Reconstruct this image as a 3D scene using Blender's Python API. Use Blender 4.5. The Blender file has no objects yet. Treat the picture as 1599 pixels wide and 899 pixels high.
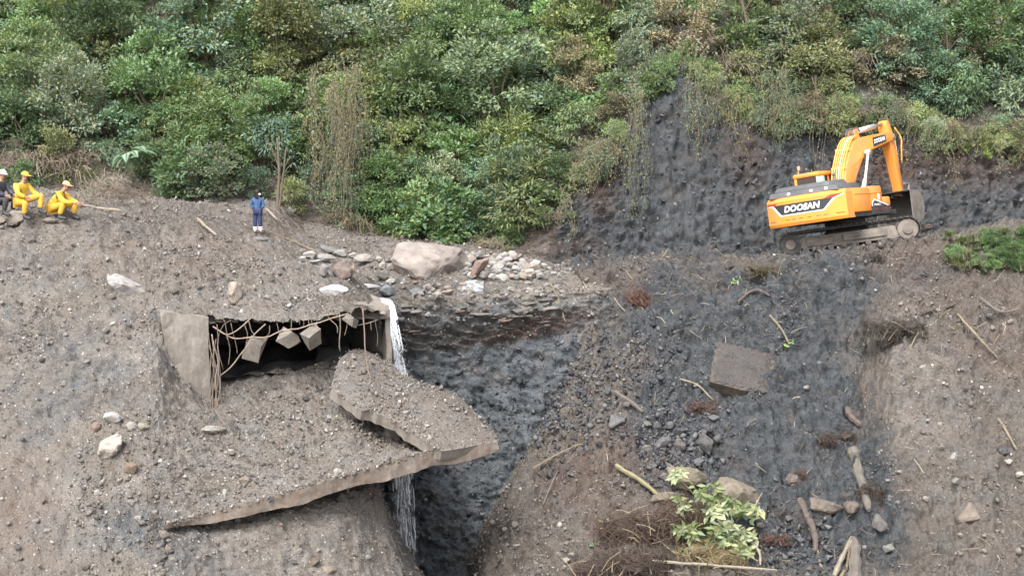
import bpy, bmesh, math, random
import numpy as np
from mathutils import Vector, Matrix, Euler
random.seed(7)
RNG = np.random.default_rng(11)
scene = bpy.context.scene
COL = scene.collection
R = math.radians

# ---------------------------------------------------------------- camera
F_PX = 2221.0                  # focal length in pixels of the 1599 wide photograph (50 mm on 36 mm)
PITCH = R(5.64)
CAM = np.array((0.0, 0.0, 12.0))
cam = bpy.data.cameras.new('camera')
cam.lens = 50.0
cam.sensor_width = 36.0
cam.clip_start = 0.1
cam.clip_end = 500.0
cam_ob = bpy.data.objects.new('camera', cam)
COL.objects.link(cam_ob)
cam_ob.location = CAM
cam_ob.rotation_euler = (R(90) - PITCH, 0, 0)
scene.camera = cam_ob

# ---------------------------------------------------------------- sky and sun (bright overcast)
SUN_EL, SUN_AZ = R(48), R(200)          # azimuth measured from +Y towards +X: light from behind the camera, a little left
world = bpy.data.worlds.new('World')
scene.world = world
world.use_nodes = True
wt = world.node_tree
wt.nodes.clear()
sky = wt.nodes.new('ShaderNodeTexSky')
sky.sky_type = 'NISHITA'
sky.sun_disc = False
sky.sun_elevation = SUN_EL
sky.sun_rotation = SUN_AZ
sky.dust_density = 4.0
sky.ozone_density = 0.6
sky.air_density = 1.0
hsv = wt.nodes.new('ShaderNodeHueSaturation')
hsv.inputs['Saturation'].default_value = 0.28
bg = wt.nodes.new('ShaderNodeBackground')
bg.inputs['Strength'].default_value = 0.15
wo = wt.nodes.new('ShaderNodeOutputWorld')
wt.links.new(sky.outputs[0], hsv.inputs['Color'])
wt.links.new(hsv.outputs[0], bg.inputs['Color'])
wt.links.new(bg.outputs[0], wo.inputs['Surface'])
sun = bpy.data.lights.new('sun', 'SUN')
sun.energy = 1.3
sun.angle = R(22)
sun.color = (1.0, 0.965, 0.91)
sun_ob = bpy.data.objects.new('sun', sun)
COL.objects.link(sun_ob)
sdir = Vector((math.sin(SUN_AZ) * math.cos(SUN_EL), math.cos(SUN_AZ) * math.cos(SUN_EL), math.sin(SUN_EL)))
sun_ob.rotation_euler = sdir.to_track_quat('Z', 'Y').to_euler()
scene.view_settings.view_transform = 'Standard'
scene.view_settings.look = 'None'
scene.view_settings.gamma = 1.0
scene.view_settings.use_curve_mapping = False
scene.view_settings.exposure = 1.5
scene.render.engine = 'CYCLES'
scene.cycles.use_denoising = True
scene.cycles.max_bounces = 6
scene.cycles.diffuse_bounces = 3
scene.cycles.transparent_max_bounces = 8

# ---------------------------------------------------------------- helpers
CP, SP = math.cos(PITCH), math.sin(PITCH)
def PA(u, v, y):
    """world points at photo pixel (u, v) and distance y in front of the camera (arrays)"""
    u = np.asarray(u, float); v = np.asarray(v, float); y = np.asarray(y, float)
    dx = (u - 799.5) / F_PX
    dv = -(v - 449.5) / F_PX
    dy = CP + dv * SP
    dz = -SP + dv * CP
    t = y / dy
    return np.stack([dx * t, y + 0 * t, CAM[2] + dz * t], -1)
def P(u, v, y):
    return Vector(PA(u, v, y).tolist())
def proj(pts):
    p = np.asarray(pts, float) - CAM
    fwd = p[..., 1] * CP - p[..., 2] * SP
    up = p[..., 1] * SP + p[..., 2] * CP
    return 799.5 + F_PX * p[..., 0] / fwd, 449.5 - F_PX * up / fwd

def _hash(ix, iy, iz, s):
    h = (ix.astype(np.int64) * 374761393 + iy.astype(np.int64) * 668265263 + iz.astype(np.int64) * 2147483647 + s * 1274126177) & 0xFFFFFFFF
    h = ((h ^ (h >> 13)) * 1274126177) & 0xFFFFFFFF
    h = ((h ^ (h >> 16)) * 2246822519) & 0xFFFFFFFF
    return ((h ^ (h >> 15)) & 0xFFFF) / 65535.0
def vnoise(p, seed=0):
    i = np.floor(p).astype(np.int64)
    f = p - i
    f = f * f * (3 - 2 * f)
    r = 0
    for a in (0, 1):
        for b in (0, 1):
            for c in (0, 1):
                w = (f[..., 0] if a else 1 - f[..., 0]) * (f[..., 1] if b else 1 - f[..., 1]) * (f[..., 2] if c else 1 - f[..., 2])
                r = r + w * _hash(i[..., 0] + a, i[..., 1] + b, i[..., 2] + c, seed)
    return r * 2 - 1
def fbm(p, freq=1.0, octs=4, gain=0.5, seed=0, ridged=False):
    r = 0; a = 1.0
    for o in range(octs):
        n = vnoise(np.asarray(p) * freq, seed + o * 17)
        if ridged:
            n = 1 - 2 * np.abs(n)
        r = r + a * n
        a *= gain; freq *= 2.03
    return r

def mesh_of(name, verts, faces, mats=(), smooth=False, attr=None):
    me = bpy.data.meshes.new(name)
    verts = np.asarray(verts, np.float32)
    if isinstance(faces, np.ndarray):
        k = faces.shape[1]
        me.vertices.add(len(verts)); me.vertices.foreach_set('co', verts.ravel())
        me.loops.add(faces.size); me.loops.foreach_set('vertex_index', faces.astype(np.int32).ravel())
        me.polygons.add(len(faces)); me.polygons.foreach_set('loop_start', np.arange(0, faces.size, k, dtype=np.int32))
        me.update(calc_edges=True)
    else:
        me.from_pydata(verts.tolist(), [], faces)
    for m in mats:
        me.materials.append(m)
    if smooth:
        me.polygons.foreach_set('use_smooth', np.ones(len(me.polygons), bool))
    if attr:
        for k, val in attr.items():
            val = np.asarray(val, np.float32)
            if val.ndim == 1:
                a = me.attributes.new(k, 'FLOAT', 'POINT'); a.data.foreach_set('value', val)
            else:
                a = me.attributes.new(k, 'FLOAT_COLOR', 'POINT')
                c = np.ones((len(val), 4), np.float32); c[:, :val.shape[1]] = val
                a.data.foreach_set('color', c.ravel())
    me.update()
    return me
def link(name, data, parent=None, loc=None, rot=None, scale=None, color=None):
    o = bpy.data.objects.new(name, data)
    COL.objects.link(o)
    if parent is not None:
        o.parent = parent
    if loc is not None: o.location = loc
    if rot is not None: o.rotation_euler = rot
    if scale is not None: o.scale = (scale,) * 3 if isinstance(scale, (int, float)) else scale
    if color is not None: o.color = (*color, 1)
    return o
def tag(o, label, cat, group=None):
    o['label'] = label; o['category'] = cat
    if group: o['group'] = group
    return o
def structure(o):
    o['kind'] = 'structure'; return o
def copy_tree(o, parent=None):
    c = o.copy(); COL.objects.link(c); c.parent = parent
    for ch in o.children:
        copy_tree(ch, c)
    return c
ORD = ['first', 'second', 'third', 'fourth', 'fifth', 'sixth', 'seventh', 'eighth', 'ninth', 'tenth', 'eleventh', 'twelfth', 'thirteenth',
       'fourteenth', 'fifteenth', 'sixteenth', 'seventeenth', 'eighteenth', 'nineteenth', 'twentieth']
def label_set(items, cat, group):
    """items: (object, base label, u). Things with one base label are told apart by their order from the left."""
    d = {}
    for o, base, u in items:
        d.setdefault(base, []).append((u, o))
    for base, l in d.items():
        l.sort(key=lambda t: t[0])
        for k, (u, o) in enumerate(l):
            if len(l) == 1: lab = base
            elif k == 0: lab = base + ', leftmost one'
            elif k == len(l) - 1: lab = base + ', rightmost one'
            else: lab = base + ', ' + ORD[min(k, 19)] + ' from left'
            tag(o, lab, cat if isinstance(cat, str) else cat(base), group)

# ---------------------------------------------------------------- materials
def new_mat(name):
    m = bpy.data.materials.new(name); m.use_nodes = True
    nt = m.node_tree
    b = nt.nodes['Principled BSDF']
    b.inputs['Specular IOR Level'].default_value = 0.25
    return m, nt, b
def N(nt, t, **kw):
    n = nt.nodes.new(t)
    for k, v in kw.items():
        if k.startswith('i_'): n.inputs[k[2:].replace('_', ' ')].default_value = v
        else: setattr(n, k, v)
    return n
def mixc(nt, fac, a, b, blend='MIX'):
    n = nt.nodes.new('ShaderNodeMix'); n.data_type = 'RGBA'; n.blend_type = blend
    for s, val in ((n.inputs[0], fac), (n.inputs[6], a), (n.inputs[7], b)):
        if isinstance(val, bpy.types.NodeSocket): nt.links.new(val, s)
        elif isinstance(val, (int, float)): s.default_value = val
        else: s.default_value = (*val, 1)
    return n.outputs[2]
def mathn(nt, op, a, b=None, clamp=False):
    n = nt.nodes.new('ShaderNodeMath'); n.operation = op; n.use_clamp = clamp
    for s, val in ((n.inputs[0], a), (n.inputs[1], b)):
        if val is None: continue
        if isinstance(val, bpy.types.NodeSocket): nt.links.new(val, s)
        else: s.default_value = val
    return n.outputs[0]
def noise_tex(nt, scale, detail=4, rough=0.55, vec=None, dist=0.0):
    n = N(nt, 'ShaderNodeTexNoise'); n.inputs['Scale'].default_value = scale
    n.inputs['Detail'].default_value = detail; n.inputs['Roughness'].default_value = rough; n.inputs['Distortion'].default_value = dist
    if vec is not None: nt.links.new(vec, n.inputs['Vector'])
    return n.outputs['Fac']
def ramp(nt, fac, stops):
    n = nt.nodes.new('ShaderNodeValToRGB')
    el = n.color_ramp.elements
    while len(el) < len(stops): el.new(0.5)
    for e, (p, c) in zip(el, stops):
        e.position = p; e.color = (*c, 1) if not isinstance(c, (int, float)) else (c, c, c, 1)
    nt.links.new(fac, n.inputs[0])
    return n.outputs[0]
def bump(nt, b, h, strength=0.5, dist=0.05):
    n = nt.nodes.new('ShaderNodeBump'); n.inputs['Strength'].default_value = strength; n.inputs['Distance'].default_value = dist
    nt.links.new(h, n.inputs['Height']); nt.links.new(n.outputs[0], b.inputs['Normal'])
def simple_mat(name, col, rough=0.6, metal=0.0, var=0.15, scale=6.0, bmp=0.0, dirt=None, dirt_amt=0.0, spec=0.3):
    m, nt, b = new_mat(name)
    tc = N(nt, 'ShaderNodeTexCoord').outputs['Object']
    n = noise_tex(nt, scale, 5, 0.6, tc)
    c = mixc(nt, n, tuple(x * (1 - var) for x in col), tuple(min(1, x * (1 + var)) for x in col))
    if dirt:
        n2 = noise_tex(nt, scale * 0.6, 6, 0.7, tc)
        f = mathn(nt, 'MULTIPLY', ramp(nt, n2, [(0.42, 0.0), (0.68, 1.0)]), dirt_amt)
        c = mixc(nt, f, c, dirt)
    nt.links.new(c, b.inputs['Base Color'])
    b.inputs['Roughness'].default_value = rough; b.inputs['Metallic'].default_value = metal
    b.inputs['Specular IOR Level'].default_value = spec
    if bmp: bump(nt, b, noise_tex(nt, scale * 4, 5, 0.6, tc), bmp, 0.02)
    return m

def terrain_mat(name):
    """earth: brown gravelly soil, mixed with slate-dark shale (mask R), rust soil (mask G) and damp (mask B)"""
    m, nt, b = new_mat(name)
    tc = N(nt, 'ShaderNodeTexCoord').outputs['Object']
    at = N(nt, 'ShaderNodeAttribute', attribute_name='mask').outputs['Color']
    sp = N(nt, 'ShaderNodeSeparateColor'); nt.links.new(at, sp.inputs[0])
    big = noise_tex(nt, 0.7, 3, 0.6, tc)
    mid = noise_tex(nt, 2.6, 5, 0.68, tc)
    fine = noise_tex(nt, 22.0, 3, 0.7, tc)
    soil = ramp(nt, big, [(0.25, (0.113, 0.101, 0.090)), (0.5, (0.165, 0.151, 0.138)), (0.78, (0.215, 0.199, 0.184))])
    soil2 = mixc(nt, ramp(nt, mid, [(0.35, 0.0), (0.7, 1.0)]), soil, (0.138, 0.114, 0.095))
    soil2 = mixc(nt, ramp(nt, noise_tex(nt, 1.3, 3, 0.6, tc), [(0.5, 0.0), (0.66, 0.75)]), soil2, (0.140, 0.138, 0.135))
    # gravel in the soil: small pale and dark stones
    vor = N(nt, 'ShaderNodeTexVoronoi'); vor.inputs['Scale'].default_value = 13.0; nt.links.new(tc, vor.inputs['Vector'])
    vr = N(nt, 'ShaderNodeSeparateColor'); nt.links.new(vor.outputs['Color'], vr.inputs[0])
    inst = ramp(nt, vor.outputs['Distance'], [(0.28, 1.0), (0.42, 0.0)])
    pick = ramp(nt, vr.outputs[0], [(0.62, 0.0), (0.66, 1.0)])
    stone_f = mathn(nt, 'MULTIPLY', inst, pick)
    stone_c = ramp(nt, vr.outputs[1], [(0.0, (0.09, 0.086, 0.082)), (0.55, (0.22, 0.20, 0.18)), (1.0, (0.42, 0.40, 0.375))])
    soil3 = mixc(nt, stone_f, soil2, stone_c)
    shale = ramp(nt, noise_tex(nt, 2.2, 5, 0.7, tc), [(0.25, (0.036, 0.042, 0.048)), (0.5, (0.077, 0.089, 0.101)), (0.75, (0.140, 0.157, 0.176))])
    shale = mixc(nt, ramp(nt, noise_tex(nt, 1.1, 3, 0.6, tc), [(0.5, 0.0), (0.72, 0.6)]), shale, (0.105, 0.085, 0.07))
    mp = N(nt, 'ShaderNodeMapping'); mp.inputs['Scale'].default_value = (3.2, 0.8, 0.4); nt.links.new(tc, mp.inputs[0])
    streak = noise_tex(nt, 2.4, 4, 0.65, mp.outputs[0])
    shale = mixc(nt, ramp(nt, streak, [(0.60, 0.0), (0.74, 0.35)]), shale, (0.15, 0.16, 0.18))
    shale = mixc(nt, mathn(nt, 'MULTIPLY', stone_f, 0.25), shale, stone_c)
    rf = mathn(nt, 'ADD', sp.outputs[0], mathn(nt, 'MULTIPLY', mathn(nt, 'SUBTRACT', mid, 0.5), 0.9))
    rf = ramp(nt, rf, [(0.15, 0.0), (0.62, 1.0)])
    c = mixc(nt, rf, soil3, shale)
    gf = mathn(nt, 'MULTIPLY', sp.outputs[1], ramp(nt, mid, [(0.35, 0.3), (0.65, 1.0)]))
    c = mixc(nt, gf, c, (0.125, 0.078, 0.058))
    c = mixc(nt, 1.0, c, ramp(nt, fine, [(0.25, 0.58), (0.75, 1.28)]), 'MULTIPLY')
    dampc = mixc(nt, 1.0, c, (0.60, 0.575, 0.56), 'MULTIPLY')
    c = mixc(nt, sp.outputs[2], c, dampc)
    nt.links.new(c, b.inputs['Base Color'])
    rough = N(nt, 'ShaderNodeMapRange'); nt.links.new(mathn(nt, 'MAXIMUM', sp.outputs[2], mathn(nt, 'MULTIPLY', rf, 0.45)), rough.inputs[0])
    rough.inputs[3].default_value = 0.95; rough.inputs[4].default_value = 0.42
    nt.links.new(rough.outputs[0], b.inputs['Roughness'])
    h = mathn(nt, 'ADD', mathn(nt, 'MULTIPLY', fine, 0.5), mathn(nt, 'ADD', mathn(nt, 'MULTIPLY', mid, 0.8), mathn(nt, 'MULTIPLY', stone_f, 0.35)))
    bump(nt, b, h, 0.9, 0.09)
    return m
EARTH = terrain_mat('earth')

def tinted_mat(name, rough=0.85, var=0.35, scale=5.0, dirt=(0.22, 0.19, 0.16), dirt_amt=0.5, bmp=0.6):
    """object colour as the base tint, mottled"""
    m, nt, b = new_mat(name)
    oi = N(nt, 'ShaderNodeObjectInfo')
    tc = N(nt, 'ShaderNodeTexCoord').outputs['Object']
    n = noise_tex(nt, scale, 6, 0.65, tc)
    k = ramp(nt, n, [(0.25, 1 - var), (0.75, 1 + var * 0.5)])
    c = mixc(nt, 1.0, oi.outputs['Color'], k, 'MULTIPLY')
    n2 = noise_tex(nt, scale * 0.45, 5, 0.7, tc, 0.5)
    c = mixc(nt, mathn(nt, 'MULTIPLY', ramp(nt, n2, [(0.45, 0.0), (0.65, 1.0)]), dirt_amt), c, dirt)
    nt.links.new(c, b.inputs['Base Color'])
    b.inputs['Roughness'].default_value = rough
    bump(nt, b, noise_tex(nt, scale * 3.5, 6, 0.7, tc), bmp, 0.04)
    return m
ROCK = tinted_mat('rock', var=0.5, scale=3.0, dirt=(0.17, 0.15, 0.13), dirt_amt=0.6, bmp=0.8)
def attr_mat(name, rough=0.9, trans=0.0, bmp=0.0):
    """colour from the mesh attribute 'tint' (per stone / twig colour)"""
    m, nt, b = new_mat(name)
    at = N(nt, 'ShaderNodeAttribute', attribute_name='tint').outputs['Color']
    tc = N(nt, 'ShaderNodeTexCoord').outputs['Object']
    c = mixc(nt, 1.0, at, ramp(nt, noise_tex(nt, 14.0, 4, 0.6, tc), [(0.2, 0.7), (0.8, 1.25)]), 'MULTIPLY')
    nt.links.new(c, b.inputs['Base Color']); b.inputs['Roughness'].default_value = rough
    return m
STONES = attr_mat('loose_stone')
TWIG = tinted_mat('dry_twig', rough=0.9, var=0.3, scale=9.0, dirt=(0.12, 0.09, 0.07), dirt_amt=0.3, bmp=0.3)
def leaf_mat(name):
    m, nt, b = new_mat(name)
    oi = N(nt, 'ShaderNodeObjectInfo')
    at = N(nt, 'ShaderNodeAttribute', attribute_name='tint').outputs['Color']
    c = mixc(nt, 1.0, oi.outputs['Color'], at, 'MULTIPLY')
    hs = N(nt, 'ShaderNodeHueSaturation'); nt.links.new(c, hs.inputs['Color'])
    mr = N(nt, 'ShaderNodeMapRange'); nt.links.new(oi.outputs['Random'], mr.inputs[0]); mr.inputs[3].default_value = 0.8; mr.inputs[4].default_value = 1.2
    nt.links.new(mr.outputs[0], hs.inputs['Value'])
    nt.links.new(hs.outputs[0], b.inputs['Base Color'])
    b.inputs['Roughness'].default_value = 0.5
    b.inputs['Specular IOR Level'].default_value = 0.4
    tr = N(nt, 'ShaderNodeBsdfTranslucent'); nt.links.new(mixc(nt, 1.0, hs.outputs[0], (1.0, 1.15, 0.5), 'MULTIPLY'), tr.inputs['Color'])
    mx = N(nt, 'ShaderNodeMixShader'); mx.inputs[0].default_value = 0.28
    out = nt.nodes['Material Output']
    nt.links.new(b.outputs[0], mx.inputs[1]); nt.links.new(tr.outputs[0], mx.inputs[2]); nt.links.new(mx.outputs[0], out.inputs['Surface'])
    return m
LEAF = leaf_mat('leaf')
BARK = simple_mat('bark', (0.115, 0.095, 0.072), 0.9, 0, 0.35, 5, 0.5)
# ================================================================ terrain sheets
DISP = np.array((0.0, -0.62, 0.78))
SHEETS = {}
def facets(p, freq, seed):
    """broken-rock relief: every Voronoi cell is a tilted plane of its own"""
    q = np.asarray(p) * freq
    i = np.floor(q - 0.5).astype(np.int64)
    best = np.full(q.shape[:-1], 1e9); val = np.zeros(q.shape[:-1])
    for a in (0, 1):
        for b in (0, 1):
            for c in (0, 1):
                j = i + np.array((a, b, c))
                h = [_hash(j[..., 0], j[..., 1], j[..., 2], seed + k) for k in range(3)]
                g = [(x * 37.7) % 1.0 for x in h]
                dv = q - (j + 0.2 + 0.6 * np.stack(h, -1))
                d2 = (dv ** 2).sum(-1)
                v = (g[0] - 0.5) * 0.9 + (g[1] - 0.5) * 1.6 * dv[..., 0] + (g[2] - 0.5) * 1.6 * dv[..., 2]
                m = d2 < best
                best = np.where(m, d2, best); val = np.where(m, v, val)
    return val
def sheet(name, cols, n_sub_c, n_sub_r, amp, mask_fn, hole=None, blur=3, pin=None, shale_k=(0.18, 0.10, 0.12, 0.06, 0.06), disp=DISP):
    """cols: columns of (u, v, y) control points, one row count. Gives a displaced grid mesh."""
    C = np.array(cols, float)                       # (nc, nr, 3)
    nc, nr, _ = C.shape
    # resample, spacing by size
    sc = [max(1, int(round(np.max(np.linalg.norm(PA(C[i + 1, :, 0], C[i + 1, :, 1], C[i + 1, :, 2]) - PA(C[i, :, 0], C[i, :, 1], C[i, :, 2]), axis=-1)) / (n_sub_c if np.isscalar(n_sub_c) else n_sub_c[i])))) for i in range(nc - 1)]
    sr = [max(1, int(round(np.max(np.linalg.norm(PA(C[:, j + 1, 0], C[:, j + 1, 1], C[:, j + 1, 2]) - PA(C[:, j, 0], C[:, j, 1], C[:, j, 2]), axis=-1)) / (n_sub_r if np.isscalar(n_sub_r) else n_sub_r[j])))) for j in range(nr - 1)]
    ci = np.concatenate([i + np.arange(s) / s for i, s in enumerate(sc)] + [[nc - 1]])
    ri = np.concatenate([j + np.arange(s) / s for j, s in enumerate(sr)] + [[nr - 1]])
    i0 = np.minimum(ci.astype(int), nc - 2); fi = (ci - i0)[:, None, None]
    A = C[i0] * (1 - fi) + C[i0 + 1] * fi
    j0 = np.minimum(ri.astype(int), nr - 2); fj = (ri - j0)[None, :, None]
    G = A[:, j0] * (1 - fj) + A[:, j0 + 1] * fj
    W = PA(G[..., 0], G[..., 1], G[..., 2])
    keep = np.zeros(W.shape[:2], bool)
    if pin is not None: keep = pin(ci[:, None] + 0 * ri[None], ri[None] + 0 * ci[:, None])
    for _ in range(blur * 6):
        S = W.copy()
        S[1:-1] = (W[:-2] + 2 * W[1:-1] + W[2:]) / 4
        T = S.copy()
        T[:, 1:-1] = (S[:, :-2] + 2 * S[:, 1:-1] + S[:, 2:]) / 4
        W = np.where(keep[..., None], W, T)
    mask = mask_fn(W, *proj(W), ci[:, None] + 0 * ri[None], ri[None] + 0 * ci[:, None])
    sh = mask[..., 0]
    d = amp * (0.55 * fbm(W, 0.45, 3, 0.5, 3) + 0.30 * fbm(W, 1.7, 3, 0.55, 9) + 0.26 * fbm(W, 5.0, 3, 0.62, 21) + 0.30 * np.abs(fbm(W, 2.6, 3, 0.6, 33)) + 0.11 * fbm(W * np.array((3.2, 0.5, 0.5)), 0.8, 3, 0.55, 61) + 0.16 * np.abs(fbm(W, 8.0, 2, 0.6, 101)))
    # shale: slabby broken faces
    slab = np.abs(fbm(W * np.array((1, 1, 2.2)), 1.3, 4, 0.55, 41))
    stepn = np.round(fbm(W * np.array((0.8, 0.8, 1.6)), 2.3, 2, 0.6, 51) * 3) / 3
    lay = W @ np.array((0.25, 0.35, 0.9)) * 1.9 + 0.7 * fbm(W, 0.7, 2, 0.5, 71)
    saw = (lay - np.floor(lay)) ** 2
    crack = np.round(fbm(W * np.array((1.6, 1.6, 0.8)), 3.1, 2, 0.6, 87) * 2.5) / 2.5
    groove = fbm(W * np.array((4.0, 0.4, 0.35)), 0.9, 3, 0.55, 93)
    d = d + sh * amp * (shale_k[0] * slab + shale_k[1] * stepn + shale_k[2] * saw + shale_k[3] * crack + shale_k[4] * groove - 0.35)
    d = d + sh * amp * 0.75 * (0.85 * facets(W * np.array((1, 1, 1.35)), 1.15, 5) + 0.55 * facets(W * np.array((1, 1, 1.3)), 2.9, 15)) + (1 - sh) * amp * (0.22 * facets(W, 1.5, 25) + 0.17 * facets(W, 4.2, 35))
    if name == 'debris_mound':
        d = d * np.where((ci[:, None] > 5.6) & (ci[:, None] < 11), np.clip((8 - ri[None]) * 2.5 + 0.05, 0.05, 1), 1)
    if name == 'gorge_cliff':
        rr_ = ri[None] + 0 * ci[:, None]
        bank = np.clip((rr_ - 2.9) * 4, 0, 1) * np.clip((5.2 - rr_) * 3, 0, 1)
        l2 = W[..., 2] * 3.4 + W[..., 0] * 0.18 + 0.8 * fbm(W, 0.9, 3, .55, 111)
        d = d + bank * (0.30 * (l2 - np.floor(l2)) ** 1.5 + 0.12 * fbm(W, 2.2, 3, .6, 121) - 0.10)
    W = W + d[..., None] * disp
    na, nb = W.shape[:2]
    idx = np.arange(na * nb).reshape(na, nb)
    F = np.stack([idx[:-1, :-1], idx[:-1, 1:], idx[1:, 1:], idx[1:, :-1]], -1)
    ok = np.ones((na - 1, nb - 1), bool)
    if hole is not None:
        cm = (ci[:-1] + ci[1:]) / 2; rm = (ri[:-1] + ri[1:]) / 2
        ok = ~hole(cm[:, None] + 0 * rm[None], rm[None] + 0 * cm[:, None])
    F = F[ok].reshape(-1, 4)
    me = mesh_of(name, W.reshape(-1, 3), F, [EARTH], False, {'mask': mask.reshape(-1, 3)})
    o = structure(link(name, me))
    nrm = np.empty(len(me.vertices) * 3, np.float32); me.vertices.foreach_get('normal', nrm)
    nrm = nrm.reshape(na, nb, 3)
    nrm = np.where((nrm[..., 1:2] * -0.5 + nrm[..., 2:3] < 0), -nrm, nrm)
    used = np.zeros(na * nb, bool); used[F.ravel()] = True
    U, V = proj(W)
    area = np.linalg.norm(np.cross(np.gradient(W, axis=0), np.gradient(W, axis=1)), axis=-1)
    SHEETS[name] = dict(W=W.reshape(-1, 3)[used], N=nrm.reshape(-1, 3)[used], U=U.ravel()[used], V=V.ravel()[used], M=mask.reshape(-1, 3)[used], A=area.ravel()[used])
    return o
from mathutils.kdtree import KDTree
def on(name, u, v):
    """point and normal of a sheet's surface under photo pixel (u, v), nearest to the viewer"""
    names = [name] if isinstance(name, str) else name
    best = None
    for n in names:
        s = SHEETS[n]
        if 'kd' not in s:
            kd = KDTree(len(s['U']))
            for i, (a, b) in enumerate(zip(s['U'].tolist(), s['V'].tolist())): kd.insert((a, b, 0.0), i)
            kd.balance(); s['kd'] = kd
        hits = s['kd'].find_n((u, v, 0.0), 6)
        d0 = hits[0][2]
        hits = [h for h in hits if h[2] < max(6.0, d0 + 3)]
        kk, dd = min(((h[1], h[2]) for h in hits), key=lambda t: s['W'][t[0], 1])
        cand = (s['W'][kk, 1] + (0 if dd < 12 else 100), kk, n)
        if best is None or cand[0] < best[0]: best = cand
    s = SHEETS[best[2]]
    return Vector(s['W'][best[1]].tolist()), Vector(s['N'][best[1]].tolist())
def blob(u, v, cu, cv, ru, rv, rot=0.0):
    c, s = math.cos(R(rot)), math.sin(R(rot))
    a = ((u - cu) * c + (v - cv) * s) / ru; b = (-(u - cu) * s + (v - cv) * c) / rv
    return np.clip(1.35 - np.sqrt(a * a + b * b) * 0.85, 0, 1)
def poly_below(u, pts):
    return np.interp(u, [p[0] for p in pts], [p[1] for p in pts])

# ---- left debris mound with the buried culvert
def col(u, rows): return [(u, v, y) if not isinstance(v, tuple) else (*v, y) for v, y in rows]
mound_cols = [
    col(-520, [(300, 52), (318, 44), (340, 40.5), (390, 39.3), (480, 37.5), (560, 36), (640, 34.8), (730, 33.4), (1200, 27), (1201, 27), (1202, 27)]),
    col(-100, [(298, 51), (318, 44), (338, 40.5), (390, 39.3), (480, 37.5), (560, 36), (640, 34.8), (730, 33.4), (1200, 27), (1201, 27), (1202, 27)]),
    col(30, [(297, 50), (318, 44), (338, 40.8), (395, 39.3), (480, 37.7), (560, 36.2), (640, 34.8), (730, 33.4), (1200, 27), (1201, 27), (1202, 27)]),
    col(150, [(302, 51.5), (318, 46), (345, 41.5), (400, 39.6), (480, 37.8), (560, 36.3), (640, 34.9), (730, 33.4), (1200, 27), (1201, 27), (1202, 27)]),
    col(232, [(307, 52.3), (322, 47.6), (351, 42.7), (408, 40), (486, 37.9), (556, 36.5), (648, 34.9), (738, 33.25), (1200, 27), (1201, 27), (1202, 27)]),
    col(250, [(308, 52.5), (322, 48), (352, 43), (410, 40), (487, 37.9), (555, 36.5), (650, 34.9), (740, 33.2), (828, 31.7), (905, 30.9), (1200, 27)])[:8] + [(258, 826, 31.75), (0,0,1), (0,0,1)],
    col(325, [(310, 53), (326, 49), (358, 44), (420, 40.2), (494, 37.6), (602, 38.6), (662, 35.6), (738, 33.8), ((330, 800), 32.3), ((330, 842), 32.6), ((330, 905), 31.4), ])[:8] + [(330, 803, 32.3), (330, 905, 31.4), (330, 1200, 27.5)],
    col(430, [(314, 53.5), (331, 50), (368, 45.5), (430, 40.5), (500, 37.4), (579, 39.4), (655, 36.3), (720, 34.4)]) + [(430, 776, 32.75)],
    col(478, [(350, 53), (380, 49), (391, 45.8), (434, 40.9), (497, 37.6), (572, 39.6), (648, 36.5), (710, 34.7)]) + [(478, 762, 33.1)],
    col(540, [(420, 50), (419, 47), (424, 43.6), (448, 41.0), (490, 38.1), (563, 40.2), (638, 36.9), (695, 35.1)]) + [(540, 744, 33.5)],
    [(600, 445, 50), (598, 448, 47.5), (588, 456, 44), (588, 468, 41.6), (592, 486, 38.9), (600, 575, 41), (600, 640, 38), (620, 690, 36.4), (640, 714, 34.4)],
    [(625, 455, 50), (620, 460, 48), (602, 474, 46), (602, 490, 44.6), (606, 505, 43), (640, 600, 42), (660, 650, 39.5), (690, 686, 37.5), (740, 700, 36.2)],
    [(640, 480, 50), (640, 485, 49), (618, 500, 48), (610, 540, 47), (615, 560, 45), (650, 640, 44), (680, 690, 41.5), (710, 700, 39.5), (740, 704, 38.5)],
]
def mound_mask(W, u, v, ci, ri):
    n = fbm(W, 0.6, 3, 0.5, 77) * 0.25
    dark = np.maximum.reduce([0.36 * blob(u, v, 130, 560, 120, 70), 0.34 * blob(u, v, 200, 800, 190, 60, 28), 0.26 * blob(u, v, 60, 640, 90, 60), 0.22 * blob(u, v, 90, 420, 110, 25), 0.3*blob(u, v, 520, 560, 60, 60)])
    rust = 0.35 * blob(u, v, 30, 800, 60, 80) + 0.3 * blob(u, v, 480, 350, 130, 24) + 0.25 * blob(u, v, 300, 400, 160, 40)
    damp = np.clip(blob(u, v, 590, 480, 50, 40) + 0.5 * blob(u, v, 330, 345, 200, 22), 0, 1)
    return np.stack([np.clip(dark + n * (dark > 0.05), 0, 1), np.clip(rust, 0, 1), damp], -1)
# rows: 0 back 1 bench 2 crest 3 upper 4 lip 5 inside 6 apron 7 apron low 8 slab edge 9 bottom 10 below
def mound_hole(c, r):
    return (r > 4) & (r < 5) & (c > 6) & (c < 10)
def mound_pin(c, r):
    z = (c >= 5.6) & (c <= 10.3)
    return z & ((np.abs(r - 4) < 1e-6) | (np.abs(r - 5) < 1e-6) | (np.abs(r - 8) < 1e-6))
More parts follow.
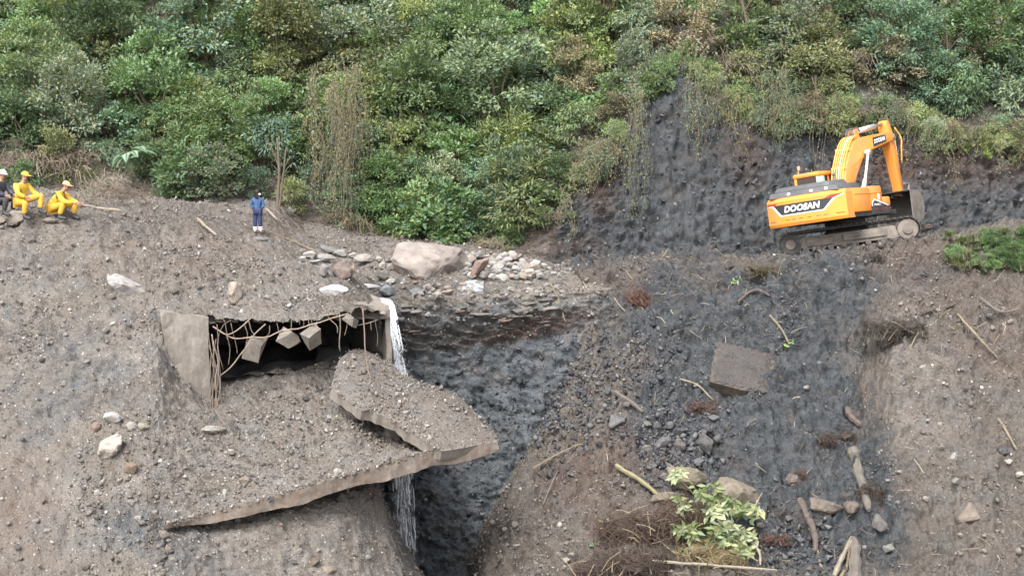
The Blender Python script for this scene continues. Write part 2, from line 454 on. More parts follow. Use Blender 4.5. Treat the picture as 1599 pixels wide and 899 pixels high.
# the sheet runs down to the slab's edge; below the slab a second sheet starts further back
sheet('debris_mound', [c[:9] for c in mound_cols], [.25, .09, .062, .062, .062, .062, .062, .062, .062, .062, .08, .12], [.20, .13, .075, .06, .07, .06, .058, .10], 0.28, mound_mask, mound_hole, 2, mound_pin)
base_cols = [
    col(120, [(800, 33.6), (860, 32.4), (905, 31.7), (1050, 29.9), (1250, 27.5)]),
    col(215, [(808, 32.6), (850, 31.9), (905, 31.1), (1050, 29.1), (1250, 26.6)]),
    col(262, [(812, 32.4), (838, 31.62), (905, 30.75), (1050, 28.75), (1250, 26.5)]),
    col(330, [(785, 34.2), (838, 32.45), (905, 31.4), (1050, 29), (1250, 27)]),
    col(430, [(760, 35.4), (808, 33.3), (905, 31.9), (1050, 29.4), (1250, 27)]),
    col(540, [(725, 36.6), (775, 34.5), (905, 32.9), (1050, 30), (1250, 27.5)]),
    [(588, 705, 37.6), (592, 756, 35.9), (630, 905, 34.4), (680, 1050, 31), (700, 1250, 28)],
    [(590, 705, 40.5), (592, 770, 38.8), (660, 897, 37.0), (720, 1050, 33.5), (750, 1250, 30)],
    [(580, 720, 45), (586, 800, 44), (660, 930, 43), (720, 1080, 39), (770, 1280, 34)],
]
def base_mask(W, u, v, ci, ri):
    dark = 0.30 * blob(u, v, 250, 850, 200, 50, 20) + 0.3 * blob(u, v, 640, 850, 40, 60)
    rust = 0.5 * blob(u, v, 590, 745, 60, 30) + 0.35 * blob(u, v, 20, 850, 60, 60)
    damp = 0.3 * blob(u, v, 620, 860, 60, 60)
    return np.stack([np.clip(dark, 0, 1), np.clip(rust, 0, 1), np.clip(damp, 0, 1)], -1)
sheet('lower_debris_slope', base_cols, 0.062, 0.056, 0.24, base_mask, None, 1)

# ---- stream terrace and the shale cliff of the gorge under it
gorge_cols = [
    col(420, [(336, 53), (376, 49.5), (440, 48), (470, 47), (520, 46.6), (560, 46.3), (650, 45.8), (760, 45), (870, 44.4), (1050, 42.5)]),
    col(500, [(345, 53.4), (384, 49.6), (440, 47.5), (470, 46.5), (520, 46.2), (560, 46.0), (650, 45.4), (760, 44.6), (870, 43.9), (1050, 42)]),
    col(600, [(362, 53.8), (386, 49.8), (440, 46.6), (466, 44.9), (505, 44.3), (556, 44.75), (640, 44.6), (760, 43.8), (870, 43.0), (1050, 41)]),
    col(700, [(374, 54), (386, 50), (434, 46.8), (464, 44.8), (500, 44.2), (546, 44.6), (640, 44.5), (755, 43.6), (866, 42.8), (1050, 41)]),
    col(800, [(392, 54), (398, 49.6), (430, 46.9), (461, 44.9), (490, 44.2), (532, 44.45), (640, 44.1), (750, 43.1), (862, 42.3), (1050, 40.5)]),
    col(870, [(410, 53.5), (422, 48.8), (432, 47.2), (458, 45.2), (482, 44.35), (512, 44.4), (620, 43.5), (740, 42.6), (860, 41.8), (1050, 40)]),
    col(940, [(408, 53), (414, 48.2), (425, 46.8), (452, 45.2), (470, 44.6), (498, 44.2), (600, 43.2), (720, 42.2), (860, 41.2), (1050, 39.5)]),
    col(1040, [(416, 53), (422, 48), (432, 47), (460, 46), (480, 45.4), (510, 45), (610, 44.2), (720, 43.2), (860, 42.4), (1050, 41)]),
]
def gorge_mask(W, u, v, ci, ri):
    ri = ri - 1
    dark = np.clip((ri - 3.75) * 2.2, 0, 1)
    dark = np.maximum(dark, 0.42 * np.clip((ri - 2.0) * 2, 0, 1) * (ri < 4.2))
    dark = np.maximum(dark, 0.3 * blob(u, v, 700, 455, 120, 14))
    rust = blob(u, v, 850, 508, 70, 16, -12) * 0.8 + 0.5 * blob(u, v, 740, 534, 70, 8, -10)
    damp = 0.9 * blob(u, v, 640, 452, 110, 14) + 0.15 * np.clip((ri - 4), 0, 1) * blob(u, v, 650, 720, 130, 200)
    return np.stack([np.clip(dark, 0, 1), np.clip(rust, 0, 1), np.clip(damp, 0, 1)], -1)
sheet('gorge_cliff', gorge_cols, 0.07, 0.055, 0.30, gorge_mask, None, 1, disp=np.array((0.0, -0.93, 0.36)))

# ---- bench and landslide slope on the right
slope_cols = [
    [(862, 408, 54), (880, 432, 49.5), (890, 475, 48), (900, 535, 47), (850, 660, 46), (795, 745, 45), (740, 850, 44.5), (728, 930, 43), (700, 1250, 38)],
    [(875, 406, 54), (898, 424, 46.9), (922, 472, 44.9), (905, 545, 43.4), (868, 640, 42.2), (815, 722, 41.0), (765, 825, 39.4), (748, 905, 38.2), (720, 1250, 33)],
    [(960, 404, 54), (960, 412, 46.5), (985, 470, 44.5), (985, 540, 42.8), (960, 640, 41), (930, 720, 39.6), (880, 825, 37.9), (870, 905, 36.6), (850, 1250, 31.5)],
    col(1060, [(402, 54), (408, 46), (455, 43.8), (540, 42.3), (640, 40.7), (720, 39.2), (825, 37.4), (905, 36.1), (1250, 31)]),
    col(1200, [(396, 54), (403, 45.5), (455, 43.6), (540, 42.3), (640, 40.7), (720, 39.2), (825, 37.3), (905, 35.9), (1250, 30.8)]),
    col(1320, [(384, 54.3), (392, 45.6), (470, 43.7), (540, 42.5), (640, 40.6), (720, 39.1), (825, 37.2), (905, 35.8), (1250, 30.8)]),
    [(1378, 378, 54.4), (1378, 386, 45.7), (1370, 470, 43.9), (1364, 537, 42.8), (1350, 640, 40.9), (1358, 720, 39.0), (1380, 825, 37.0), (1390, 905, 35.6), (1390, 1250, 30.7)],
    [(1405, 374, 54.5), (1405, 381, 45.8), (1405, 470, 43.6), (1397, 540, 41.4), (1386, 640, 39.7), (1402, 720, 38.3), (1418, 825, 36.7), (1428, 905, 35.4), (1428, 1250, 30.5)],
    col(1500, [(360, 54.5), (374, 46.2), (450, 43.3), (530, 41.4), (640, 39.6), (720, 38.2), (825, 36.5), (905, 35.2), (1250, 30.5)]),
    col(1620, [(340, 54.5), (352, 46.4), (440, 43.3), (530, 41.3), (640, 39.4), (720, 38), (825, 36.3), (905, 35), (1250, 30.3)]),
    col(2050, [(320, 54), (340, 45), (430, 42.5), (530, 40.5), (640, 38.8), (720, 37.5), (825, 36), (905, 34.8), (1250, 30)]),
]
def slope_mask(W, u, v, ci, ri):
    n = fbm(W, 0.5, 3, 0.55, 91) * 0.35
    dark = np.maximum.reduce([
        0.85 * blob(u, v, 1250, 470, 190, 110), 0.9 * blob(u, v, 1270, 580, 110, 120), 0.8 * blob(u, v, 1070, 490, 150, 90), 0.62 * blob(u, v, 1180, 640, 230, 330), 0.8 * blob(u, v, 1220, 720, 95, 200),
        0.75 * blob(u, v, 1060, 640, 130, 90), 0.7 * blob(u, v, 1330, 790, 110, 130), 0.62 * np.clip((1.5 - ri) * 1.5, 0, 1), 0.5 * blob(u, v, 1500, 790, 60, 60), 0.5 * blob(u, v, 1440, 490, 60, 50, 30)])
    light = np.maximum.reduce([0.9 * blob(u, v, 1430, 620, 75, 150, -14), 0.8 * blob(u, v, 1560, 640, 110, 260), 0.7 * blob(u, v, 850, 850, 130, 90), 0.6 * blob(u, v, 960, 640, 50, 50), 0.5 * blob(u, v, 1480, 830, 60, 50)])
    dark = np.clip(np.maximum(dark, 0.16) - light * 0.7 - 0.22 * np.exp(-((ri - 1.15) / 0.35) ** 2) + n, 0, 1)  # bench lip highlight put into the mask as less dark along the crest
    rust = 0.6 * blob(u, v, 940, 730, 90, 50, -25) + 0.45 * blob(u, v, 1440, 420, 60, 40) + 0.3 * blob(u, v, 1560, 520, 80, 80) + 0.4 * blob(u, v, 950, 440, 60, 25)
    damp = np.clip(0.88 - 0.6 * blob(u, v, 1430, 620, 60, 130, -14) - 0.15 * blob(u, v, 1560, 700, 90, 200) - 0.15 * blob(u, v, 830, 850, 100, 80), 0, 1)
    return np.stack([dark, np.clip(rust, 0, 1), damp], -1)
sheet('landslide_slope', slope_cols, [.15, .068, .068, .068, .068, .068, .068, .068, .068, .25], [.13, .06, .06, .062, .062, .062, .062, .16], 0.46, slope_mask, None, 2)

# ---- hillside with the shale scar
hill_cols = [
    col(-700, [(520, 54), (330, 54), (312, 54.6), (150, 60), (0, 64), (-700, 88)]),
    col(0, [(520, 51), (318, 49.8), (298, 50.6), (150, 56.5), (0, 61), (-700, 86)]),
    col(200, [(520, 52), (322, 51.2), (303, 52), (150, 57), (0, 61.5), (-700, 86)]),
    col(400, [(520, 54), (335, 52.3), (316, 53), (150, 58), (0, 62), (-700, 86)]),
    col(600, [(520, 54), (365, 53), (345, 53.8), (180, 58.5), (0, 63), (-700, 87)]),
    col(800, [(520, 54), (400, 52.8), (375, 53.6), (200, 58.5), (0, 63.3), (-700, 87)]),
    col(880, [(520, 53.5), (414, 51.8), (330, 52.8), (190, 57.8), (0, 63), (-700, 87)]),
    col(960, [(520, 53.5), (412, 51.6), (235, 53.8), (150, 57.2), (0, 62.5), (-700, 87)]),
    col(1010, [(520, 53.5), (411, 51.6), (150, 55.2), (105, 57.5), (0, 62), (-700, 87)]),
    col(1060, [(520, 53.5), (410, 51.6), (108, 55.8), (70, 57.8), (0, 61.5), (-700, 87)]),
    col(1130, [(520, 53.5), (408, 51.6), (165, 55.0), (95, 57.8), (0, 61.5), (-700, 87)]),
    col(1200, [(520, 53.5), (405, 51.8), (205, 54.6), (105, 58), (0, 61.5), (-700, 87)]),
    col(1330, [(520, 54), (398, 52.2), (195, 55.0), (100, 58.2), (0, 61.5), (-700, 87)]),
    col(1480, [(520, 54), (388, 52.8), (228, 55.2), (115, 58.5), (0, 62), (-700, 87)]),
    col(1620, [(520, 54), (366, 53), (240, 55), (115, 58.5), (0, 62), (-700, 87)]),
    col(2300, [(520, 53), (350, 51), (245, 53), (115, 57), (0, 61), (-700, 86)]),
]
CUT = [(-900, 999), (840, 420), (870, 370), (900, 295), (955, 250), (1005, 160), (1055, 108), (1080, 112), (1120, 165), (1200, 205), (1300, 195), (1400, 205), (1480, 232), (1620, 242), (2400, 245)]
def hill_mask(W, u, v, ci, ri):
    cut = np.clip((v - poly_below(u, CUT)) / 14 + 0.5, 0, 1)
    dark = np.maximum(cut * 0.95, 0.35 * (u > 860))
    brown = 0.5 * blob(u, v, 1060, 190, 60, 60) + 0.45 * blob(u, v, 1060, 300, 70, 50)
    dark = dark - cut * brown * 0.55
    rust = cut * (0.9 * blob(u, v, 935, 275, 28, 60) + 0.7 * blob(u, v, 1165, 240, 30, 50) + 0.6 * blob(u, v, 900, 385, 40, 18) + 0.75 * blob(u, v, 1500, 262, 150, 30) + 0.5 * blob(u, v, 1370, 250, 60, 40) + 0.8 * blob(u, v, 845, 385, 20, 20))
    rust = np.maximum(rust, 0.35 * (1 - cut))
    return np.stack([np.clip(dark, 0, 1), np.clip(rust, 0, 1), 0.5 * (1 - cut) + 0.9 * cut], -1)
sheet('hillside', hill_cols, [.8, .3, .3, .3, .3, .2] + [.115] * 8 + [.5], [.5, .105, .22, .3, 1.0], 0.46, hill_mask, None, 1, shale_k=(0.12, 0.08, 0.14, 0.08, 0.08), disp=np.array((0.0, -0.85, 0.53)))
# the valley floor far below and the opposite side, so that the ground goes on past the picture
gv = []
for iy, y in enumerate(np.linspace(-60, 60, 13)):
    for x in np.linspace(-120, 120, 13):
        gv.append((x, y, -6.0 + max(0, -(y) - 6) * 0.28 + max(0, abs(x) - 45) * 0.2 + 0.5 * math.sin(x * .21 + y * .13)))
gi = np.arange(169).reshape(13, 13)
gf = np.stack([gi[:-1, :-1], gi[:-1, 1:], gi[1:, 1:], gi[1:, :-1]], -1).reshape(-1, 4)
structure(link('valley_floor', mesh_of('valley_floor', gv, gf, [EARTH], True, {'mask': np.tile((0.2, 0.2, 0.3), (169, 1))})))
# ================================================================ rocks
def hull_rock(seed, n=16, sub=1, rough=0.05, bev=0.05):
    rr = random.Random(seed)
    bm = bmesh.new()
    for _ in range(n):
        v = Vector((rr.gauss(0, 1), rr.gauss(0, 1), rr.gauss(0, 1))).normalized() * rr.uniform(0.82, 1.0)
        bm.verts.new(v)
    bmesh.ops.convex_hull(bm, input=bm.verts)
    for v in [v for v in bm.verts if not v.link_faces]: bm.verts.remove(v)
    bmesh.ops.dissolve_limit(bm, angle_limit=R(18), verts=bm.verts, edges=bm.edges)
    if bev: bmesh.ops.bevel(bm, geom=bm.edges[:], offset=bev, segments=1, affect='EDGES', profile=0.5)
    bmesh.ops.triangulate(bm, faces=bm.faces[:])
    if sub:
        bmesh.ops.subdivide_edges(bm, edges=bm.edges[:], cuts=sub, use_grid_fill=True)
        co = np.array([v.co[:] for v in bm.verts])
        d = fbm(co + seed * 3.7, 2.2, 3, 0.55, seed) * rough
        for v, k in zip(bm.verts, d): v.co = v.co * (1 + k)
    me = bpy.data.meshes.new('rock'); bm.to_mesh(me); bm.free()
    me.materials.append(ROCK)
    return me
ROCKS = [hull_rock(100 + i, 12 + (i % 5) * 3, 0, 0, 0.06) for i in range(14)]
BIGROCKS = [hull_rock(300 + i, 14 + (i % 4) * 4, 3, 0.10, 0.10) for i in range(8)]
PALE, TAN, GREY, DARKG, PINK, BROWN, BLUEG = (0.46, 0.44, 0.41), (0.34, 0.29, 0.24), (0.24, 0.235, 0.23), (0.085, 0.087, 0.095), (0.34, 0.25, 0.215), (0.23, 0.185, 0.145), (0.16, 0.19, 0.22)
def jit(c, a=0.12):
    k = 1 + random.uniform(-a, a)
    return tuple(max(0, x * k * (1 + random.uniform(-a, a) * 0.2)) for x in c)
def rock_at(pos, sx, sy, sz, col_, rz=None, tilt=0.25, big=False, name='rock', roll=None):
    me = random.choice(BIGROCKS if big else ROCKS)
    rot = (random.uniform(-tilt, tilt), random.uniform(-tilt, tilt) if roll is None else roll, random.uniform(0, 6.28) if rz is None else rz)
    return link(name, me, None, pos, rot, (sx, sy, sz), tuple(c * 0.78 for c in jit(col_)))
SH_L = ['debris_mound', 'lower_debris_slope']
SH_ALL = ['debris_mound', 'lower_debris_slope', 'gorge_cliff', 'landslide_slope']
def stone_px(u, v, w, h, col_, label, sheetn, roll=0.0, big=False, sink=0.3, name='stone', depth=None, group=None, cat='stone'):
    """a stone w x h pixels large whose centre shows at (u, v), resting on the ground under it"""
    p, n = on(sheetn, u, v + h * 0.25)
    k = p.y / F_PX
    g_ = 1.25 if big else 1.05
    sx, sz = w * k / 2 * g_, h * k / 2 * g_ * 1.04
    o = rock_at(p + n * sz * (0.55 - sink), sx, depth or (sx + sz) / 2, sz, col_, random.uniform(-0.3, 0.3), 0.15, big, name, R(roll))
    if label: tag(o, label, cat, group)
    return o

# stones told apart one by one
for a in [
    (193, 440, 62, 30, (0.50, 0.49, 0.47), 'long pale block of rock lying tilted on the slope below the workers', 'debris_mound', 24, True),
    (368, 450, 24, 34, (0.44, 0.38, 0.31), 'upright tan block stuck in soil above the culvert mouth', 'debris_mound', 0, True),
    (521, 450, 42, 17, (0.60, 0.59, 0.58), 'flat whitish stone at the brink above the culvert roof', 'debris_mound', -4, True),
    (172, 692, 50, 30, (0.52, 0.48, 0.42), 'largest pale stone in the pile left of the wing wall', 'debris_mound', -34, True),
    (175, 648, 34, 18, (0.52, 0.51, 0.49), 'pale stone topping the pile left of the wing wall', 'debris_mound', 8, False),
    (208, 660, 20, 18, (0.42, 0.40, 0.37), 'grey stone at the right of the stone pile', 'debris_mound', 0, False),
    (226, 664, 22, 12, (0.40, 0.35, 0.30), 'flat tan stone at the right end of the stone pile', 'debris_mound', 10, False),
    (152, 664, 14, 18, PINK, 'small pinkish stone at the left edge of the stone pile', 'debris_mound', 0, False),
    (210, 728, 28, 20, (0.27, 0.20, 0.15), 'rounded brown stone below the stone pile', 'debris_mound', 12, False),
    (336, 664, 42, 18, (0.42, 0.40, 0.37), 'half buried pale stone at the foot of the wing wall', 'debris_mound', 0, True),
    (458, 325, 18, 12, (0.33, 0.33, 0.31), 'grey stone at the edge of the forest right of the blue person', 'debris_mound', 0, False),
    (404, 368, 36, 9, (0.24, 0.245, 0.245), 'flat grey rock under the feet of the person in blue', 'debris_mound', 2, True),
    (528, 733, 17, 14, (0.56, 0.53, 0.49), 'white stone just above the stained slab edge', 'debris_mound', 0, False),
    (350, 766, 10, 16, (0.50, 0.48, 0.45), 'small white upright stone on the apron debris', 'debris_mound', 0, False),
    (358, 702, 20, 11, (0.42, 0.39, 0.36), 'flat pale stone in the middle of the apron debris', 'debris_mound', 0, False),
    (382, 744, 22, 14, (0.31, 0.25, 0.21), 'brownish stone low on the apron debris', 'debris_mound', 15, False),
    (218, 804, 18, 12, (0.52, 0.50, 0.47), 'white stone left of the buried slab end', 'debris_mound', 25, False),
    (480, 620, 16, 8, DARKG, 'small dark stone in front of the culvert mouth', 'debris_mound', 0, False),
    (612, 674, 36, 22, (0.24, 0.21, 0.18), 'brown broken lump under the fallen slab', 'debris_mound', 28, True),
    (515, 884, 26, 16, (0.34, 0.28, 0.22), 'tan stone low on the slope under the slab', 'lower_debris_slope', 0, False),
    (494, 874, 24, 18, (0.22, 0.17, 0.13), 'brown stone low on the slope under the slab', 'lower_debris_slope', 0, False),
    (1071, 727, 64, 50, (0.25, 0.205, 0.155), 'brown boulder above the leafy uprooted plant', 'landslide_slope', 10, True),
    (1150, 764, 72, 52, (0.26, 0.215, 0.175), 'broad brown boulder right of the leafy uprooted plant', 'landslide_slope', 22, True),
    (1046, 768, 54, 26, (0.28, 0.23, 0.17), 'low ochre boulder left of the leafy uprooted plant', 'landslide_slope', -10, True),
    (1104, 690, 26, 46, (0.12, 0.122, 0.13), 'long dark shale block leaning above the boulders', 'landslide_slope', -30, False),
    (1062, 690, 20, 22, (0.14, 0.12, 0.11), 'dark brown angular stone above the boulders', 'landslide_slope', 0, False),
    (1035, 690, 34, 16, (0.14, 0.142, 0.15), 'dark flat shale slab left of the boulders', 'landslide_slope', -32, False),
    (958, 652, 32, 26, (0.19, 0.19, 0.19), 'rounded grey stone in the shale rubble', 'landslide_slope', 0, True),
    (1288, 778, 52, 34, (0.185, 0.155, 0.13), 'large brown clod beside the dark root ball', 'landslide_slope', 8, True),
    (1330, 784, 26, 26, (0.18, 0.155, 0.13), 'smaller brown clod beside the dark root ball', 'landslide_slope', 0, True),
    (1240, 745, 26, 18, (0.18, 0.15, 0.13), 'brown clod at the left of the dead timber', 'landslide_slope', 0, True),
    (1489, 708, 13, 17, (0.52, 0.48, 0.43), 'white stone alone on the brown slope', 'landslide_slope', 0, False),
    (1567, 702, 24, 15, (0.07, 0.075, 0.085), 'dark slate stone at the right of the brown slope', 'landslide_slope', 15, False),
    (1575, 718, 14, 10, PALE, 'pale stone under the dark slate stone', 'landslide_slope', 0, False),
    (1590, 738, 16, 12, (0.50, 0.46, 0.43), 'pale stone at the right edge of the picture', 'landslide_slope', 0, False),
    (1512, 792, 44, 44, (0.24, 0.195, 0.16), 'brown earth lump jutting from the lower right slope', 'landslide_slope', 20, True),
    (1386, 852, 24, 18, GREY, 'grey stone beside the broken timber', 'landslide_slope', 0, False),
    (1375, 808, 26, 34, (0.20, 0.19, 0.18), 'flat grey stone under the dark root ball', 'landslide_slope', 20, False),
]:
    o = stone_px(*a[:7], roll=a[7], big=a[8], sink=0.75 if 'under the feet' in a[5] else 0.18 if 'boulder' in a[5] else 0.3)

# the row of stones on the stream terrace, and its great boulder
def terrace_y(u, v):
    t = np.clip((v - 384) / 56.0, 0, 1)
    return 48.9 - 2.0 * t
bo_p = P(670, 412, 47.4)
bo = link('boulder', BIGROCKS[2].copy(), None, bo_p, (0.25, 0.1, 0.4), (1.62, 1.3, 1.08), (0.27, 0.235, 0.212))
tag(bo, 'great pale boulder with a pinkish face in the stone row', 'boulder')
items = []
def riprap(u, v, w, h, col_, base, roll=None, name='terrace_stone'):
    p, _n = on(['gorge_cliff', 'debris_mound'] if u < 610 else 'gorge_cliff', u, v + h * 0.35); y = p.y; k = y / F_PX; p = p + Vector((0, -0.1, h * k * 0.32))
    o = rock_at(p, w * k / 2 * 1.12, (w + h) * k / 4 * 1.1, h * k / 2 * 1.15, col_, random.uniform(-0.4, 0.4), 0.2, False, name, R(random.uniform(-14, 14) if roll is None else roll))
    items.append((o, base, u))
for a in [
    (486, 395, 24, 13, PALE, None), (474, 404, 14, 9, (0.54, 0.53, 0.51), None), (494, 407, 22, 6, (0.54, 0.53, 0.51), None), (511, 401, 32, 12, (0.33, 0.32, 0.31), None),
    (512, 388, 34, 9, (0.30, 0.30, 0.29), None), (532, 393, 30, 12, (0.40, 0.40, 0.39), None), (551, 396, 14, 10, PALE, None), (567, 402, 36, 16, (0.44, 0.40, 0.37), None),
    (581, 413, 8, 6, GREY, None), (472, 393, 12, 9, GREY, None), (507, 420, 18, 20, (0.33, 0.30, 0.30), 20), (592, 404, 10, 10, PALE, None), (609, 404, 18, 10, (0.32, 0.30, 0.28), -10), (612, 414, 18, 14, (0.31, 0.28, 0.26), -20),
    (598, 412, 12, 14, (0.40, 0.36, 0.33), None), (596, 430, 24, 13, (0.10, 0.10, 0.095), None), (611, 437, 16, 9, (0.60, 0.59, 0.58), None), (633, 399, 26, 6, (0.48, 0.45, 0.42), -16),
]:
    riprap(*a[:5], {True: 'pale', False: 'dark'}[a[4][0] > 0.2] + ' stone in the row left of the great boulder', a[5])
for a in [
    (536, 420, 34, 34, (0.24, 0.185, 0.16), 'brown block standing in the row left of the great boulder', 0), (549, 424, 8, 30, (0.42, 0.33, 0.28), 'thin pinkish flake against the brown block', 12),
    (606, 453, 24, 20, (0.22, 0.26, 0.29), 'blue-grey stone at the lip of the waterfall', 10), (577, 446, 40, 9, (0.52, 0.53, 0.54), 'wet whitish slab beside the stream at the waterfall lip', 6),
    (654, 452, 32, 8, (0.17, 0.19, 0.22), 'dark wet stone in the stream below the great boulder', 0), (749, 413, 20, 44, (0.38, 0.25, 0.22), 'pinkish slab leaning to the right of the great boulder', 34),
    (757, 426, 22, 18, (0.30, 0.29, 0.27), 'greenish grey stone at the foot of the leaning pink slab', 20), (735, 402, 24, 14, (0.42, 0.42, 0.36), 'pale angular stone between the boulder and the pink slab', -8),
    (686, 457, 12, 7, (0.5, 0.47, 0.43), 'rounded pale stone in the gravel below the great boulder', 0), (700, 455, 22, 10, (0.36, 0.28, 0.24), 'pinkish gravel stone below the great boulder', 0),
]:
    riprap(*a)
TOP = [(728, 392), (760, 394), (800, 397), (840, 408), (872, 424)]; BOT = [(728, 430), (760, 432), (800, 432), (840, 430), (872, 429)]
rr = random.Random(5); pts = []
for _ in range(4000):
    u = rr.uniform(728, 872); t = rr.random(); v = np.interp(u, *zip(*TOP)) * (1 - t) + np.interp(u, *zip(*BOT)) * t
    if any((u - a) ** 2 + ((v - b) * 1.5) ** 2 < 62 for a, b in pts) or (738 < u < 768 and v > 400): continue
    pts.append((u, v))
for u, v in pts:
    w = rr.uniform(9, 22) * (0.8 if u > 840 else 1); h = w * rr.uniform(0.5, 0.8)
    c = rr.choice([PALE, PALE, (0.50, 0.48, 0.45), (0.40, 0.37, 0.34), (0.33, 0.32, 0.31), (0.36, 0.30, 0.26)])
    half = 'upper' if v < (np.interp(u, *zip(*TOP)) + np.interp(u, *zip(*BOT))) / 2 else 'lower'
    third = 'beside the pink slab' if u < 790 else 'tapering towards the shale scar' if u > 830 else 'at the middle of the pile'
    riprap(u, v, w, h, c, f'{"pale" if c[0] > 0.39 else "greyish"} stone in the {half} stone pile {third}')
rr = random.Random(15)
for k in range(34):       # broken slabs of the layered bank, jutting out under the terrace
    u = rr.uniform(632, 880); v = rr.uniform(470, 535 - (u - 632) * 0.10)
    p, n = on('gorge_cliff', u, v); w = rr.uniform(12, 34); k_ = p.y / F_PX
    c = rr.choice([(0.19, 0.175, 0.16), (0.24, 0.22, 0.20), (0.15, 0.14, 0.135), (0.20, 0.145, 0.115)])
    o = rock_at(p + Vector((0, 0.12, 0)), w * k_ / 2 * 1.2, 0.28, rr.uniform(4, 8) * k_ / 2 * 1.2, c, rr.uniform(-.25, .25), 0.12, False, 'bank_stone')
    items.append((o, f'{"reddish" if c[2] < 0.12 else "grey"} slab jutting from the layered bank ' + ('beside the waterfall' if u < 700 else 'below the pink slab' if u < 790 else 'near the shale scar'), u))
for k in range(60):       # pale rubble on the shelf
    u = rr.uniform(610, 880); v = rr.uniform(441, 463)
    p, n = on('gorge_cliff', u, v); w = rr.uniform(7, 15); k_ = p.y / F_PX
    o = rock_at(p, w * k_ / 2 * 1.2, w * k_ / 2, w * k_ / 2 * .75, rr.choice([(0.36, 0.34, 0.315), (0.28, 0.26, 0.24), (0.22, 0.21, 0.20), (0.34, 0.28, 0.24)]), None, 0.3, False, 'loose_stone')
    items.append((o, f'{"small" if w < 11 else "medium"} stone on the shelf ' + ('below the great boulder' if u < 735 else 'below the stone pile' if u < 810 else 'at the right end of the terrace'), u))
label_set(items, 'stone', 'stones piled on the stream terrace')

# mid-sized loose stones scattered over the slopes, each one its own
mid = []
def scatter_mid(n, poly, cols, smin, smax, sheetn, where, seed):
    rr = random.Random(seed); k = 0; got = []
    tries = 0
    while k < n and tries < 3000:
        tries += 1
        u = rr.uniform(poly[0], poly[2]); v = rr.uniform(poly[1], poly[3])
        if any((u - a) ** 2 + (v - b) ** 2 < 240 for a, b in got): continue
        got.append((u, v)); w = rr.uniform(smin, smax)
        c, word = rr.choice(cols)
        o = stone_px(u, v, w, w * rr.uniform(0.5, 0.85), c, None, sheetn, rr.uniform(-30, 30))
        mid.append((o, f'{word} loose stone {where}', u)); k += 1
PL = [((0.30, 0.28, 0.255), 'pale'), ((0.38, 0.36, 0.33), 'pale'), ((0.19, 0.165, 0.145), 'brownish'), ((0.14, 0.134, 0.13), 'dark grey')]
scatter_mid(12, (10, 350, 230, 430), PL, 9, 16, 'debris_mound', 'on the upper slope below the workers', 1)
scatter_mid(12, (240, 385, 460, 475), PL, 9, 16, 'debris_mound', 'on the slope above the culvert', 2)
scatter_mid(12, (10, 490, 240, 620), PL, 9, 15, 'debris_mound', 'on the slope left of the wing wall', 3)
scatter_mid(14, (240, 690, 470, 790), PL, 9, 15, 'debris_mound', 'on the debris apron above the stained slab edge', 4)
scatter_mid(10, (400, 600, 520, 690), PL, 9, 14, 'debris_mound', 'in front of the culvert mouth', 5)
scatter_mid(14, (10, 690, 230, 890), PL, 9, 16, 'debris_mound', 'on the lower left slope', 6)
scatter_mid(10, (280, 850, 600, 895), PL, 9, 15, 'lower_debris_slope', 'on the slope under the slab', 7)
DS = [((0.10, 0.102, 0.11), 'dark'), ((0.14, 0.142, 0.15), 'dark'), ((0.19, 0.18, 0.17), 'grey'), ((0.075, 0.078, 0.086), 'black')]
scatter_mid(26, (1000, 650, 1120, 760), DS, 12, 24, 'landslide_slope', 'in the shale rubble above the boulders', 8)
scatter_mid(22, (860, 560, 1010, 700), DS, 9, 18, 'landslide_slope', 'in the shale rubble at the gorge side', 9)
scatter_mid(16, (1180, 800, 1300, 895), DS, 10, 18, 'landslide_slope', 'in the shale rubble beside the dead timber', 10)
scatter_mid(16, (1440, 480, 1590, 700), PL, 9, 15, 'landslide_slope', 'on the brown slope at the right', 11)
scatter_mid(12, (1420, 720, 1590, 890), PL, 9, 15, 'landslide_slope', 'low on the brown slope at the right', 12)
scatter_mid(12, (770, 760, 900, 890), PL, 9, 16, 'landslide_slope', 'on the brown earth by the gorge bottom', 13)
scatter_mid(10, (640, 470, 880, 500), PL, 9, 14, 'gorge_cliff', 'in the gravel bank under the terrace', 14)
rr = random.Random(44)
for k in range(18):
    v = 824 + k * 4.2; u = 257 + rr.uniform(-12, 14); w = rr.uniform(9, 20)
    o = stone_px(u, v, w, w * rr.uniform(.55, .8), rr.choice([(0.30, 0.28, 0.25), (0.2, 0.18, 0.16), (0.16, 0.15, 0.145), (0.24, 0.20, 0.17)]), None, SH_L, rr.uniform(-20, 20))
    mid.append((o, f'{"big" if w > 14 else "small"} stone in the trail below the buried end of the slab', u))
label_set(mid, 'stone', 'loose stones on the slopes')

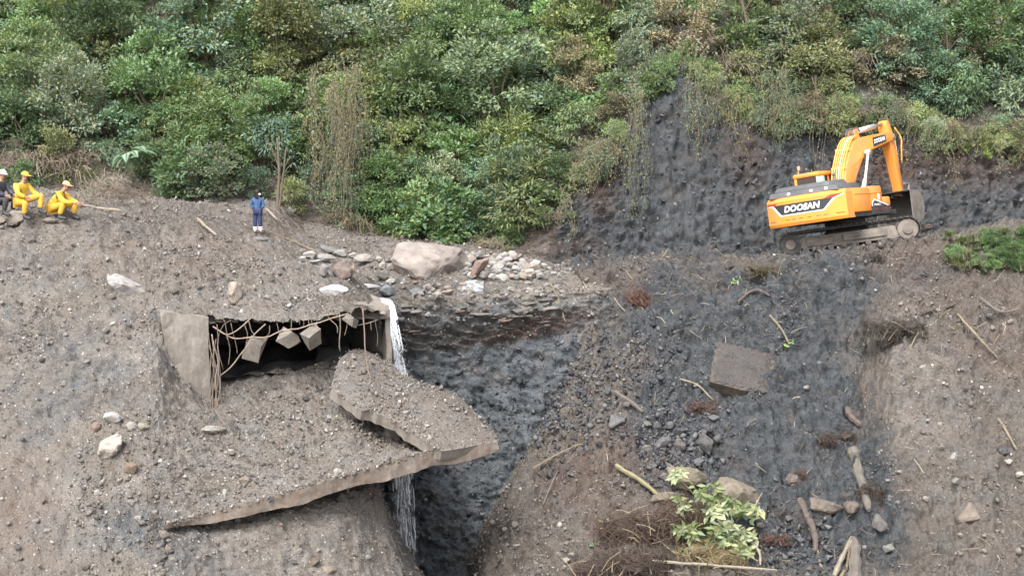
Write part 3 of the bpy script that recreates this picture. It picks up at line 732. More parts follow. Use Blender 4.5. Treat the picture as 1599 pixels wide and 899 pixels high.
# ---- rubble too small to count: one mesh per slope
TEMPL = []
for i in range(8):
    bm = bmesh.new(); rr = random.Random(900 + i)
    for _ in range(7):
        bm.verts.new(Vector((rr.gauss(0, 1), rr.gauss(0, 1), rr.gauss(0, 1))).normalized())
    bmesh.ops.convex_hull(bm, input=bm.verts)
    for v in [v for v in bm.verts if not v.link_faces]: bm.verts.remove(v)
    bmesh.ops.triangulate(bm, faces=bm.faces[:])
    bm.verts.index_update()
    TEMPL.append((np.array([v.co[:] for v in bm.verts]), np.array([[v.index for v in f.verts] for f in bm.faces])))
    bm.free()
def rand_rot(n):
    q = RNG.normal(size=(n, 4)); q /= np.linalg.norm(q, axis=1)[:, None]
    w, x, y, z = q.T
    return np.stack([np.stack([1 - 2 * (y * y + z * z), 2 * (x * y - z * w), 2 * (x * z + y * w)], -1),
                     np.stack([2 * (x * y + z * w), 1 - 2 * (x * x + z * z), 2 * (y * z - x * w)], -1),
                     np.stack([2 * (x * z - y * w), 2 * (y * z + x * w), 1 - 2 * (x * x + y * y)], -1)], -2)
def rubble(name, sheetn, n, smin, smax, power, colfn, label, weight=None, flat=(0.35, 0.85), box=(-200, 1800, 280, 1010)):
    s = SHEETS[sheetn]
    ok = (s['U'] > box[0]) & (s['U'] < box[1]) & (s['V'] > box[2]) & (s['V'] < box[3])
    w = ok * s['A']
    if weight is not None: w = w * np.clip(weight(s['U'], s['V'], s['W'], s['M']), 0, None)
    k = RNG.choice(len(w), n, p=w / w.sum())
    size = smin * (1 - RNG.random(n) * (1 - (smin / smax) ** power)) ** (-1 / power)
    pos = s['W'][k] + RNG.normal(size=(n, 3)) * 0.03 + s['N'][k] * (size * RNG.uniform(-0.15, 0.45, n))[:, None]
    colr = colfn(s['U'][k], s['V'][k], s['M'][k], n)
    rot = rand_rot(n); VV, FF, CC = [], [], []; off = 0
    t = RNG.integers(0, len(TEMPL), n)
    for i, (tv, tf) in enumerate(TEMPL):
        sel = np.where(t == i)[0]
        sc3 = size[sel][:, None] * np.stack([np.ones(len(sel)), RNG.uniform(0.6, 1.0, len(sel)), RNG.uniform(*flat, len(sel))], -1)
        v = np.einsum('nij,nkj->nki', rot[sel], tv[None] * sc3[:, None]) + pos[sel][:, None]
        VV.append(v.reshape(-1, 3)); CC.append(np.repeat(colr[sel], len(tv), 0))
        FF.append((tf[None] + (np.arange(len(sel)) * len(tv))[:, None, None] + off).reshape(-1, 3)); off += len(sel) * len(tv)
    o = link(name, mesh_of(name, np.concatenate(VV), np.concatenate(FF), [STONES], False, {'tint': np.concatenate(CC)}))
    o['kind'] = 'stuff'; o['label'] = label; o['category'] = 'rubble'
    return o
def soil_stone(u, v, m, n):
    base = np.array([(0.155, 0.137, 0.121), (0.135, 0.115, 0.098), (0.195, 0.178, 0.161), (0.30, 0.28, 0.257), (0.12, 0.113, 0.11), (0.42, 0.40, 0.375), (0.18, 0.145, 0.124)])
    c = base[RNG.choice(7, n, p=[.32, .24, .19, .085, .10, .017, .048])] * RNG.uniform(0.8, 1.2, (n, 1))
    sh = np.array([(0.075, 0.078, 0.086), (0.105, 0.107, 0.115), (0.05, 0.052, 0.058), (0.135, 0.13, 0.128)])[RNG.choice(4, n)] * RNG.uniform(0.8, 1.3, (n, 1))
    f = (m[:, 0] > RNG.uniform(0.25, 0.7, n))[:, None]
    return np.where(f, sh, c)
rubble('mound_gravel', 'debris_mound', 32000, 0.018, 0.13, 2.4, soil_stone, 'small stones and clods strewn over the left debris mound', lambda u, v, w, m: 0.12 + 1.6 * np.clip(fbm(w, 0.8, 4, 0.6, 5) + 0.1, 0, 1.3) ** 2 + 0.7 * ((u < 480) & (u > 120) & (v > 640)))
rubble('lower_gravel', 'lower_debris_slope', 5000, 0.018, 0.13, 2.5, soil_stone, 'small stones strewn on the slope under the slab')
rubble('terrace_gravel', 'gorge_cliff', 9000, 0.025, 0.15, 2.2, soil_stone, 'gravel and small stones in the bank under the stream terrace', lambda u, v, w, m: (m[:, 0] < 0.7) * 1.0 + 0.12)
rubble('slope_gravel', 'landslide_slope', 17000, 0.02, 0.14, 2.4, soil_stone, 'small stones, clods and shale chips strewn over the landslide slope', lambda u, v, w, m: 0.12 + 1.5 * np.clip(fbm(w, 0.7, 4, 0.6, 15) + 0.1, 0, 1.3) ** 2 + 0.9 * blob(u, v, 830, 830, 100, 90), box=(700, 1800, 380, 1010))
rubble('shale_rubble', 'landslide_slope', 5500, 0.04, 0.19, 2.1, lambda u, v, m, n: np.array([(0.06, 0.062, 0.069), (0.085, 0.087, 0.094), (0.04, 0.042, 0.047), (0.12, 0.118, 0.118)])[RNG.choice(4, n)] * RNG.uniform(0.75, 1.3, (n, 1)),
       'dark broken shale chips heaped on the landslide slope', lambda u, v, w, m: blob(u, v, 1050, 690, 80, 80) ** 2 + blob(u, v, 900, 620, 60, 110, 20) ** 2 + 0.8 * blob(u, v, 1240, 860, 90, 60) ** 2 + 0.5 * blob(u, v, 1000, 560, 70, 60) ** 2, flat=(0.25, 0.6), box=(760, 1400, 470, 1000))
rubble('scar_chips', 'hillside', 2600, 0.04, 0.20, 2.4, lambda u, v, m, n: np.array([(0.05, 0.052, 0.06), (0.085, 0.087, 0.096), (0.035, 0.036, 0.042), (0.13, 0.13, 0.135)])[RNG.choice(4, n)] * RNG.uniform(0.75, 1.3, (n, 1)),
       'broken shale plates on the face of the scar', lambda u, v, w, m: 1.0 * (v > poly_below(u, CUT) + 10), flat=(0.15, 0.4), box=(830, 1750, 110, 420))
rubble('gorge_chips', 'gorge_cliff', 5000, 0.03, 0.20, 2.3, lambda u, v, m, n: np.array([(0.05, 0.053, 0.06), (0.085, 0.089, 0.098), (0.035, 0.037, 0.042), (0.13, 0.133, 0.14)])[RNG.choice(4, n)] * RNG.uniform(0.75, 1.3, (n, 1)),
       'broken shale plates on the face of the gorge', lambda u, v, w, m: 1.0 * (m[:, 0] > 0.7), flat=(0.15, 0.4), box=(560, 960, 480, 960))
rubble('churned_mud', 'landslide_slope', 1800, 0.03, 0.20, 2.0, lambda u, v, m, n: np.array([(0.06, 0.058, 0.056), (0.085, 0.08, 0.076), (0.11, 0.10, 0.09), (0.045, 0.046, 0.05)])[RNG.choice(4, n)] * RNG.uniform(0.75, 1.3, (n, 1)),
       'churned clods of dark mud around the excavator tracks', lambda u, v, w, m: blob(u, v, 1320, 388, 150, 16, -8) ** 2, flat=(0.4, 0.9), box=(1150, 1500, 360, 440))
# ================================================================ tubes and generic builders
def tube_arrays(pts, radii, sides=5):
    """verts, quads of a tube along a polyline"""
    pts = np.asarray(pts, float); n = len(pts)
    radii = np.full(n, radii) if np.isscalar(radii) else np.asarray(radii, float)
    t = np.gradient(pts, axis=0); t /= np.linalg.norm(t, axis=1)[:, None] + 1e-9
    ref = np.array((0.31, 0.17, 0.93)) if abs(t[0] @ np.array((0.31, 0.17, 0.93))) < 0.9 else np.array((1.0, 0, 0))
    V = []
    for i in range(n):
        a = np.cross(t[i], ref); a /= np.linalg.norm(a) + 1e-9
        b = np.cross(t[i], a)
        ang = np.arange(sides) * 2 * math.pi / sides
        V.append(pts[i] + radii[i] * (np.cos(ang)[:, None] * a + np.sin(ang)[:, None] * b))
    V = np.concatenate(V)
    i = np.arange(n - 1)[:, None] * sides; j = np.arange(sides)[None]; k = (j + 1) % sides
    Fq = np.stack([i + j, i + k, i + sides + k, i + sides + j], -1).reshape(-1, 4)
    # caps: pinch with degenerate quads
    V = np.concatenate([V, pts[:1], pts[-1:]])
    c0, c1 = n * sides, n * sides + 1
    cap = [(c0, (q + 1) % sides, q, q) for q in range(0)]
    F0 = np.array([[c0, (q + 1) % sides, q, c0] for q in range(sides)])
    F1 = np.array([[c1, (n - 1) * sides + q, (n - 1) * sides + (q + 1) % sides, c1] for q in range(sides)])
    return V, Fq, np.concatenate([F0[:, :3], F1[:, :3]])
def smooth_line(pts, n=12, wob=0.0, seed=0):
    pts = [Vector(p) for p in pts]
    out = []
    P_ = [pts[0] * 2 - pts[1]] + pts + [pts[-1] * 2 - pts[-2]]
    m = len(pts) - 1
    for i in range(n + 1):
        f = i / n * m; k = min(int(f), m - 1); t = f - k
        a, b, c, d = P_[k], P_[k + 1], P_[k + 2], P_[k + 3]
        out.append(0.5 * ((2 * b) + (c - a) * t + (2 * a - 5 * b + 4 * c - d) * t * t + (3 * b - a - 3 * c + d) * t ** 3))
    out = np.array([p[:] for p in out])
    if wob:
        out = out + np.stack([vnoise(out * 2.3 + seed * 7.1 + k * 31, seed + k) for k in range(3)], -1) * wob
    return out
class MB:
    """collects geometry for one mesh"""
    def __init__(s): s.v = []; s.f = []; s.n = 0; s.t = []
    def add(s, V, *Fs, tint=None):
        V = np.asarray(V, float)
        for F in Fs: s.f += [tuple(int(q) + s.n for q in f) for f in F]
        s.v.append(V); s.n += len(V)
        if tint is not None: s.t.append(np.tile(tint, (len(V), 1)))
        return s
    def tube(s, pts, r, sides=5, tint=None):
        V, a, b = tube_arrays(pts, r, sides); return s.add(V, a, b, tint=tint)
    def prism(s, bottom, top):
        n = len(bottom)
        F = [tuple(range(n))[::-1], tuple(range(n, 2 * n))] + [(i, (i + 1) % n, n + (i + 1) % n, n + i) for i in range(n)]
        return s.add(np.array([list(p) for p in bottom] + [list(p) for p in top]), F)
    def box(s, x0, x1, y0, y1, z0, z1):
        return s.prism([(x0, y0, z0), (x1, y0, z0), (x1, y1, z0), (x0, y1, z0)], [(x0, y0, z1), (x1, y0, z1), (x1, y1, z1), (x0, y1, z1)])
    def mesh(s, name, mat, bevel=0.0, smooth=False, seg=2):
        me = mesh_of(name, np.concatenate(s.v), s.f, [mat] if mat else [], smooth and not bevel, {'tint': np.concatenate(s.t)} if s.t else None)
        if bevel:
            bm = bmesh.new(); bm.from_mesh(me)
            bmesh.ops.recalc_face_normals(bm, faces=bm.faces[:])
            ed = [e for e in bm.edges if len(e.link_faces) == 2 and e.calc_face_angle(0) > R(25)]
            bmesh.ops.bevel(bm, geom=ed, offset=bevel, segments=seg, affect='EDGES', profile=0.5, clamp_overlap=True)
            bm.to_mesh(me); bm.free()
            if smooth:
                me.polygons.foreach_set('use_smooth', np.ones(len(me.polygons), bool))
                me.set_sharp_from_angle(angle=R(40))
        return me
    def build(s, name, mat, parent=None, bevel=0.0, smooth=False, color=None, seg=2):
        return link(name, s.mesh(name, mat, bevel, smooth, seg), parent, color=color)
def empty(name, loc=(0, 0, 0), rot=None):
    o = link(name, None, None, loc, rot); o.empty_display_size = 0.2
    return o

# ================================================================ culvert
def concrete_mat(name, base, stain):
    m, nt, b = new_mat(name)
    tc = N(nt, 'ShaderNodeTexCoord').outputs['Object']
    mp = N(nt, 'ShaderNodeMapping'); mp.inputs['Scale'].default_value = (2.2, 2.2, 0.35); nt.links.new(tc, mp.inputs[0])
    drip = noise_tex(nt, 2.2, 5, 0.65, mp.outputs[0])
    fine = noise_tex(nt, 9, 6, 0.7, tc)
    c = mixc(nt, ramp(nt, drip, [(0.35, 0.0), (0.7, 1.0)]), base, stain)
    c = mixc(nt, 1.0, c, ramp(nt, fine, [(0.25, 0.72), (0.75, 1.15)]), 'MULTIPLY')
    nt.links.new(c, b.inputs['Base Color']); b.inputs['Roughness'].default_value = 0.9
    bump(nt, b, fine, 0.5, 0.03)
    return m
CONC = concrete_mat('concrete', (0.245, 0.225, 0.20), (0.165, 0.14, 0.12))
CONC_STAIN = concrete_mat('stained_concrete', (0.235, 0.205, 0.18), (0.165, 0.12, 0.092))
REBAR = tinted_mat('rebar', 0.85, 0.3, 6, (0.20, 0.13, 0.09), 0.35, 0.2)
def rough_block(mb_or_me, cuts=5, amp=0.04, seed=0):
    bm = bmesh.new(); bm.from_mesh(mb_or_me)
    bmesh.ops.recalc_face_normals(bm, faces=bm.faces[:])
    bmesh.ops.triangulate(bm, faces=[f for f in bm.faces if len(f.verts) > 4])
    bmesh.ops.subdivide_edges(bm, edges=bm.edges[:], cuts=cuts, use_grid_fill=True)
    co = np.array([v.co[:] for v in bm.verts])
    d = np.stack([fbm(co, 1.6, 4, 0.6, seed + k) for k in range(3)], -1) * amp
    for v, q in zip(bm.verts, d): v.co = v.co + Vector(q.tolist())
    bm.to_mesh(mb_or_me); bm.free()
    return mb_or_me
culvert = empty('box_culvert', P(460, 600, 38.5))
tag(culvert, 'broken concrete box culvert with dark mouth and bare reinforcing bars in the debris', 'culvert')
def world_part(name, me, parent=culvert, color=None):
    o = link(name, me, parent, color=color)
    o.matrix_parent_inverse = Matrix.Translation(parent.location).inverted()
    return o
AX = Vector((-0.27, 0.963, 0))                      # the culvert runs back into the hill, a little to the left
def vert(p, dz): return Vector((p.x, p.y, p.z + dz))
A0, B0 = P(318, 497, 37.75), P(604, 486, 39.3)
# roof slab
rb = [A0 + AX * 0.12, B0 + AX * 0.12, B0 + AX * 8, A0 + AX * 8]
m = MB().prism([vert(p, -0.16) for p in rb], [vert(p, 0.22) for p in rb]).mesh('roof_slab', CONC)
world_part('roof_slab', rough_block(m, 14, 0.10, 4))
# inner walls and back
for nm, p, s in (('side_wall', A0, -0.4), ('side_wall', B0, 0.14)):
    q = [p, vert(p, 0) + Vector((s, 0, 0)), p + AX * 8 + Vector((s, 0, 0)), p + AX * 8]
    q = [x + AX * (0.25 if s > 0 else 0.3) for x in q]
    m = MB().prism([vert(x, -3.3) for x in q], [vert(x, -0.16) for x in q]).mesh(nm, CONC)
    world_part(nm, rough_block(m, 6, 0.05, 8))
q = [A0 + AX * 8, B0 + AX * 8, B0 + AX * 8.4, A0 + AX * 8.4]
world_part('back_fill', rough_block(MB().prism([vert(x, -3.5) for x in q], [vert(x, 0.2) for x in q]).mesh('back_fill', EARTH), 6, 0.15))
# broken ragged lip of the roof
for k in range(16):
    t = (k + random.uniform(0.2, 0.8)) / 16
    p = A0.lerp(B0, t) + AX * random.uniform(-0.02, 0.12) + Vector((0, 0, random.uniform(-0.15, -0.02)))
    o = world_part('broken_lip', random.choice(ROCKS), color=jit((0.27, 0.24, 0.215)))
    o.location = p; o.scale = (random.uniform(.14, .34), random.uniform(.12, .2), random.uniform(.05, .10)); o.rotation_euler = (random.uniform(-.3, .3), random.uniform(-.2, .2), random.uniform(-.5, .5))
# wing wall
w0, w1 = P(250, 486, 36.85), P(325, 497, 37.35)
wq = [w0, w1, w1 + AX * 0.42, w0 + AX * 0.42]
wb = [vert(x, -3.2) for x in wq]
wb[0] = P(262, 566, 36.8); wb[3] = wb[0] + AX * 0.42
m = MB().prism(wb, wq).mesh('wing_wall', CONC)
world_part('wing_wall', rough_block(m, 9, 0.05, 12))
# floor slab with its long stained front edge
edge_t = [(258, 822, 31.72), (330, 803, 32.22), (430, 776, 32.68), (540, 744, 33.42), (640, 714, 34.3), (705, 703, 34.95), (778, 690, 35.5)]
thick = [0.10, 0.26, 0.34, 0.38, 0.42, 0.38, 0.28]
back = Vector((-0.42, 0.90, -0.12))
top, bot, nb = [], [], 40
for i in range(nb + 1):
    f = i / nb * 6; k = min(int(f), 5); t = f - k
    e = [edge_t[k][q] * (1 - t) + edge_t[k + 1][q] * t for q in range(3)]
    th = thick[k] * (1 - t) + thick[k + 1] * t
    p = P(*e) + Vector((0, 0, 0.035)); top.append(p); bot.append(vert(p, -th + 0.05 * vnoise(np.array((i * 0.5, 3.3, 1.1)), 5)) + Vector((0.0, 0.06, 0)))
V = [x[:] for x in top] + [x[:] for x in bot] + [(x + back * 3)[:] for x in top] + [(x + back * 3)[:] for x in bot]
n1 = nb + 1; Fs = []
for i in range(nb):
    Fs += [(i, i + 1, n1 + i + 1, n1 + i), (2 * n1 + i, 2 * n1 + i + 1, i + 1, i), (n1 + i, n1 + i + 1, 3 * n1 + i + 1, 3 * n1 + i), (3 * n1 + i, 3 * n1 + i + 1, 2 * n1 + i + 1, 2 * n1 + i)]
Fs += [(0, n1, 3 * n1, 2 * n1), (nb, 2 * n1 + nb, 3 * n1 + nb, n1 + nb)]
fs = world_part('floor_slab', rough_block(mesh_of('floor_slab', V, Fs, [CONC_STAIN]), 3, 0.034, 20))
ev = np.array([x[:] for x in top]); ev = np.concatenate([ev[:-1] * (1 - t) + ev[1:] * t for t in np.linspace(0, .95, 12)])
eu, ew = proj(ev)
SHEETS['slab_edge'] = dict(W=ev + np.array((0, 0.05, 0.0)), N=np.tile((0, -0.3, 0.95), (len(ev), 1)), U=eu, V=ew, M=np.zeros((len(ev), 3)), A=np.ones(len(ev)) * (eu < 690))
g = rubble('edge_rubble', 'slab_edge', 900, 0.02, 0.11, 2.0, soil_stone, 'crumbs of earth and stone along the slab edge')
del g['label']; del g['category']; g.parent = culvert; g.matrix_parent_inverse = Matrix.Translation(culvert.location).inverted()
fs['label'] = 'long stained edge of the floor slab jutting over the gorge'
# reinforcing bars (photo pixel polylines, each with its distance)
def px_line(pts, y): return [P(p[0], p[1], p[2] if len(p) > 2 else y) for p in pts]
bars = [
    ([(333, 508), (352, 520), (380, 528), (420, 523), (470, 510), (510, 502), (545, 488)], 37.3, .026), ([(336, 512), (352, 522), (366, 520), (380, 510), (394, 496)], 37.2, .026),
    ([(342, 588), (362, 570), (384, 544), (398, 522), (414, 506)], 37.2, .026), ([(531, 478), (531.5, 510), (531, 546)], 37.6, .024), ([(336, 497), (350, 498), (354, 520), (356, 540)], 37.4, .016),
    ([(360, 505), (366, 530), (370, 550)], 37.6, .014), ([(352, 520), (357, 545), (354, 568)], 37.6, .014), ([(382, 508), (386, 524), (385, 540)], 37.5, .016), ([(388, 500), (393, 515), (398, 522)], 37.4, .016),
    ([(434, 503), (435, 515), (436, 528)], 37.5, .016), ([(453, 500), (454, 510), (455, 522)], 37.5, .016), ([(465, 498), (466, 508)], 37.5, .013), ([(471, 496), (474, 504), (472, 512)], 37.6, .014),
    ([(480, 495), (482, 505), (484, 520)], 37.5, .016), ([(486, 494), (487, 508), (484, 540)], 37.4, .016), ([(494, 492), (496, 504), (490, 514)], 37.5, .014), ([(470, 500), (500, 496), (524, 490)], 37.6, .018),
    ([(508, 484), (516, 500), (527, 512), (528, 522)], 37.6, .016), ([(543, 500), (541, 512), (537, 524)], 37.8, .013), ([(548, 480), (549, 495)], 37.8, .013), ([(555, 508), (575, 505), (590, 500)], 38.0, .016), ([(577, 500), (580, 514)], 38.2, .012), ([(588, 500), (588, 540)], 38.3, .010),
    ([(567, 481), (570, 520), (573, 570), (582, 598), (598, 622), (611, 637), (610, 650), (613, 662)], 36.9, .026), ([(527, 600), (530, 620), (540, 640), (552, 652), (567, 657), (566, 664)], 36.2, .028),
    ([(420, 508), (419, 520), (412, 532)], 37.5, .014), ([(362, 500), (348, 512), (340, 540), (350, 578)], 37.4, .014),
    ([(338, 640), (352, 662), (374, 686), (400, 704), (440, 722), (462, 736)], 35.6, .020), ([(322, 636), (336, 652), (346, 668)], 36.2, .016),
]
rrb = random.Random(3)
for k in range(11):
    u = 326 + k * 1.6 + rrb.uniform(-1, 1); v0 = 536 + rrb.uniform(-30, 30)
    bars.append(([(u - 2, v0), (u + rrb.uniform(-5, 6), v0 + 30), (u + rrb.uniform(-3, 5), v0 + 60), (u + rrb.uniform(-3, 9), 640), (u + rrb.uniform(2, 14), 655 + rrb.uniform(0, 16))], 36.75 + rrb.uniform(-.15, .1), rrb.choice((.014, .018, .024))))
for k, (pp, y, r) in enumerate(bars):
    L = smooth_line(px_line(pp, y), max(8, len(pp) * 4), 0.05, k)
    world_part('reinforcing_bar', MB().tube(L, r * 0.72 * (1 + 0.25 * vnoise(L * 6.0, k)), 5).mesh('reinforcing_bar', REBAR, smooth=True), color=jit((0.22, 0.185, 0.155), 0.3))
# chunks of concrete hanging on the bars
for u, v, w, h, lab, sd in [(395, 543, 29, 34, 'largest concrete chunk hanging tilted on bars in the culvert mouth', 1), (451, 529, 29, 24, 'pointed concrete chunk hanging in the middle of the culvert mouth', 2), (487, 526, 38, 26, 'round concrete chunk hanging on bars right of the pointed one', 3), (549, 501, 19, 13, 'small concrete chunk hanging under the roof at the right', 4)]:
    y = 37.35 if u < 500 else 37.8; k = y / F_PX
    rc = random.Random(sd + 60)
    bm = bmesh.new()
    for cx_ in (-1, 1):
        for cy_ in (-1, 1):
            for cz_ in (-1, 1): bm.verts.new((cx_ * rc.uniform(.35, 1.05), cy_ * rc.uniform(.4, 1.0), cz_ * rc.uniform(.35, 1.05)))
    bmesh.ops.convex_hull(bm, input=bm.verts)
    ck = bpy.data.meshes.new('hanging_chunk'); bm.to_mesh(ck); bm.free(); ck.materials.append(ROCK)
    o = link('hanging_chunk', rough_block(ck, 2, 0.05, sd), None, P(u, v, y), (0.2 + 0.1 * sd, R((0, 22, 41, -28, 15)[sd]), 0.3 * sd), (w * k / 2 * 1.1, 0.22, h * k / 2 * 1.2), (0.20, 0.178, 0.155))
    tag(o, lab, 'concrete chunk')
# debris on the culvert floor, in the dark behind the mouth
V = []; nx, ny = 40, 24
for j in range(ny):
    for i in range(nx):
        p = A0.lerp(B0, i / (nx - 1)) + AX * (0.6 + j / (ny - 1) * 7.6)
        V.append((p.x, p.y, p.z - 1.85 + 0.35 * float(fbm(np.array((p.x, p.y, 0.0)), 0.9, 3, .5, 3)) + (0.45 if i > 26 and j < 8 else 0)))
gi = np.arange(nx * ny).reshape(ny, nx)
world_part('silt', mesh_of('silt', V, np.stack([gi[:-1, :-1], gi[:-1, 1:], gi[1:, 1:], gi[1:, :-1]], -1).reshape(-1, 4), [EARTH], True, {'mask': np.tile((0.5, 0.1, 0.8), (nx * ny, 1))}))

# ---- the fallen roof slab leaning over the edge
fa, fb, fc = P(562, 548, 38.6), P(690, 703, 34.55), P(780, 686, 35.75)
fn = (fb - fa).cross(fc - fa).normalized()
if fn.z < 0: fn = -fn
def on_plane(u, v, off=0.0):
    d = P(u, v, 10.0) - Vector(CAM.tolist()); o = Vector(CAM.tolist())
    t = ((fa + fn * off - o).dot(fn)) / d.dot(fn)
    return o + d * t
outline = [(517, 606), (524, 580), (532, 560), (546, 547), (566, 546), (588, 556), (606, 566), (628, 584), (648, 592), (668, 604), (690, 612), (712, 616), (728, 630), (744, 648), (762, 664), (779, 686), (740, 695), (690, 704), (672, 694), (652, 680), (634, 672), (622, 658), (604, 652), (584, 642), (566, 640), (545, 626)]
dense = []
for i in range(len(outline)):
    a, b = outline[i], outline[(i + 1) % len(outline)]
    for t in (0, 0.33, 0.66):
        jx = 0 if 15 <= i <= 16 else 1.6
        dense.append((a[0] + (b[0] - a[0]) * t + random.uniform(-jx, jx), a[1] + (b[1] - a[1]) * t + random.uniform(-jx, jx) * 0.6))
topp = [on_plane(u, v) for u, v in dense]
botp = [p - fn * 0.30 + Vector((0, random.uniform(0, .1), 0)) for p in topp]
slab = empty('fallen_slab', fb)
tag(slab, 'fallen dirt-covered concrete slab tilted over the floor slab edge', 'concrete slab')
me = MB().prism(botp, topp).mesh('concrete', CONC)
bm = bmesh.new(); bm.from_mesh(me); bmesh.ops.recalc_face_normals(bm, faces=bm.faces[:]); bm.to_mesh(me); bm.free()
world_part('concrete', me, slab)
# earth lying on it: a height sheet inside the outline
ctr = sum(topp, Vector()) / len(topp)
rings = 26; V = []
for r_ in range(rings + 1):
    f = r_ / rings
    for p in topp:
        q = ctr.lerp(p, f * 1.005)
        h = 0.05 + 0.22 * (1 - f ** 4) * (0.6 + 0.5 * float(fbm(np.array(q[:]), 1.3, 4, .55, 13))) - 0.06 * f ** 8
        V.append((q + Vector((0, -0.2, 1)) * h)[:])
nn = len(topp); Fs = []
for r_ in range(rings):
    for i in range(nn):
        Fs.append((r_ * nn + i, r_ * nn + (i + 1) % nn, (r_ + 1) * nn + (i + 1) % nn, (r_ + 1) * nn + i))
Vn = np.array(V)
me = mesh_of('earth_cover', Vn, Fs, [EARTH], True, {'mask': np.tile((0.12, 0.1, 0.1), (len(V), 1))})
world_part('earth_cover', me, slab)
U_, V_ = proj(Vn)
nr_ = np.tile((0, -0.3, 0.95), (len(V), 1))
SHEETS['fallen'] = dict(W=Vn, N=nr_, U=U_, V=V_, M=np.tile((0.1, 0.1, 0.1), (len(V), 1)), A=np.repeat(np.linspace(0.05, 1, rings + 1), nn))
g = rubble('slab_gravel', 'fallen', 2600, 0.02, 0.12, 2.3, soil_stone, 'small stones lying on the fallen slab'); 
del g['label']; del g['category']; g.parent = slab; g.matrix_parent_inverse = Matrix.Translation(slab.location).inverted()

# ---- concrete block in the right slope
p, n = on('landslide_slope', 1160, 588)
MUDC = concrete_mat('muddy_concrete', (0.115, 0.095, 0.078), (0.065, 0.058, 0.052))
cbr = empty('concrete_block', p + Vector((0, 0.06, -0.06)), (R(42), R(12), R(-7)))
tag(cbr, 'square muddy concrete block half sunk in the dark slope', 'concrete block')
link('concrete', rough_block(MB().box(-0.90, 0.90, -0.62, 0.7, -0.55, 0.20).mesh('concrete', MUDC, 0.04), 3, 0.05, 31), cbr)
V = []; nx = 30
for j in range(nx):
    for i in range(nx):
        x, y = -0.91 + 1.82 * i / (nx - 1) + 0.04 * math.sin(j * 1.3), -0.60 + 1.5 * j / (nx - 1) + 0.04 * math.sin(i * 1.7)
        e = min(i, nx - 1 - i, j + 2, nx + 3 - j) / 5
        V.append((x, y, 0.215 + 0.09 * min(1, e) * (0.6 + 0.6 * float(fbm(np.array((x, y, 0.)), 2.0, 3, .6, 44))) - (0.03 if e < 0.3 else 0)))
gi = np.arange(nx * nx).reshape(nx, nx)
link('mud_cover', mesh_of('mud_cover', V, np.stack([gi[:-1, :-1], gi[:-1, 1:], gi[1:, 1:], gi[1:, :-1]], -1).reshape(-1, 4), [EARTH], True, {'mask': np.tile((0.42, 0.2, 0.9), (nx * nx, 1))}), cbr)

# ---- water
def water_mat():
    m, nt, b = new_mat('white_water')
    b.inputs['Base Color'].default_value = (0.86, 0.89, 0.92, 1); b.inputs['Roughness'].default_value = 0.22
    b.inputs['Transmission Weight'].default_value = 0.25; b.inputs['IOR'].default_value = 1.33
    return m
WATER = water_mat()
def film_mat():
    m, nt, b = new_mat('water_film')
    tc = N(nt, 'ShaderNodeTexCoord').outputs['Object']
    mp = N(nt, 'ShaderNodeMapping'); mp.inputs['Scale'].default_value = (8.0, 5.0, 1.5); nt.links.new(tc, mp.inputs[0])
    n = noise_tex(nt, 1.7, 6, 0.75, mp.outputs[0], 0.6)
    a = ramp(nt, n, [(0.47, 0.0), (0.70, 0.72)])
    b.inputs['Base Color'].default_value = (0.80, 0.83, 0.86, 1); b.inputs['Roughness'].default_value = 0.4
    tr = N(nt, 'ShaderNodeBsdfTransparent'); mx = N(nt, 'ShaderNodeMixShader')
    nt.links.new(a, mx.inputs[0]); nt.links.new(tr.outputs[0], mx.inputs[1]); nt.links.new(b.outputs[0], mx.inputs[2]); nt.links.new(mx.outputs[0], nt.nodes['Material Output'].inputs['Surface'])
    return m
FILM = film_mat()
def stream_water():
    m, nt, b = new_mat('stream_water')
    tc = N(nt, 'ShaderNodeTexCoord').outputs['Object']
    n = noise_tex(nt, 5.0, 4, 0.6, tc)
    nt.links.new(mixc(nt, ramp(nt, n, [(0.45, 0.0), (0.7, 1.0)]), (0.20, 0.205, 0.21), (0.55, 0.57, 0.59)), b.inputs['Base Color'])
    b.inputs['Roughness'].default_value = 0.12; b.inputs['Specular IOR Level'].default_value = 0.6
    bump(nt, b, noise_tex(nt, 9.0, 3, 0.6, tc), 0.4, 0.05)
    return m
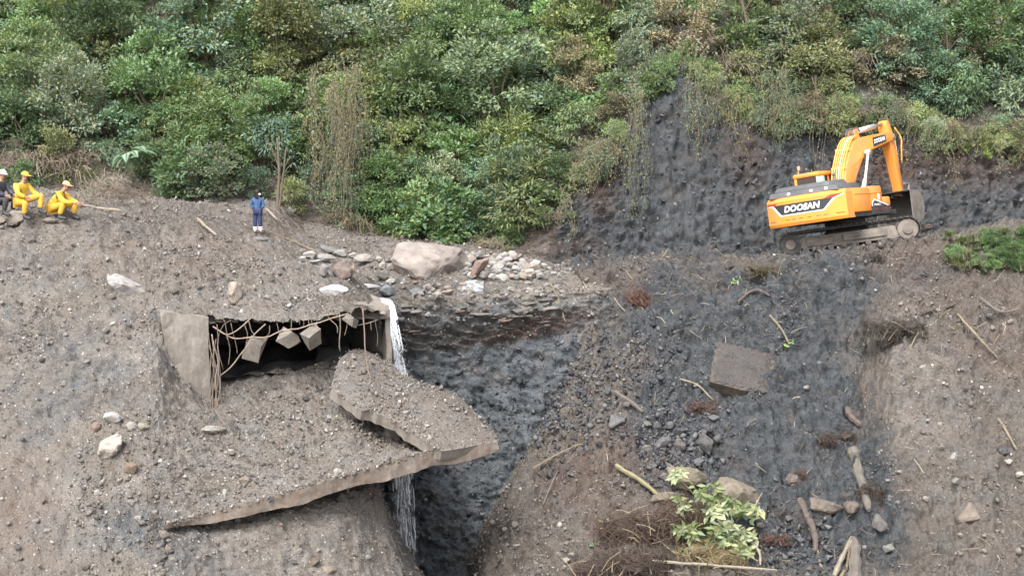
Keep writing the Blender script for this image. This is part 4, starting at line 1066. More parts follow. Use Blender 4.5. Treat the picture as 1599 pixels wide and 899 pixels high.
def fall(name, top0, top1, bot0, bot1, n, label, seed, out=0.5):
    rr = random.Random(seed); mb = MB()
    for k in range(n):
        s = rr.betavariate(1.6, 1.6); a0 = top0.lerp(top1, s); b0 = bot0.lerp(bot1, min(1, max(0, s + rr.gauss(0, 0.2))))
        t0 = max(0, rr.uniform(-0.35, 0.9)); t1 = min(1, t0 + rr.uniform(0.04, 0.24))
        pts = []
        for i in range(9):
            t = t0 + (t1 - t0) * i / 8
            x = math.sqrt(t)
            p = Vector((a0.x + (b0.x - a0.x) * x, a0.y + (b0.y - a0.y) * x, a0.z + (b0.z - a0.z) * t))
            p += Vector((rr.gauss(0, .006), rr.gauss(0, .012), 0)); pts.append(p[:])
        r = rr.uniform(0.005, 0.015) * (1.35 - 0.7 * t0)
        rad = [r * (0.25 + math.sin(math.pi * (i + 0.6) / 9.4) ** 0.6) for i in range(9)]
        mb.tube(pts, rad, 4)
    for k in range(n * 5):
        t = rr.uniform(0.05, 1); s = rr.gauss(0.5, 0.25)
        a0 = top0.lerp(top1, s); b0 = bot0.lerp(bot1, s); x = math.sqrt(t)
        p = np.array((a0.x + (b0.x - a0.x) * x + rr.gauss(0, .03), a0.y + (b0.y - a0.y) * x + rr.gauss(0, .05), a0.z + (b0.z - a0.z) * t))
        tv, tf = TEMPL[k % 8]
        mb.add(tv * np.array((1, 1, 2.2)) * rr.uniform(0.004, 0.011) + p, tf)
    o = structure(mb.build(name, WATER, smooth=True)); o['label'] = label
    for q in range(3):                  # thin broken films of water
        V = []; nu, nv = 14, 26
        for j in range(nv):
            t = j / (nv - 1); x = math.sqrt(t)
            for i in range(nu):
                s_ = (0.06, 0.20, 0.0)[q] + (0.62, 0.55, 0.9)[q] * i / (nu - 1) + 0.03 * math.sin(j * 1.7 + q)
                a0 = top0.lerp(top1, s_); b0 = bot0.lerp(bot1, s_)
                V.append((a0.x + (b0.x - a0.x) * x, a0.y + (b0.y - a0.y) * x + 0.07 * (q - 1) + 0.05 * math.sin(i * 1.9 + q * 2 + t * 3), a0.z + (b0.z - a0.z) * t))
        gi = np.arange(nu * nv).reshape(nv, nu)
        link('water_film', mesh_of('water_film', V, np.stack([gi[:-1, :-1], gi[:-1, 1:], gi[1:, 1:], gi[1:, :-1]], -1).reshape(-1, 4), [FILM], True), o)
    return o
fall('waterfall', P(588, 463, 43.9), P(610, 467, 44.0), P(608, 585, 40.9), P(638, 600, 41.2), 220, 'white waterfall pouring off the stream terrace beside the culvert', 1)
fall('lower_waterfall', P(608, 725, 40.2), P(646, 718, 40.4), P(618, 878, 39.9), P(654, 882, 40.1), 70, 'lower part of the waterfall splashing down the gorge under the slab', 2)
# shallow stream over the terrace
V = []; nx, ny = 40, 10
for j in range(ny):
    for i in range(nx):
        u = 560 + i / (nx - 1) * 195; v = 441 + j / (ny - 1) * 23 - (3 if i > 30 else 0)
        y = 46.4 - (46.4 - 44.95) * j / (ny - 1)
        q = P(u, v, y); V.append((q.x, q.y, q.z + 0.015 + 0.02 * math.sin(i * 1.1 + j)))
gi = np.arange(nx * ny).reshape(ny, nx)
structure(link('stream', mesh_of('stream', V, np.stack([gi[:-1, :-1], gi[:-1, 1:], gi[1:, 1:], gi[1:, :-1]], -1).reshape(-1, 4), [stream_water()], True)))
# ================================================================ vegetation
def norm(a): return a / (np.linalg.norm(a, axis=-1, keepdims=True) + 1e-9)
def leaves(pos, axis, nrm, L, W, tint, fold=0.18):
    """arrays -> verts, tris (two per leaf), tint"""
    axis = norm(axis); side = norm(np.cross(axis, nrm)); up = np.cross(side, axis)
    L = L[:, None]; W = W[:, None]
    b = pos; m = pos + axis * L * 0.45
    l = m + side * W * 0.5 + up * W * fold; r = m - side * W * 0.5 + up * W * fold
    t = pos + axis * L - up * L * 0.12
    V = np.stack([b, l, t, r], 1).reshape(-1, 3)
    k = np.arange(len(pos))[:, None] * 4
    Ft = np.concatenate([k + np.array([0, 2, 1]), k + np.array([0, 3, 2])], 0)
    return V, Ft, np.repeat(tint, 4, 0)
def leaf_tints(n, spread=0.3, warm=0.12):
    v = RNG.uniform(1 - spread, 1 + spread, (n, 1))
    c = np.ones((n, 3)) * v
    w = RNG.normal(0, warm, (n, 1))
    return c * np.concatenate([1 + w, 1 + w * 0.25, 1 - w], 1)
def crown_mesh(name, seed, clumps, per, leafL, ratio, rad=(1.0, 1.0, 1.0), clump_r=0.34, droop=0.0):
    """a shrub crown about 1 m in radius: leaf clumps at the ends of boughs through its volume"""
    global RNG
    keep = RNG; RNG = np.random.default_rng(seed)
    c = norm(RNG.normal(size=(clumps, 3))) * (RNG.uniform(0.25, 1.0, (clumps, 1)) ** 0.55)
    c = c * (1 + 0.25 * fbm(c * 1.5 + seed, 1.0, 2, 0.5, seed)[:, None])
    c = c * np.array(rad); c[:, 2] += rad[2] * 0.75
    n = clumps * per
    k = np.repeat(np.arange(clumps), per)
    cr = clump_r * RNG.uniform(0.6, 1.35, clumps)
    off = norm(RNG.normal(size=(n, 3))) * (RNG.random((n, 1)) ** 0.5)
    off[:, 2] = off[:, 2] * 0.6 + 0.1
    pos = c[k] + off * cr[k][:, None]
    out = norm(pos - np.array((0, 0, rad[2] * 0.5)))
    axis = norm(out * 0.7 + off * 0.9 + RNG.normal(size=(n, 3)) * 0.5 + np.array((0, 0, -droop)))
    nr = norm(np.array((0, 0, 0.9)) + out * 0.5 + RNG.normal(size=(n, 3)) * 0.55)
    L = leafL * RNG.uniform(0.6, 1.35, n)
    ct = RNG.uniform(0.75, 1.25, (clumps, 1))
    V, Ft, T = leaves(pos, axis, nr, L, L * ratio * RNG.uniform(0.8, 1.2, n), leaf_tints(n, 0.25) * ct[k])
    RNG = keep
    return mesh_of(name, V, Ft, [LEAF], False, {'tint': T}), c
def stems_mesh(name, seed, tips, r=0.035):
    rr = random.Random(seed); mb = MB()
    root = np.zeros(3)
    pick = rr.sample(range(len(tips)), min(9, len(tips)))
    for k in pick:
        t = tips[k] * 0.9
        midp = t * 0.5 + np.array((rr.uniform(-.12, .12), rr.uniform(-.12, .12), 0.12))
        L = smooth_line([root + np.array((rr.uniform(-.08, .08), rr.uniform(-.08, .08), -0.3)), midp, t], 7, 0.05, seed + k)
        mb.tube(L, np.linspace(r, r * 0.25, len(L)), 4)
    return mb.mesh(name, BARK, smooth=True)
KINDS = {   # name: (object name, crown args, colours, words, category)
    'broad': ('leafy_shrub', dict(clumps=40, per=70, leafL=0.155, ratio=0.5)),
    'fine': ('fine_shrub', dict(clumps=50, per=90, leafL=0.095, ratio=0.5, clump_r=0.30)),
    'narrow': ('narrow_shrub', dict(clumps=40, per=70, leafL=0.17, ratio=0.24, clump_r=0.36, droop=0.25)),
    'tall': ('young_tree', dict(clumps=90, per=75, leafL=0.088, ratio=0.48, rad=(0.9, 0.9, 1.25), clump_r=0.26)),
    'droop': ('drooping_shrub', dict(clumps=40, per=70, leafL=0.165, ratio=0.28, rad=(0.95, 0.95, 1.1), droop=0.9)),
}
PROTO = {}
for kn, (onm, kw) in KINDS.items():
    for v in range(4):
        me, c = crown_mesh('crown', hash_ := (len(PROTO) * 13 + 5), **kw)
        PROTO[(kn, v)] = (me, stems_mesh('stem', hash_, c))
GREENS = {'mid green': (0.165, 0.225, 0.108), 'dark green': (0.105, 0.162, 0.080), 'yellow-green': (0.222, 0.262, 0.115), 'grey-green': (0.202, 0.245, 0.165), 'olive': (0.190, 0.208, 0.108), 'blue-green': (0.150, 0.222, 0.148), 'fresh green': (0.165, 0.250, 0.112), 'brownish': (0.205, 0.180, 0.122)}
WHERE_U = [(130, 'above the seated workers'), (290, 'above the dead brush pile'), (470, 'above the person in blue'), (620, 'by the straw vine curtain'), (790, 'above the great boulder'), (960, 'left of the shale scar'), (1140, 'above the scar peak'), (1300, 'above the excavator cab'), (1460, 'above the excavator boom'), (9999, 'at the right edge')]
def where_u(u): return next(w for lim, w in WHERE_U if u < lim)
def foot_v(u): return float(np.interp(u, [0, 200, 400, 600, 800, 850, 900, 960, 1060, 1130, 1200, 1330, 1480, 1620], [300, 303, 316, 350, 385, 360, 290, 235, 108, 165, 205, 195, 230, 240]))
def where_v(u, v):
    f = (foot_v(u) - v) / max(60, foot_v(u) + 20)
    return 'at the hillside foot' if f < 0.16 else 'low on the hillside' if f < 0.42 else 'halfway up the hillside' if f < 0.70 else 'high on the hillside' if f < 0.95 else 'topmost on the hillside'
plants = []
def plant(kn, u, v, size, cname, colr=None, lean=0.22, extra=None, zs=1.0):
    p, n = on('hillside', u, v)
    onm = KINDS[kn][0]; cm, sm = PROTO[(kn, random.randrange(4))]
    rot = (random.uniform(-.15, .15) + lean, random.uniform(-.2, .2), random.uniform(0, 6.28))
    root = empty(onm, p - Vector((0, 0, 0.15)))
    root.rotation_euler = (lean * 0.8 + random.uniform(-.1, .1), random.uniform(-.15, .15), 0)
    c = jit(colr or GREENS[cname], 0.18)
    for nm, me in (('crown', cm), ('stem', sm)):
        o = link(nm, me, root, None, (0, 0, rot[2]), (size * random.uniform(.85, 1.15), size * random.uniform(.85, 1.15), size * zs * random.uniform(.85, 1.15)), c)
    word = onm.replace('_', ' ')
    plants.append((root, extra or f'{cname} {word} {where_v(u, v)} {where_u(u)}', u))
    return root
rr = random.Random(21)
def palette(u, v):
    if u > 1180 and v < 240: return rr.choice(['grey-green', 'olive', 'olive', 'dark green', 'brownish', 'grey-green', 'mid green', 'blue-green'])
    if u > 880: return rr.choice(['olive', 'mid green', 'yellow-green', 'grey-green', 'fresh green', 'brownish'])
    if u > 600: return rr.choice(['mid green', 'fresh green', 'grey-green', 'yellow-green', 'blue-green', 'mid green', 'dark green'])
    return rr.choice(['mid green', 'dark green', 'grey-green', 'yellow-green', 'blue-green', 'mid green', 'olive', 'fresh green'])
spots = []
for _ in range(30000):
    u = rr.uniform(-130, 1730); v = rr.uniform(-190, 400)
    if v > foot_v(u) - 4: continue
    d = 44 + 12 * rr.random() if v > -40 else 60
    if any(abs(u - a) < d and (u - a) ** 2 + ((v - b) * 1.25) ** 2 < d * d for a, b in spots): continue
    spots.append((u, v))
for u, v in spots:
    fv = foot_v(u) - v
    kn = rr.choice(['broad', 'broad', 'fine', 'fine', 'narrow', 'droop', 'tall', 'tall'])
    size = rr.uniform(0.75, 1.35) * (1.15 if kn == 'tall' else 1)
    if fv < 30: size *= 0.75
    if fv < 40 and u > 880: kn = rr.choice(['droop', 'narrow', 'droop', 'fine']); size *= 0.75
    if u < 200 and v > 255: size *= 0.7
    plant(kn, u, v, size, palette(u, v))
for k in range(70):        # fringe hanging over the edge of the scar
    u = rr.uniform(880, 1690); v = np.interp(u, *zip(*CUT)) - rr.uniform(2, 26)
    plant(rr.choice(['droop', 'droop', 'fine', 'narrow']), u, float(v), rr.uniform(.38, .68), rr.choice(['olive', 'mid green', 'yellow-green', 'brownish', 'grey-green']), lean=0.6)
# bigger and special ones
for a in [
    ('tall', 600, 330, 1.25, 'fresh green', 'dense fresh green shrub mass right of the straw vine curtain'), ('broad', 690, 362, 1.35, 'fresh green', 'bright leafy shrub directly behind the great boulder'),
    ('broad', 640, 360, 1.15, 'mid green', 'leafy green shrub behind the left side of the great boulder'), ('narrow', 820, 335, 1.5, 'olive', 'big olive shrub bulging at the left edge of the shale scar'), ('narrow', 790, 280, 1.4, 'yellow-green', 'large yellow-green shrub above the olive one by the scar'),
    ('fine', 740, 360, 1.1, 'dark green', 'dark green low shrub right behind the great boulder'), ('tall', 360, 250, 1.5, 'mid green', 'tall leafy bush rising behind the person in blue'), ('broad', 300, 290, 1.2, 'dark green', 'dark leafy bush left of the person in blue'),
    ('tall', 60, 170, 1.9, 'mid green', 'rounded green tree halfway up above the left seated workers'), ('tall', 250, 200, 1.9, 'fresh green', 'rounded bright tree halfway up left of the blue person'), ('tall', 330, 90, 2.0, 'blue-green', 'rounded blue-green tree high above the person in blue'),
    ('tall', 560, 110, 1.9, 'grey-green', 'rounded grey-green tree high right of the draped tree'), ('tall', 640, 210, 1.9, 'mid green', 'rounded tree halfway up above the huge pale leaves'), ('tall', 780, 190, 2.1, 'grey-green', 'largest rounded pale tree left of the scar'), ('tall', 930, 60, 1.8, 'mid green', 'rounded tree near the top left of the scar peak'), ('tall', 1230, 40, 1.7, 'grey-green', 'rounded grey tree at the top above the excavator cab'), ('tall', 40, 40, 2.0, 'grey-green', 'rounded pale tree in the top left corner'), ('tall', 1050, 20, 1.7, 'fresh green', 'rounded tree at the top above the scar peak'),
    ('tall', 450, 120, 2.0, 'olive', 'tall olive tree draped with dry vines left of centre'), ('tall', 720, 110, 1.9, 'mid green', 'broad green tree high above the great boulder'), ('tall', 160, 120, 1.9, 'dark green', 'dark tree high above the dead brush pile'), ('tall', 880, 120, 1.8, 'yellow-green', 'pale leafy tree above the left flank of the scar'), ('tall', 1400, 120, 1.6, 'blue-green', 'blue-green tree above the excavator boom'), ('tall', 1540, 110, 1.7, 'dark green', 'dark tree near the right edge above the grass clump'),
]:
    plant(a[0], a[1], a[2], a[3], a[4], extra=a[5])
label_set(plants, lambda b: 'tree' if 'tree' in b else 'shrub', 'shrubs and trees covering the hillside')

# ---- undergrowth: leaves everywhere on the ground between the plants
s = SHEETS['hillside']
ok = (s['U'] > -250) & (s['U'] < 1850) & (s['V'] > -300) & (s['V'] < np.array([foot_v(u) for u in np.linspace(-300, 1900, 2201)])[np.clip((s['U'] + 300).astype(int), 0, 2200)] + 6)
w = ok * s['A']
n = 80000
k = RNG.choice(len(w), n, p=w / w.sum())
pos = s['W'][k] + RNG.normal(size=(n, 3)) * 0.10 + s['N'][k] * RNG.uniform(0, 0.55, (n, 1)) + np.array((0, 0, 1.0)) * RNG.uniform(0, 0.3, (n, 1))
L = RNG.uniform(0.08, 0.20, n)
V, Ft, T = leaves(pos, RNG.normal(size=(n, 3)) + np.array((0, -0.5, 0.2)), RNG.normal(size=(n, 3)) * 0.6 + np.array((0, -0.35, 0.8)), L, L * RNG.uniform(0.25, 0.55, n), leaf_tints(n, 0.35, 0.15) * (0.8 + 0.35 * fbm(pos, 0.5, 2, .5, 8))[:, None])
o = link('undergrowth', mesh_of('undergrowth', V, Ft, [LEAF], False, {'tint': T}), color=(0.135, 0.165, 0.09)); o['kind'] = 'stuff'; o['label'] = 'low leafy undergrowth covering the hillside between the shrubs'

# ---- ferns
def fern_mesh(seed, fronds=9, length=1.0, pin=22, upright=0.5):
    rr = random.Random(seed); mbV = []; mbF = []; T = []; off = 0
    for f in range(fronds):
        a = f / fronds * 6.283 + rr.uniform(-.3, .3); L = length * rr.uniform(0.7, 1.1); rise = upright * rr.uniform(0.7, 1.3)
        d = np.array((math.cos(a), math.sin(a), 0)); sd = np.array((-math.sin(a), math.cos(a), 0))
        ts = np.linspace(0.1, 1, pin)
        pts = np.array([d * L * t * 0.92 + np.array((0, 0, 1)) * L * (rise * 1.6 * t - (0.5 + rise) * t * t) for t in ts])
        tang = norm(np.gradient(pts, axis=0))
        pl = L * 0.21 * np.sin(np.pi * (0.12 + 0.85 * ts)) + 0.02
        for sgn in (-1, 1):
            ax = sd * sgn + tang * 0.45 + np.array((0, 0, -0.25))
            V, Ft, t_ = leaves(pts, ax, np.cross(tang, sd * 1.0) * -1 + np.array((0, 0, 0.3)), pl, np.full(pin, L * 0.032), np.tile(np.full(3, rr.uniform(.8, 1.2)), (pin, 1)))
            mbV.append(V); mbF.append(Ft + off); T.append(t_); off += len(V)
    return mesh_of('frond', np.concatenate(mbV), np.concatenate(mbF), [LEAF], False, {'tint': np.concatenate(T)})
FERNS = [fern_mesh(50 + i, 13 + i, 1.0, 30, 0.45 + 0.12 * i) for i in range(4)]
ferns = []
def fern(u, v, size, colr, label=None, sheetn='hillside', up=0.5):
    p, n = on(sheetn, u, v)
    o = link('fern', FERNS[rr.randrange(4)], None, p + Vector((0, -0.35 * size, up * size)), (0.35, rr.uniform(-.2, .2), rr.uniform(0, 6)), size, jit(colr, .12))
    ferns.append((o, label or f'pale fern {where_v(u, v)} {where_u(u)}', u))
fern(214, 282, 1.0, (0.20, 0.29, 0.20), 'large pale blue-green fern right of the dead brush pile', up=0.9)
fern(238, 196, 0.9, (0.15, 0.24, 0.12)); fern(62, 205, 0.9, (0.14, 0.22, 0.10)); fern(700, 215, 1.1, (0.10, 0.19, 0.09)); fern(580, 55, 1.2, (0.09, 0.20, 0.07)); fern(570, 30, 1.0, (0.10, 0.20, 0.08))
fern(120, 42, 0.9, (0.15, 0.24, 0.12)); fern(300, 130, 0.8, (0.14, 0.22, 0.12)); fern(915, 175, 0.9, (0.12, 0.21, 0.08)); fern(650, 270, .8, (0.12, 0.2, 0.1)); fern(1230, 130, 0.8, (0.14, 0.2, 0.11)); fern(1240, 60, .9, (0.13, 0.2, 0.10)); fern(20, 110, .9, (.14, .22, .1)); fern(770, 60, .9, (.14, .21, .11))
label_set(ferns, 'fern', 'ferns on the hillside')

# ---- broad-leaved plant with huge leaves behind the boulder
def bigleaf(u, v, size, colr, label, sheetn='hillside', n=9, L=0.5, ratio=0.62, up=0.5):
    p, _ = on(sheetn, u, v); r0 = random.Random(int(u))
    root = empty('broad_leaved_plant', p + Vector((0, -0.3, 0)))
    tag(root, label, 'plant')
    for k in range(n):
        a = r0.uniform(0, 6.28); h = r0.uniform(0.4, 1.0) * up * size; rad = r0.uniform(0.15, 0.5) * size
        tip = np.array((math.cos(a) * rad, math.sin(a) * rad - 0.1, h))
        stem = MB().tube(smooth_line([(0, 0, -0.2), (tip[0] * .4, tip[1] * .4, h * .8), tip], 6), 0.012, 4).mesh('stalk', BARK)
        link('stalk', stem, root, color=colr)
        V, Ft, T = leaves(tip[None], np.array([[math.cos(a), math.sin(a), -0.35]]), np.array([[0.1, -0.4, 0.8]]), np.array([L * size * r0.uniform(.7, 1.1)]), np.array([L * size * ratio]), np.ones((1, 3)), 0.12)
        link('leaf', mesh_of('leaf', V, Ft, [LEAF], False, {'tint': T}), root, color=jit(colr, .15))
    return root
bigleaf(668, 292, 1.3, (0.17, 0.25, 0.16), 'plant with huge pale leaves halfway up behind the boulder', up=1.2, L=.4)
bigleaf(632, 282, 1.2, (0.15, 0.24, 0.15), 'smaller plant with huge pale leaves left of the first', up=1.2, L=.4)
bigleaf(160, 30, 1.4, (0.14, 0.22, 0.14), 'plant with large round leaves near the top left', up=1.4)

# ---- hanging vines
VINES = []
def vine(u, v0, v1, y_off, colr, label, leafy=0.7, r=0.012, sway=0.15, leafL=0.09, strands=1):
    p = min((on('hillside', u, v0 + (v1 - v0) * q / 5)[0] for q in range(6)), key=lambda t: t.y)
    rv = random.Random(int(u * 7 + v1)); y = p.y - y_off
    top = P(u, v0, y); bot = P(u + rv.uniform(-6, 6), v1, y - 0.25)
    L = smooth_line([top, top.lerp(bot, 0.33) + Vector((rv.uniform(-sway, sway), -0.1, 0)), top.lerp(bot, 0.66) + Vector((rv.uniform(-sway, sway), -0.1, 0)), bot], 14, 0.04, int(u))
    root = empty('hanging_vine', top); o = link('strand', MB().tube(L - np.array(top[:]), r, 4).mesh('strand', TWIG, smooth=True), root, color=jit((0.18, 0.155, 0.10), .25))
    for q in range(strands - 1):
        dd = np.array((rv.uniform(-.22, .22), rv.uniform(-.15, .15), rv.uniform(-.2, .3)))
        L2 = smooth_line([top, Vector(L[5].tolist()) + Vector(dd.tolist()) * .8, Vector((L[10] + dd * 1.2).tolist()), Vector((L[14] + dd * np.array((1.3, 1, 1.6))).tolist())], 12, 0.06, int(u) + q)
        link('strand', MB().tube(L2 - np.array(top[:]), r * rv.uniform(.5, .9), 3).mesh('strand', TWIG, smooth=True), root, color=jit((0.19, 0.16, 0.11), .3))
    n = int(np.linalg.norm(np.array(bot - top)) * 48 * leafy) + 1
    t = RNG.random(n) ** 0.9
    pos = np.stack([np.interp(t * 14, np.arange(15), L[:, k]) for k in range(3)], -1) - np.array(top[:]) + RNG.normal(size=(n, 3)) * np.array((0.13, 0.09, 0.07))
    V, Ft, T = leaves(pos, RNG.normal(size=(n, 3)) * 0.5 + np.array((0, -0.2, -0.8)), RNG.normal(size=(n, 3)) * 0.4 + np.array((0, -0.8, 0.4)), leafL * RNG.uniform(.6, 1.4, n), leafL * 0.45 * RNG.uniform(.7, 1.2, n), leaf_tints(n, .35, .2))
    link('foliage', mesh_of('foliage', V, Ft, [LEAF], False, {'tint': T}), root, color=colr)
    VINES.append((root, label, u))
G1, G2, G3 = (0.155, 0.205, 0.10), (0.125, 0.165, 0.085), (0.18, 0.185, 0.11)
for u, v0, v1, c, lf in [(985, 130, 300, G1, .9), (995, 140, 345, G1, .8), (1000, 140, 300, G3, .5), (975, 150, 250, G3, .9), (1085, 95, 225, G1, 1.1), (1095, 90, 235, G2, 1.0), (1080, 92, 265, G3, .4), (1105, 110, 200, G2, 1.2), (1178, 85, 160, (0.28, 0.30, 0.22), .9),
                     (1215, 100, 240, G1, 1.0), (1222, 110, 225, G2, 1.1), (1205, 110, 210, G3, 1.2), (1190, 120, 215, G3, .9), (1245, 150, 230, G2, 1.2), (1268, 120, 290, G3, .15), (1300, 150, 220, G3, .9), (1318, 150, 235, G1, .9), (1310, 150, 250, G3, .6), (1135, 140, 215, G3, .6), (1152, 145, 235, G3, .5), (1165, 150, 250, G3, .4),
                     (915, 230, 300, G3, .8), (905, 250, 310, G3, .7), (945, 215, 290, G3, .9), (930, 220, 300, G3, .8), (960, 190, 270, G2, .9), (875, 290, 360, G3, .9), (885, 300, 380, G3, .7), (1375, 180, 240, G3, .6), (1440, 190, 250, G2, .9), (1465, 190, 255, G1, .9), (1500, 210, 262, G2, .9), (1560, 215, 268, G3, .9), (1585, 215, 262, G2, .9), (1420, 170, 255, G3, .7), (1125, 120, 200, G2, .9), (1110, 100, 190, G3, .8), (1060, 80, 115, G2, 1.1), (1045, 90, 125, G2, 1.1), (1480, 190, 300, G3, .5)]:
    side = 'on the left flank of the shale scar' if u < 970 else 'left of the scar peak' if u < 1050 else 'right of the scar peak' if u < 1140 else 'over the scar behind the excavator cab' if u < 1285 else 'over the scar behind the excavator boom' if u < 1400 else 'over the scar at the right'
    for rep in range(2):
        vine(u + rep * random.uniform(4, 9), v0, v1 - rep * random.uniform(10, 40), 0.25 + 0.2 * rep, jit(c, .2), ('leafy ' if lf > 0.6 else 'bare thin ') + 'vine hanging ' + side, lf * .8, 0.008, .32, .08, 3)
# the dry straw curtain on the draped tree
for k in range(46):
    u = random.uniform(478, 562); v0 = random.uniform(95, 235) - (u - 478) * 0.2; v1 = random.uniform(235, 348) * (0.93 if u < 495 else 1)
    vine(u, v0, v1, 0.9 + random.uniform(-.35, .35), jit(random.choice([(0.17, 0.155, 0.10), (0.13, 0.165, 0.09)]), .2), ('long' if v1 > 300 else 'short') + (' leftward' if u < 505 else ' rightward' if u > 535 else ' middle') + ' straw vine in the dry curtain of the draped tree', 0.55, 0.008, .38, .10, 4)
label_set(VINES, 'vine', 'vines hanging from the hillside')
# bare trunks that show between the leaves
trunks = []
for u, v0, u1, v1, r, lab in [(436, 335, 432, 215, .07, 'pale slender trunk standing right of the person in blue'), (441, 335, 446, 230, .045, 'thin leaning trunk next to the pale slender one'), (1468, 135, 1474, 20, .05, 'thin bare pole trunk above the excavator boom'), (1380, 60, 1398, -10, .06, 'pale forked dead trunk at the top right'), (612, 250, 606, 190, .05, 'grey stem in the gap above the huge pale leaves'), (1165, 60, 1150, -20, .07, 'dark stem at the top above the scar')]:
    p, _ = on('hillside', u, v0); q = P(u1, v1, p.y - 0.9); p = Vector((p.x, p.y - 0.9, p.z))
    t = empty('tree_trunk', p); tag(t, lab, 'trunk')
    L = smooth_line([(0, 0, -0.4), (q - p) * 0.5 + Vector((.06, 0, 0)), q - p], 10, 0.05, int(u))
    link('bole', MB().tube(L, np.linspace(r, r * .55, 11), 7).mesh('bole', BARK, smooth=True), t)
    for k in range(3):
        b = Vector(L[5 + k].tolist()); e = b + Vector((random.uniform(-.6, .6), random.uniform(-.2, .2), random.uniform(.4, .8)))
        link('limb', MB().tube(smooth_line([b, b.lerp(e, .5) + Vector((0, 0, .1)), e], 6, .03, k), np.linspace(r * .45, r * .15, 7), 5).mesh('limb', BARK, smooth=True), t)

# ---- tangles of dry twigs
def tangle(n, size, seed, r=0.008, up=0.4):
    rr2 = random.Random(seed); mb = MB()
    for k in range(n):
        a = np.array((rr2.uniform(-1, 1), rr2.uniform(-1, 1), rr2.uniform(0, up))) * size
        d = norm(np.array((rr2.gauss(0, 1), rr2.gauss(0, 1), rr2.gauss(0.2, .6)))) * size * rr2.uniform(.5, 1.1)
        c = a + d * 0.5 + np.array((rr2.gauss(0, .15), rr2.gauss(0, .15), rr2.uniform(0, .3))) * size
        e = a + d + np.array((0, 0, -0.25 * size))
        mb.tube(smooth_line([a, c, e], 5), r * rr2.uniform(.5, 1.5), 3)
    return mb.mesh('twigs', TWIG)
TANGLES = [tangle(90, 0.6, 70 + i) for i in range(4)]
brush = []
for u, v, sz, c, lab in [(165, 305, 1.15, (0.22, 0.19, 0.15), 'grey-brown pile of dead brush right of the seated workers'), (205, 315, 1.0, (0.19, 0.15, 0.12), 'brown tangle of uprooted twigs at the right end of the brush pile'), (140, 318, .8, (0.24, 0.21, 0.17), 'low grey dead brush next to the right seated worker'),
                         (1370, 70, 1.6, (0.22, 0.20, 0.18), 'large grey dead bush high above the excavator boom'), (1340, 40, 1.5, (0.20, 0.18, 0.16), 'grey dead twigs at the top above the excavator boom'), (1400, 100, 1.4, (0.21, 0.19, 0.17), 'grey tangled dead branches right above the boom'), (1330, 110, 1.3, (0.16, 0.135, 0.115), 'dark brown dead twigs above the excavator hood'), (1290, 70, 1.2, (0.18, 0.16, 0.14), 'dead twigs high above the excavator cab'), (1560, 60, 1.2, (0.17, 0.155, 0.14), 'grey dead twigs near the top right corner'),
                         (80, 270, 1.3, (0.22, 0.18, 0.14), 'dry brown stems behind the seated workers'), (30, 262, 1.1, (0.19, 0.15, 0.12), 'dry brown stems behind the left seated worker'), (120, 255, 1.1, (0.2, 0.165, 0.13), 'dry stems above the right seated worker'), (150, 190, 1.2, (0.20, 0.16, 0.125), 'brown dry bush halfway up above the brush pile'), (550, 355, 1.0, (0.24, 0.20, 0.13), 'heap of dry straw stems at the foot of the vine curtain'), (525, 345, .8, (0.22, 0.18, 0.12), 'small heap of dry stems left of the straw heap'),
                         (1150, 110, 1.2, (0.17, 0.14, 0.11), 'brown dry growth overhanging right of the scar peak'), (1110, 80, 1.0, (0.18, 0.15, 0.11), 'brown dry growth right at the scar peak'), (850, 350, .8, (0.2, 0.165, 0.12), 'dry stems at the lower left end of the shale scar'), (770, 392, .8, (0.22, 0.19, 0.13), 'dry stems above the stone pile right of the boulder'), (1330, 180, 1.0, (.15, .12, .1), 'brown roots exposed at the scar edge above the cab'), (1390, 190, 1.0, (.16, .13, .1), 'brown roots exposed at the scar edge behind the boom')]:
    p, _ = on(['hillside', 'debris_mound'], u, v)
    o = link('dead_brush', TANGLES[len(brush) % 4], None, p + Vector((0, -0.4 if v < 250 else -0.3, 0.1)), (0.2, random.uniform(-.2, .2), random.uniform(0, 6)), sz, jit(c))
    tag(o, lab, 'dead brush'); brush.append(o)
    if sz > 1.0:
        o2 = link('twigs', TANGLES[(len(brush) + 1) % 4], o, (0.1, 0, 0.15), (0, 0.2, 2.0), 0.9, jit(c))

# ---- grass tufts
def grass_mesh(seed, n=70, L=0.7, w=0.022, spread=0.25):
    r2 = np.random.default_rng(seed); V = []; F2 = []; T = []
    for k in range(n):
        a = r2.uniform(0, 6.28); d = np.array((math.cos(a), math.sin(a), 0)); sd = np.array((-d[1], d[0], 0)); l = L * r2.uniform(.5, 1.15); b = np.array((*(r2.normal(size=2) * spread * .5), 0)); bend = r2.uniform(.3, 1.1)
        pts = [b + d * l * bend * t * t * 0.9 + np.array((0, 0, 1)) * l * (t - 0.55 * bend * t * t) for t in (0, .35, .7, 1)]
        i0 = len(V)
        for q, ww in zip(pts, (1, .9, .6, .05)): V += [q - sd * w * ww, q + sd * w * ww]
        F2 += [(i0 + j * 2, i0 + j * 2 + 1, i0 + j * 2 + 3, i0 + j * 2 + 2) for j in range(3)]
        T += [np.full(3, r2.uniform(.7, 1.3))] * 8
    return mesh_of('blades', np.array(V), np.array(F2), [LEAF], False, {'tint': np.array(T)})
GRASS = [grass_mesh(80 + i) for i in range(4)]
tufts = []
def tuft(u, v, size, colr, lab, sheetn, lift=0.0, rot=0.25):
    p, n = on(sheetn, u, v)
    o = link('grass_tuft', GRASS[random.randrange(4)], None, p + Vector((0, -0.05, lift)), (rot, random.uniform(-.2, .2), random.uniform(0, 6)), size, jit(colr, .15))
    tufts.append((o, lab, u)); return o
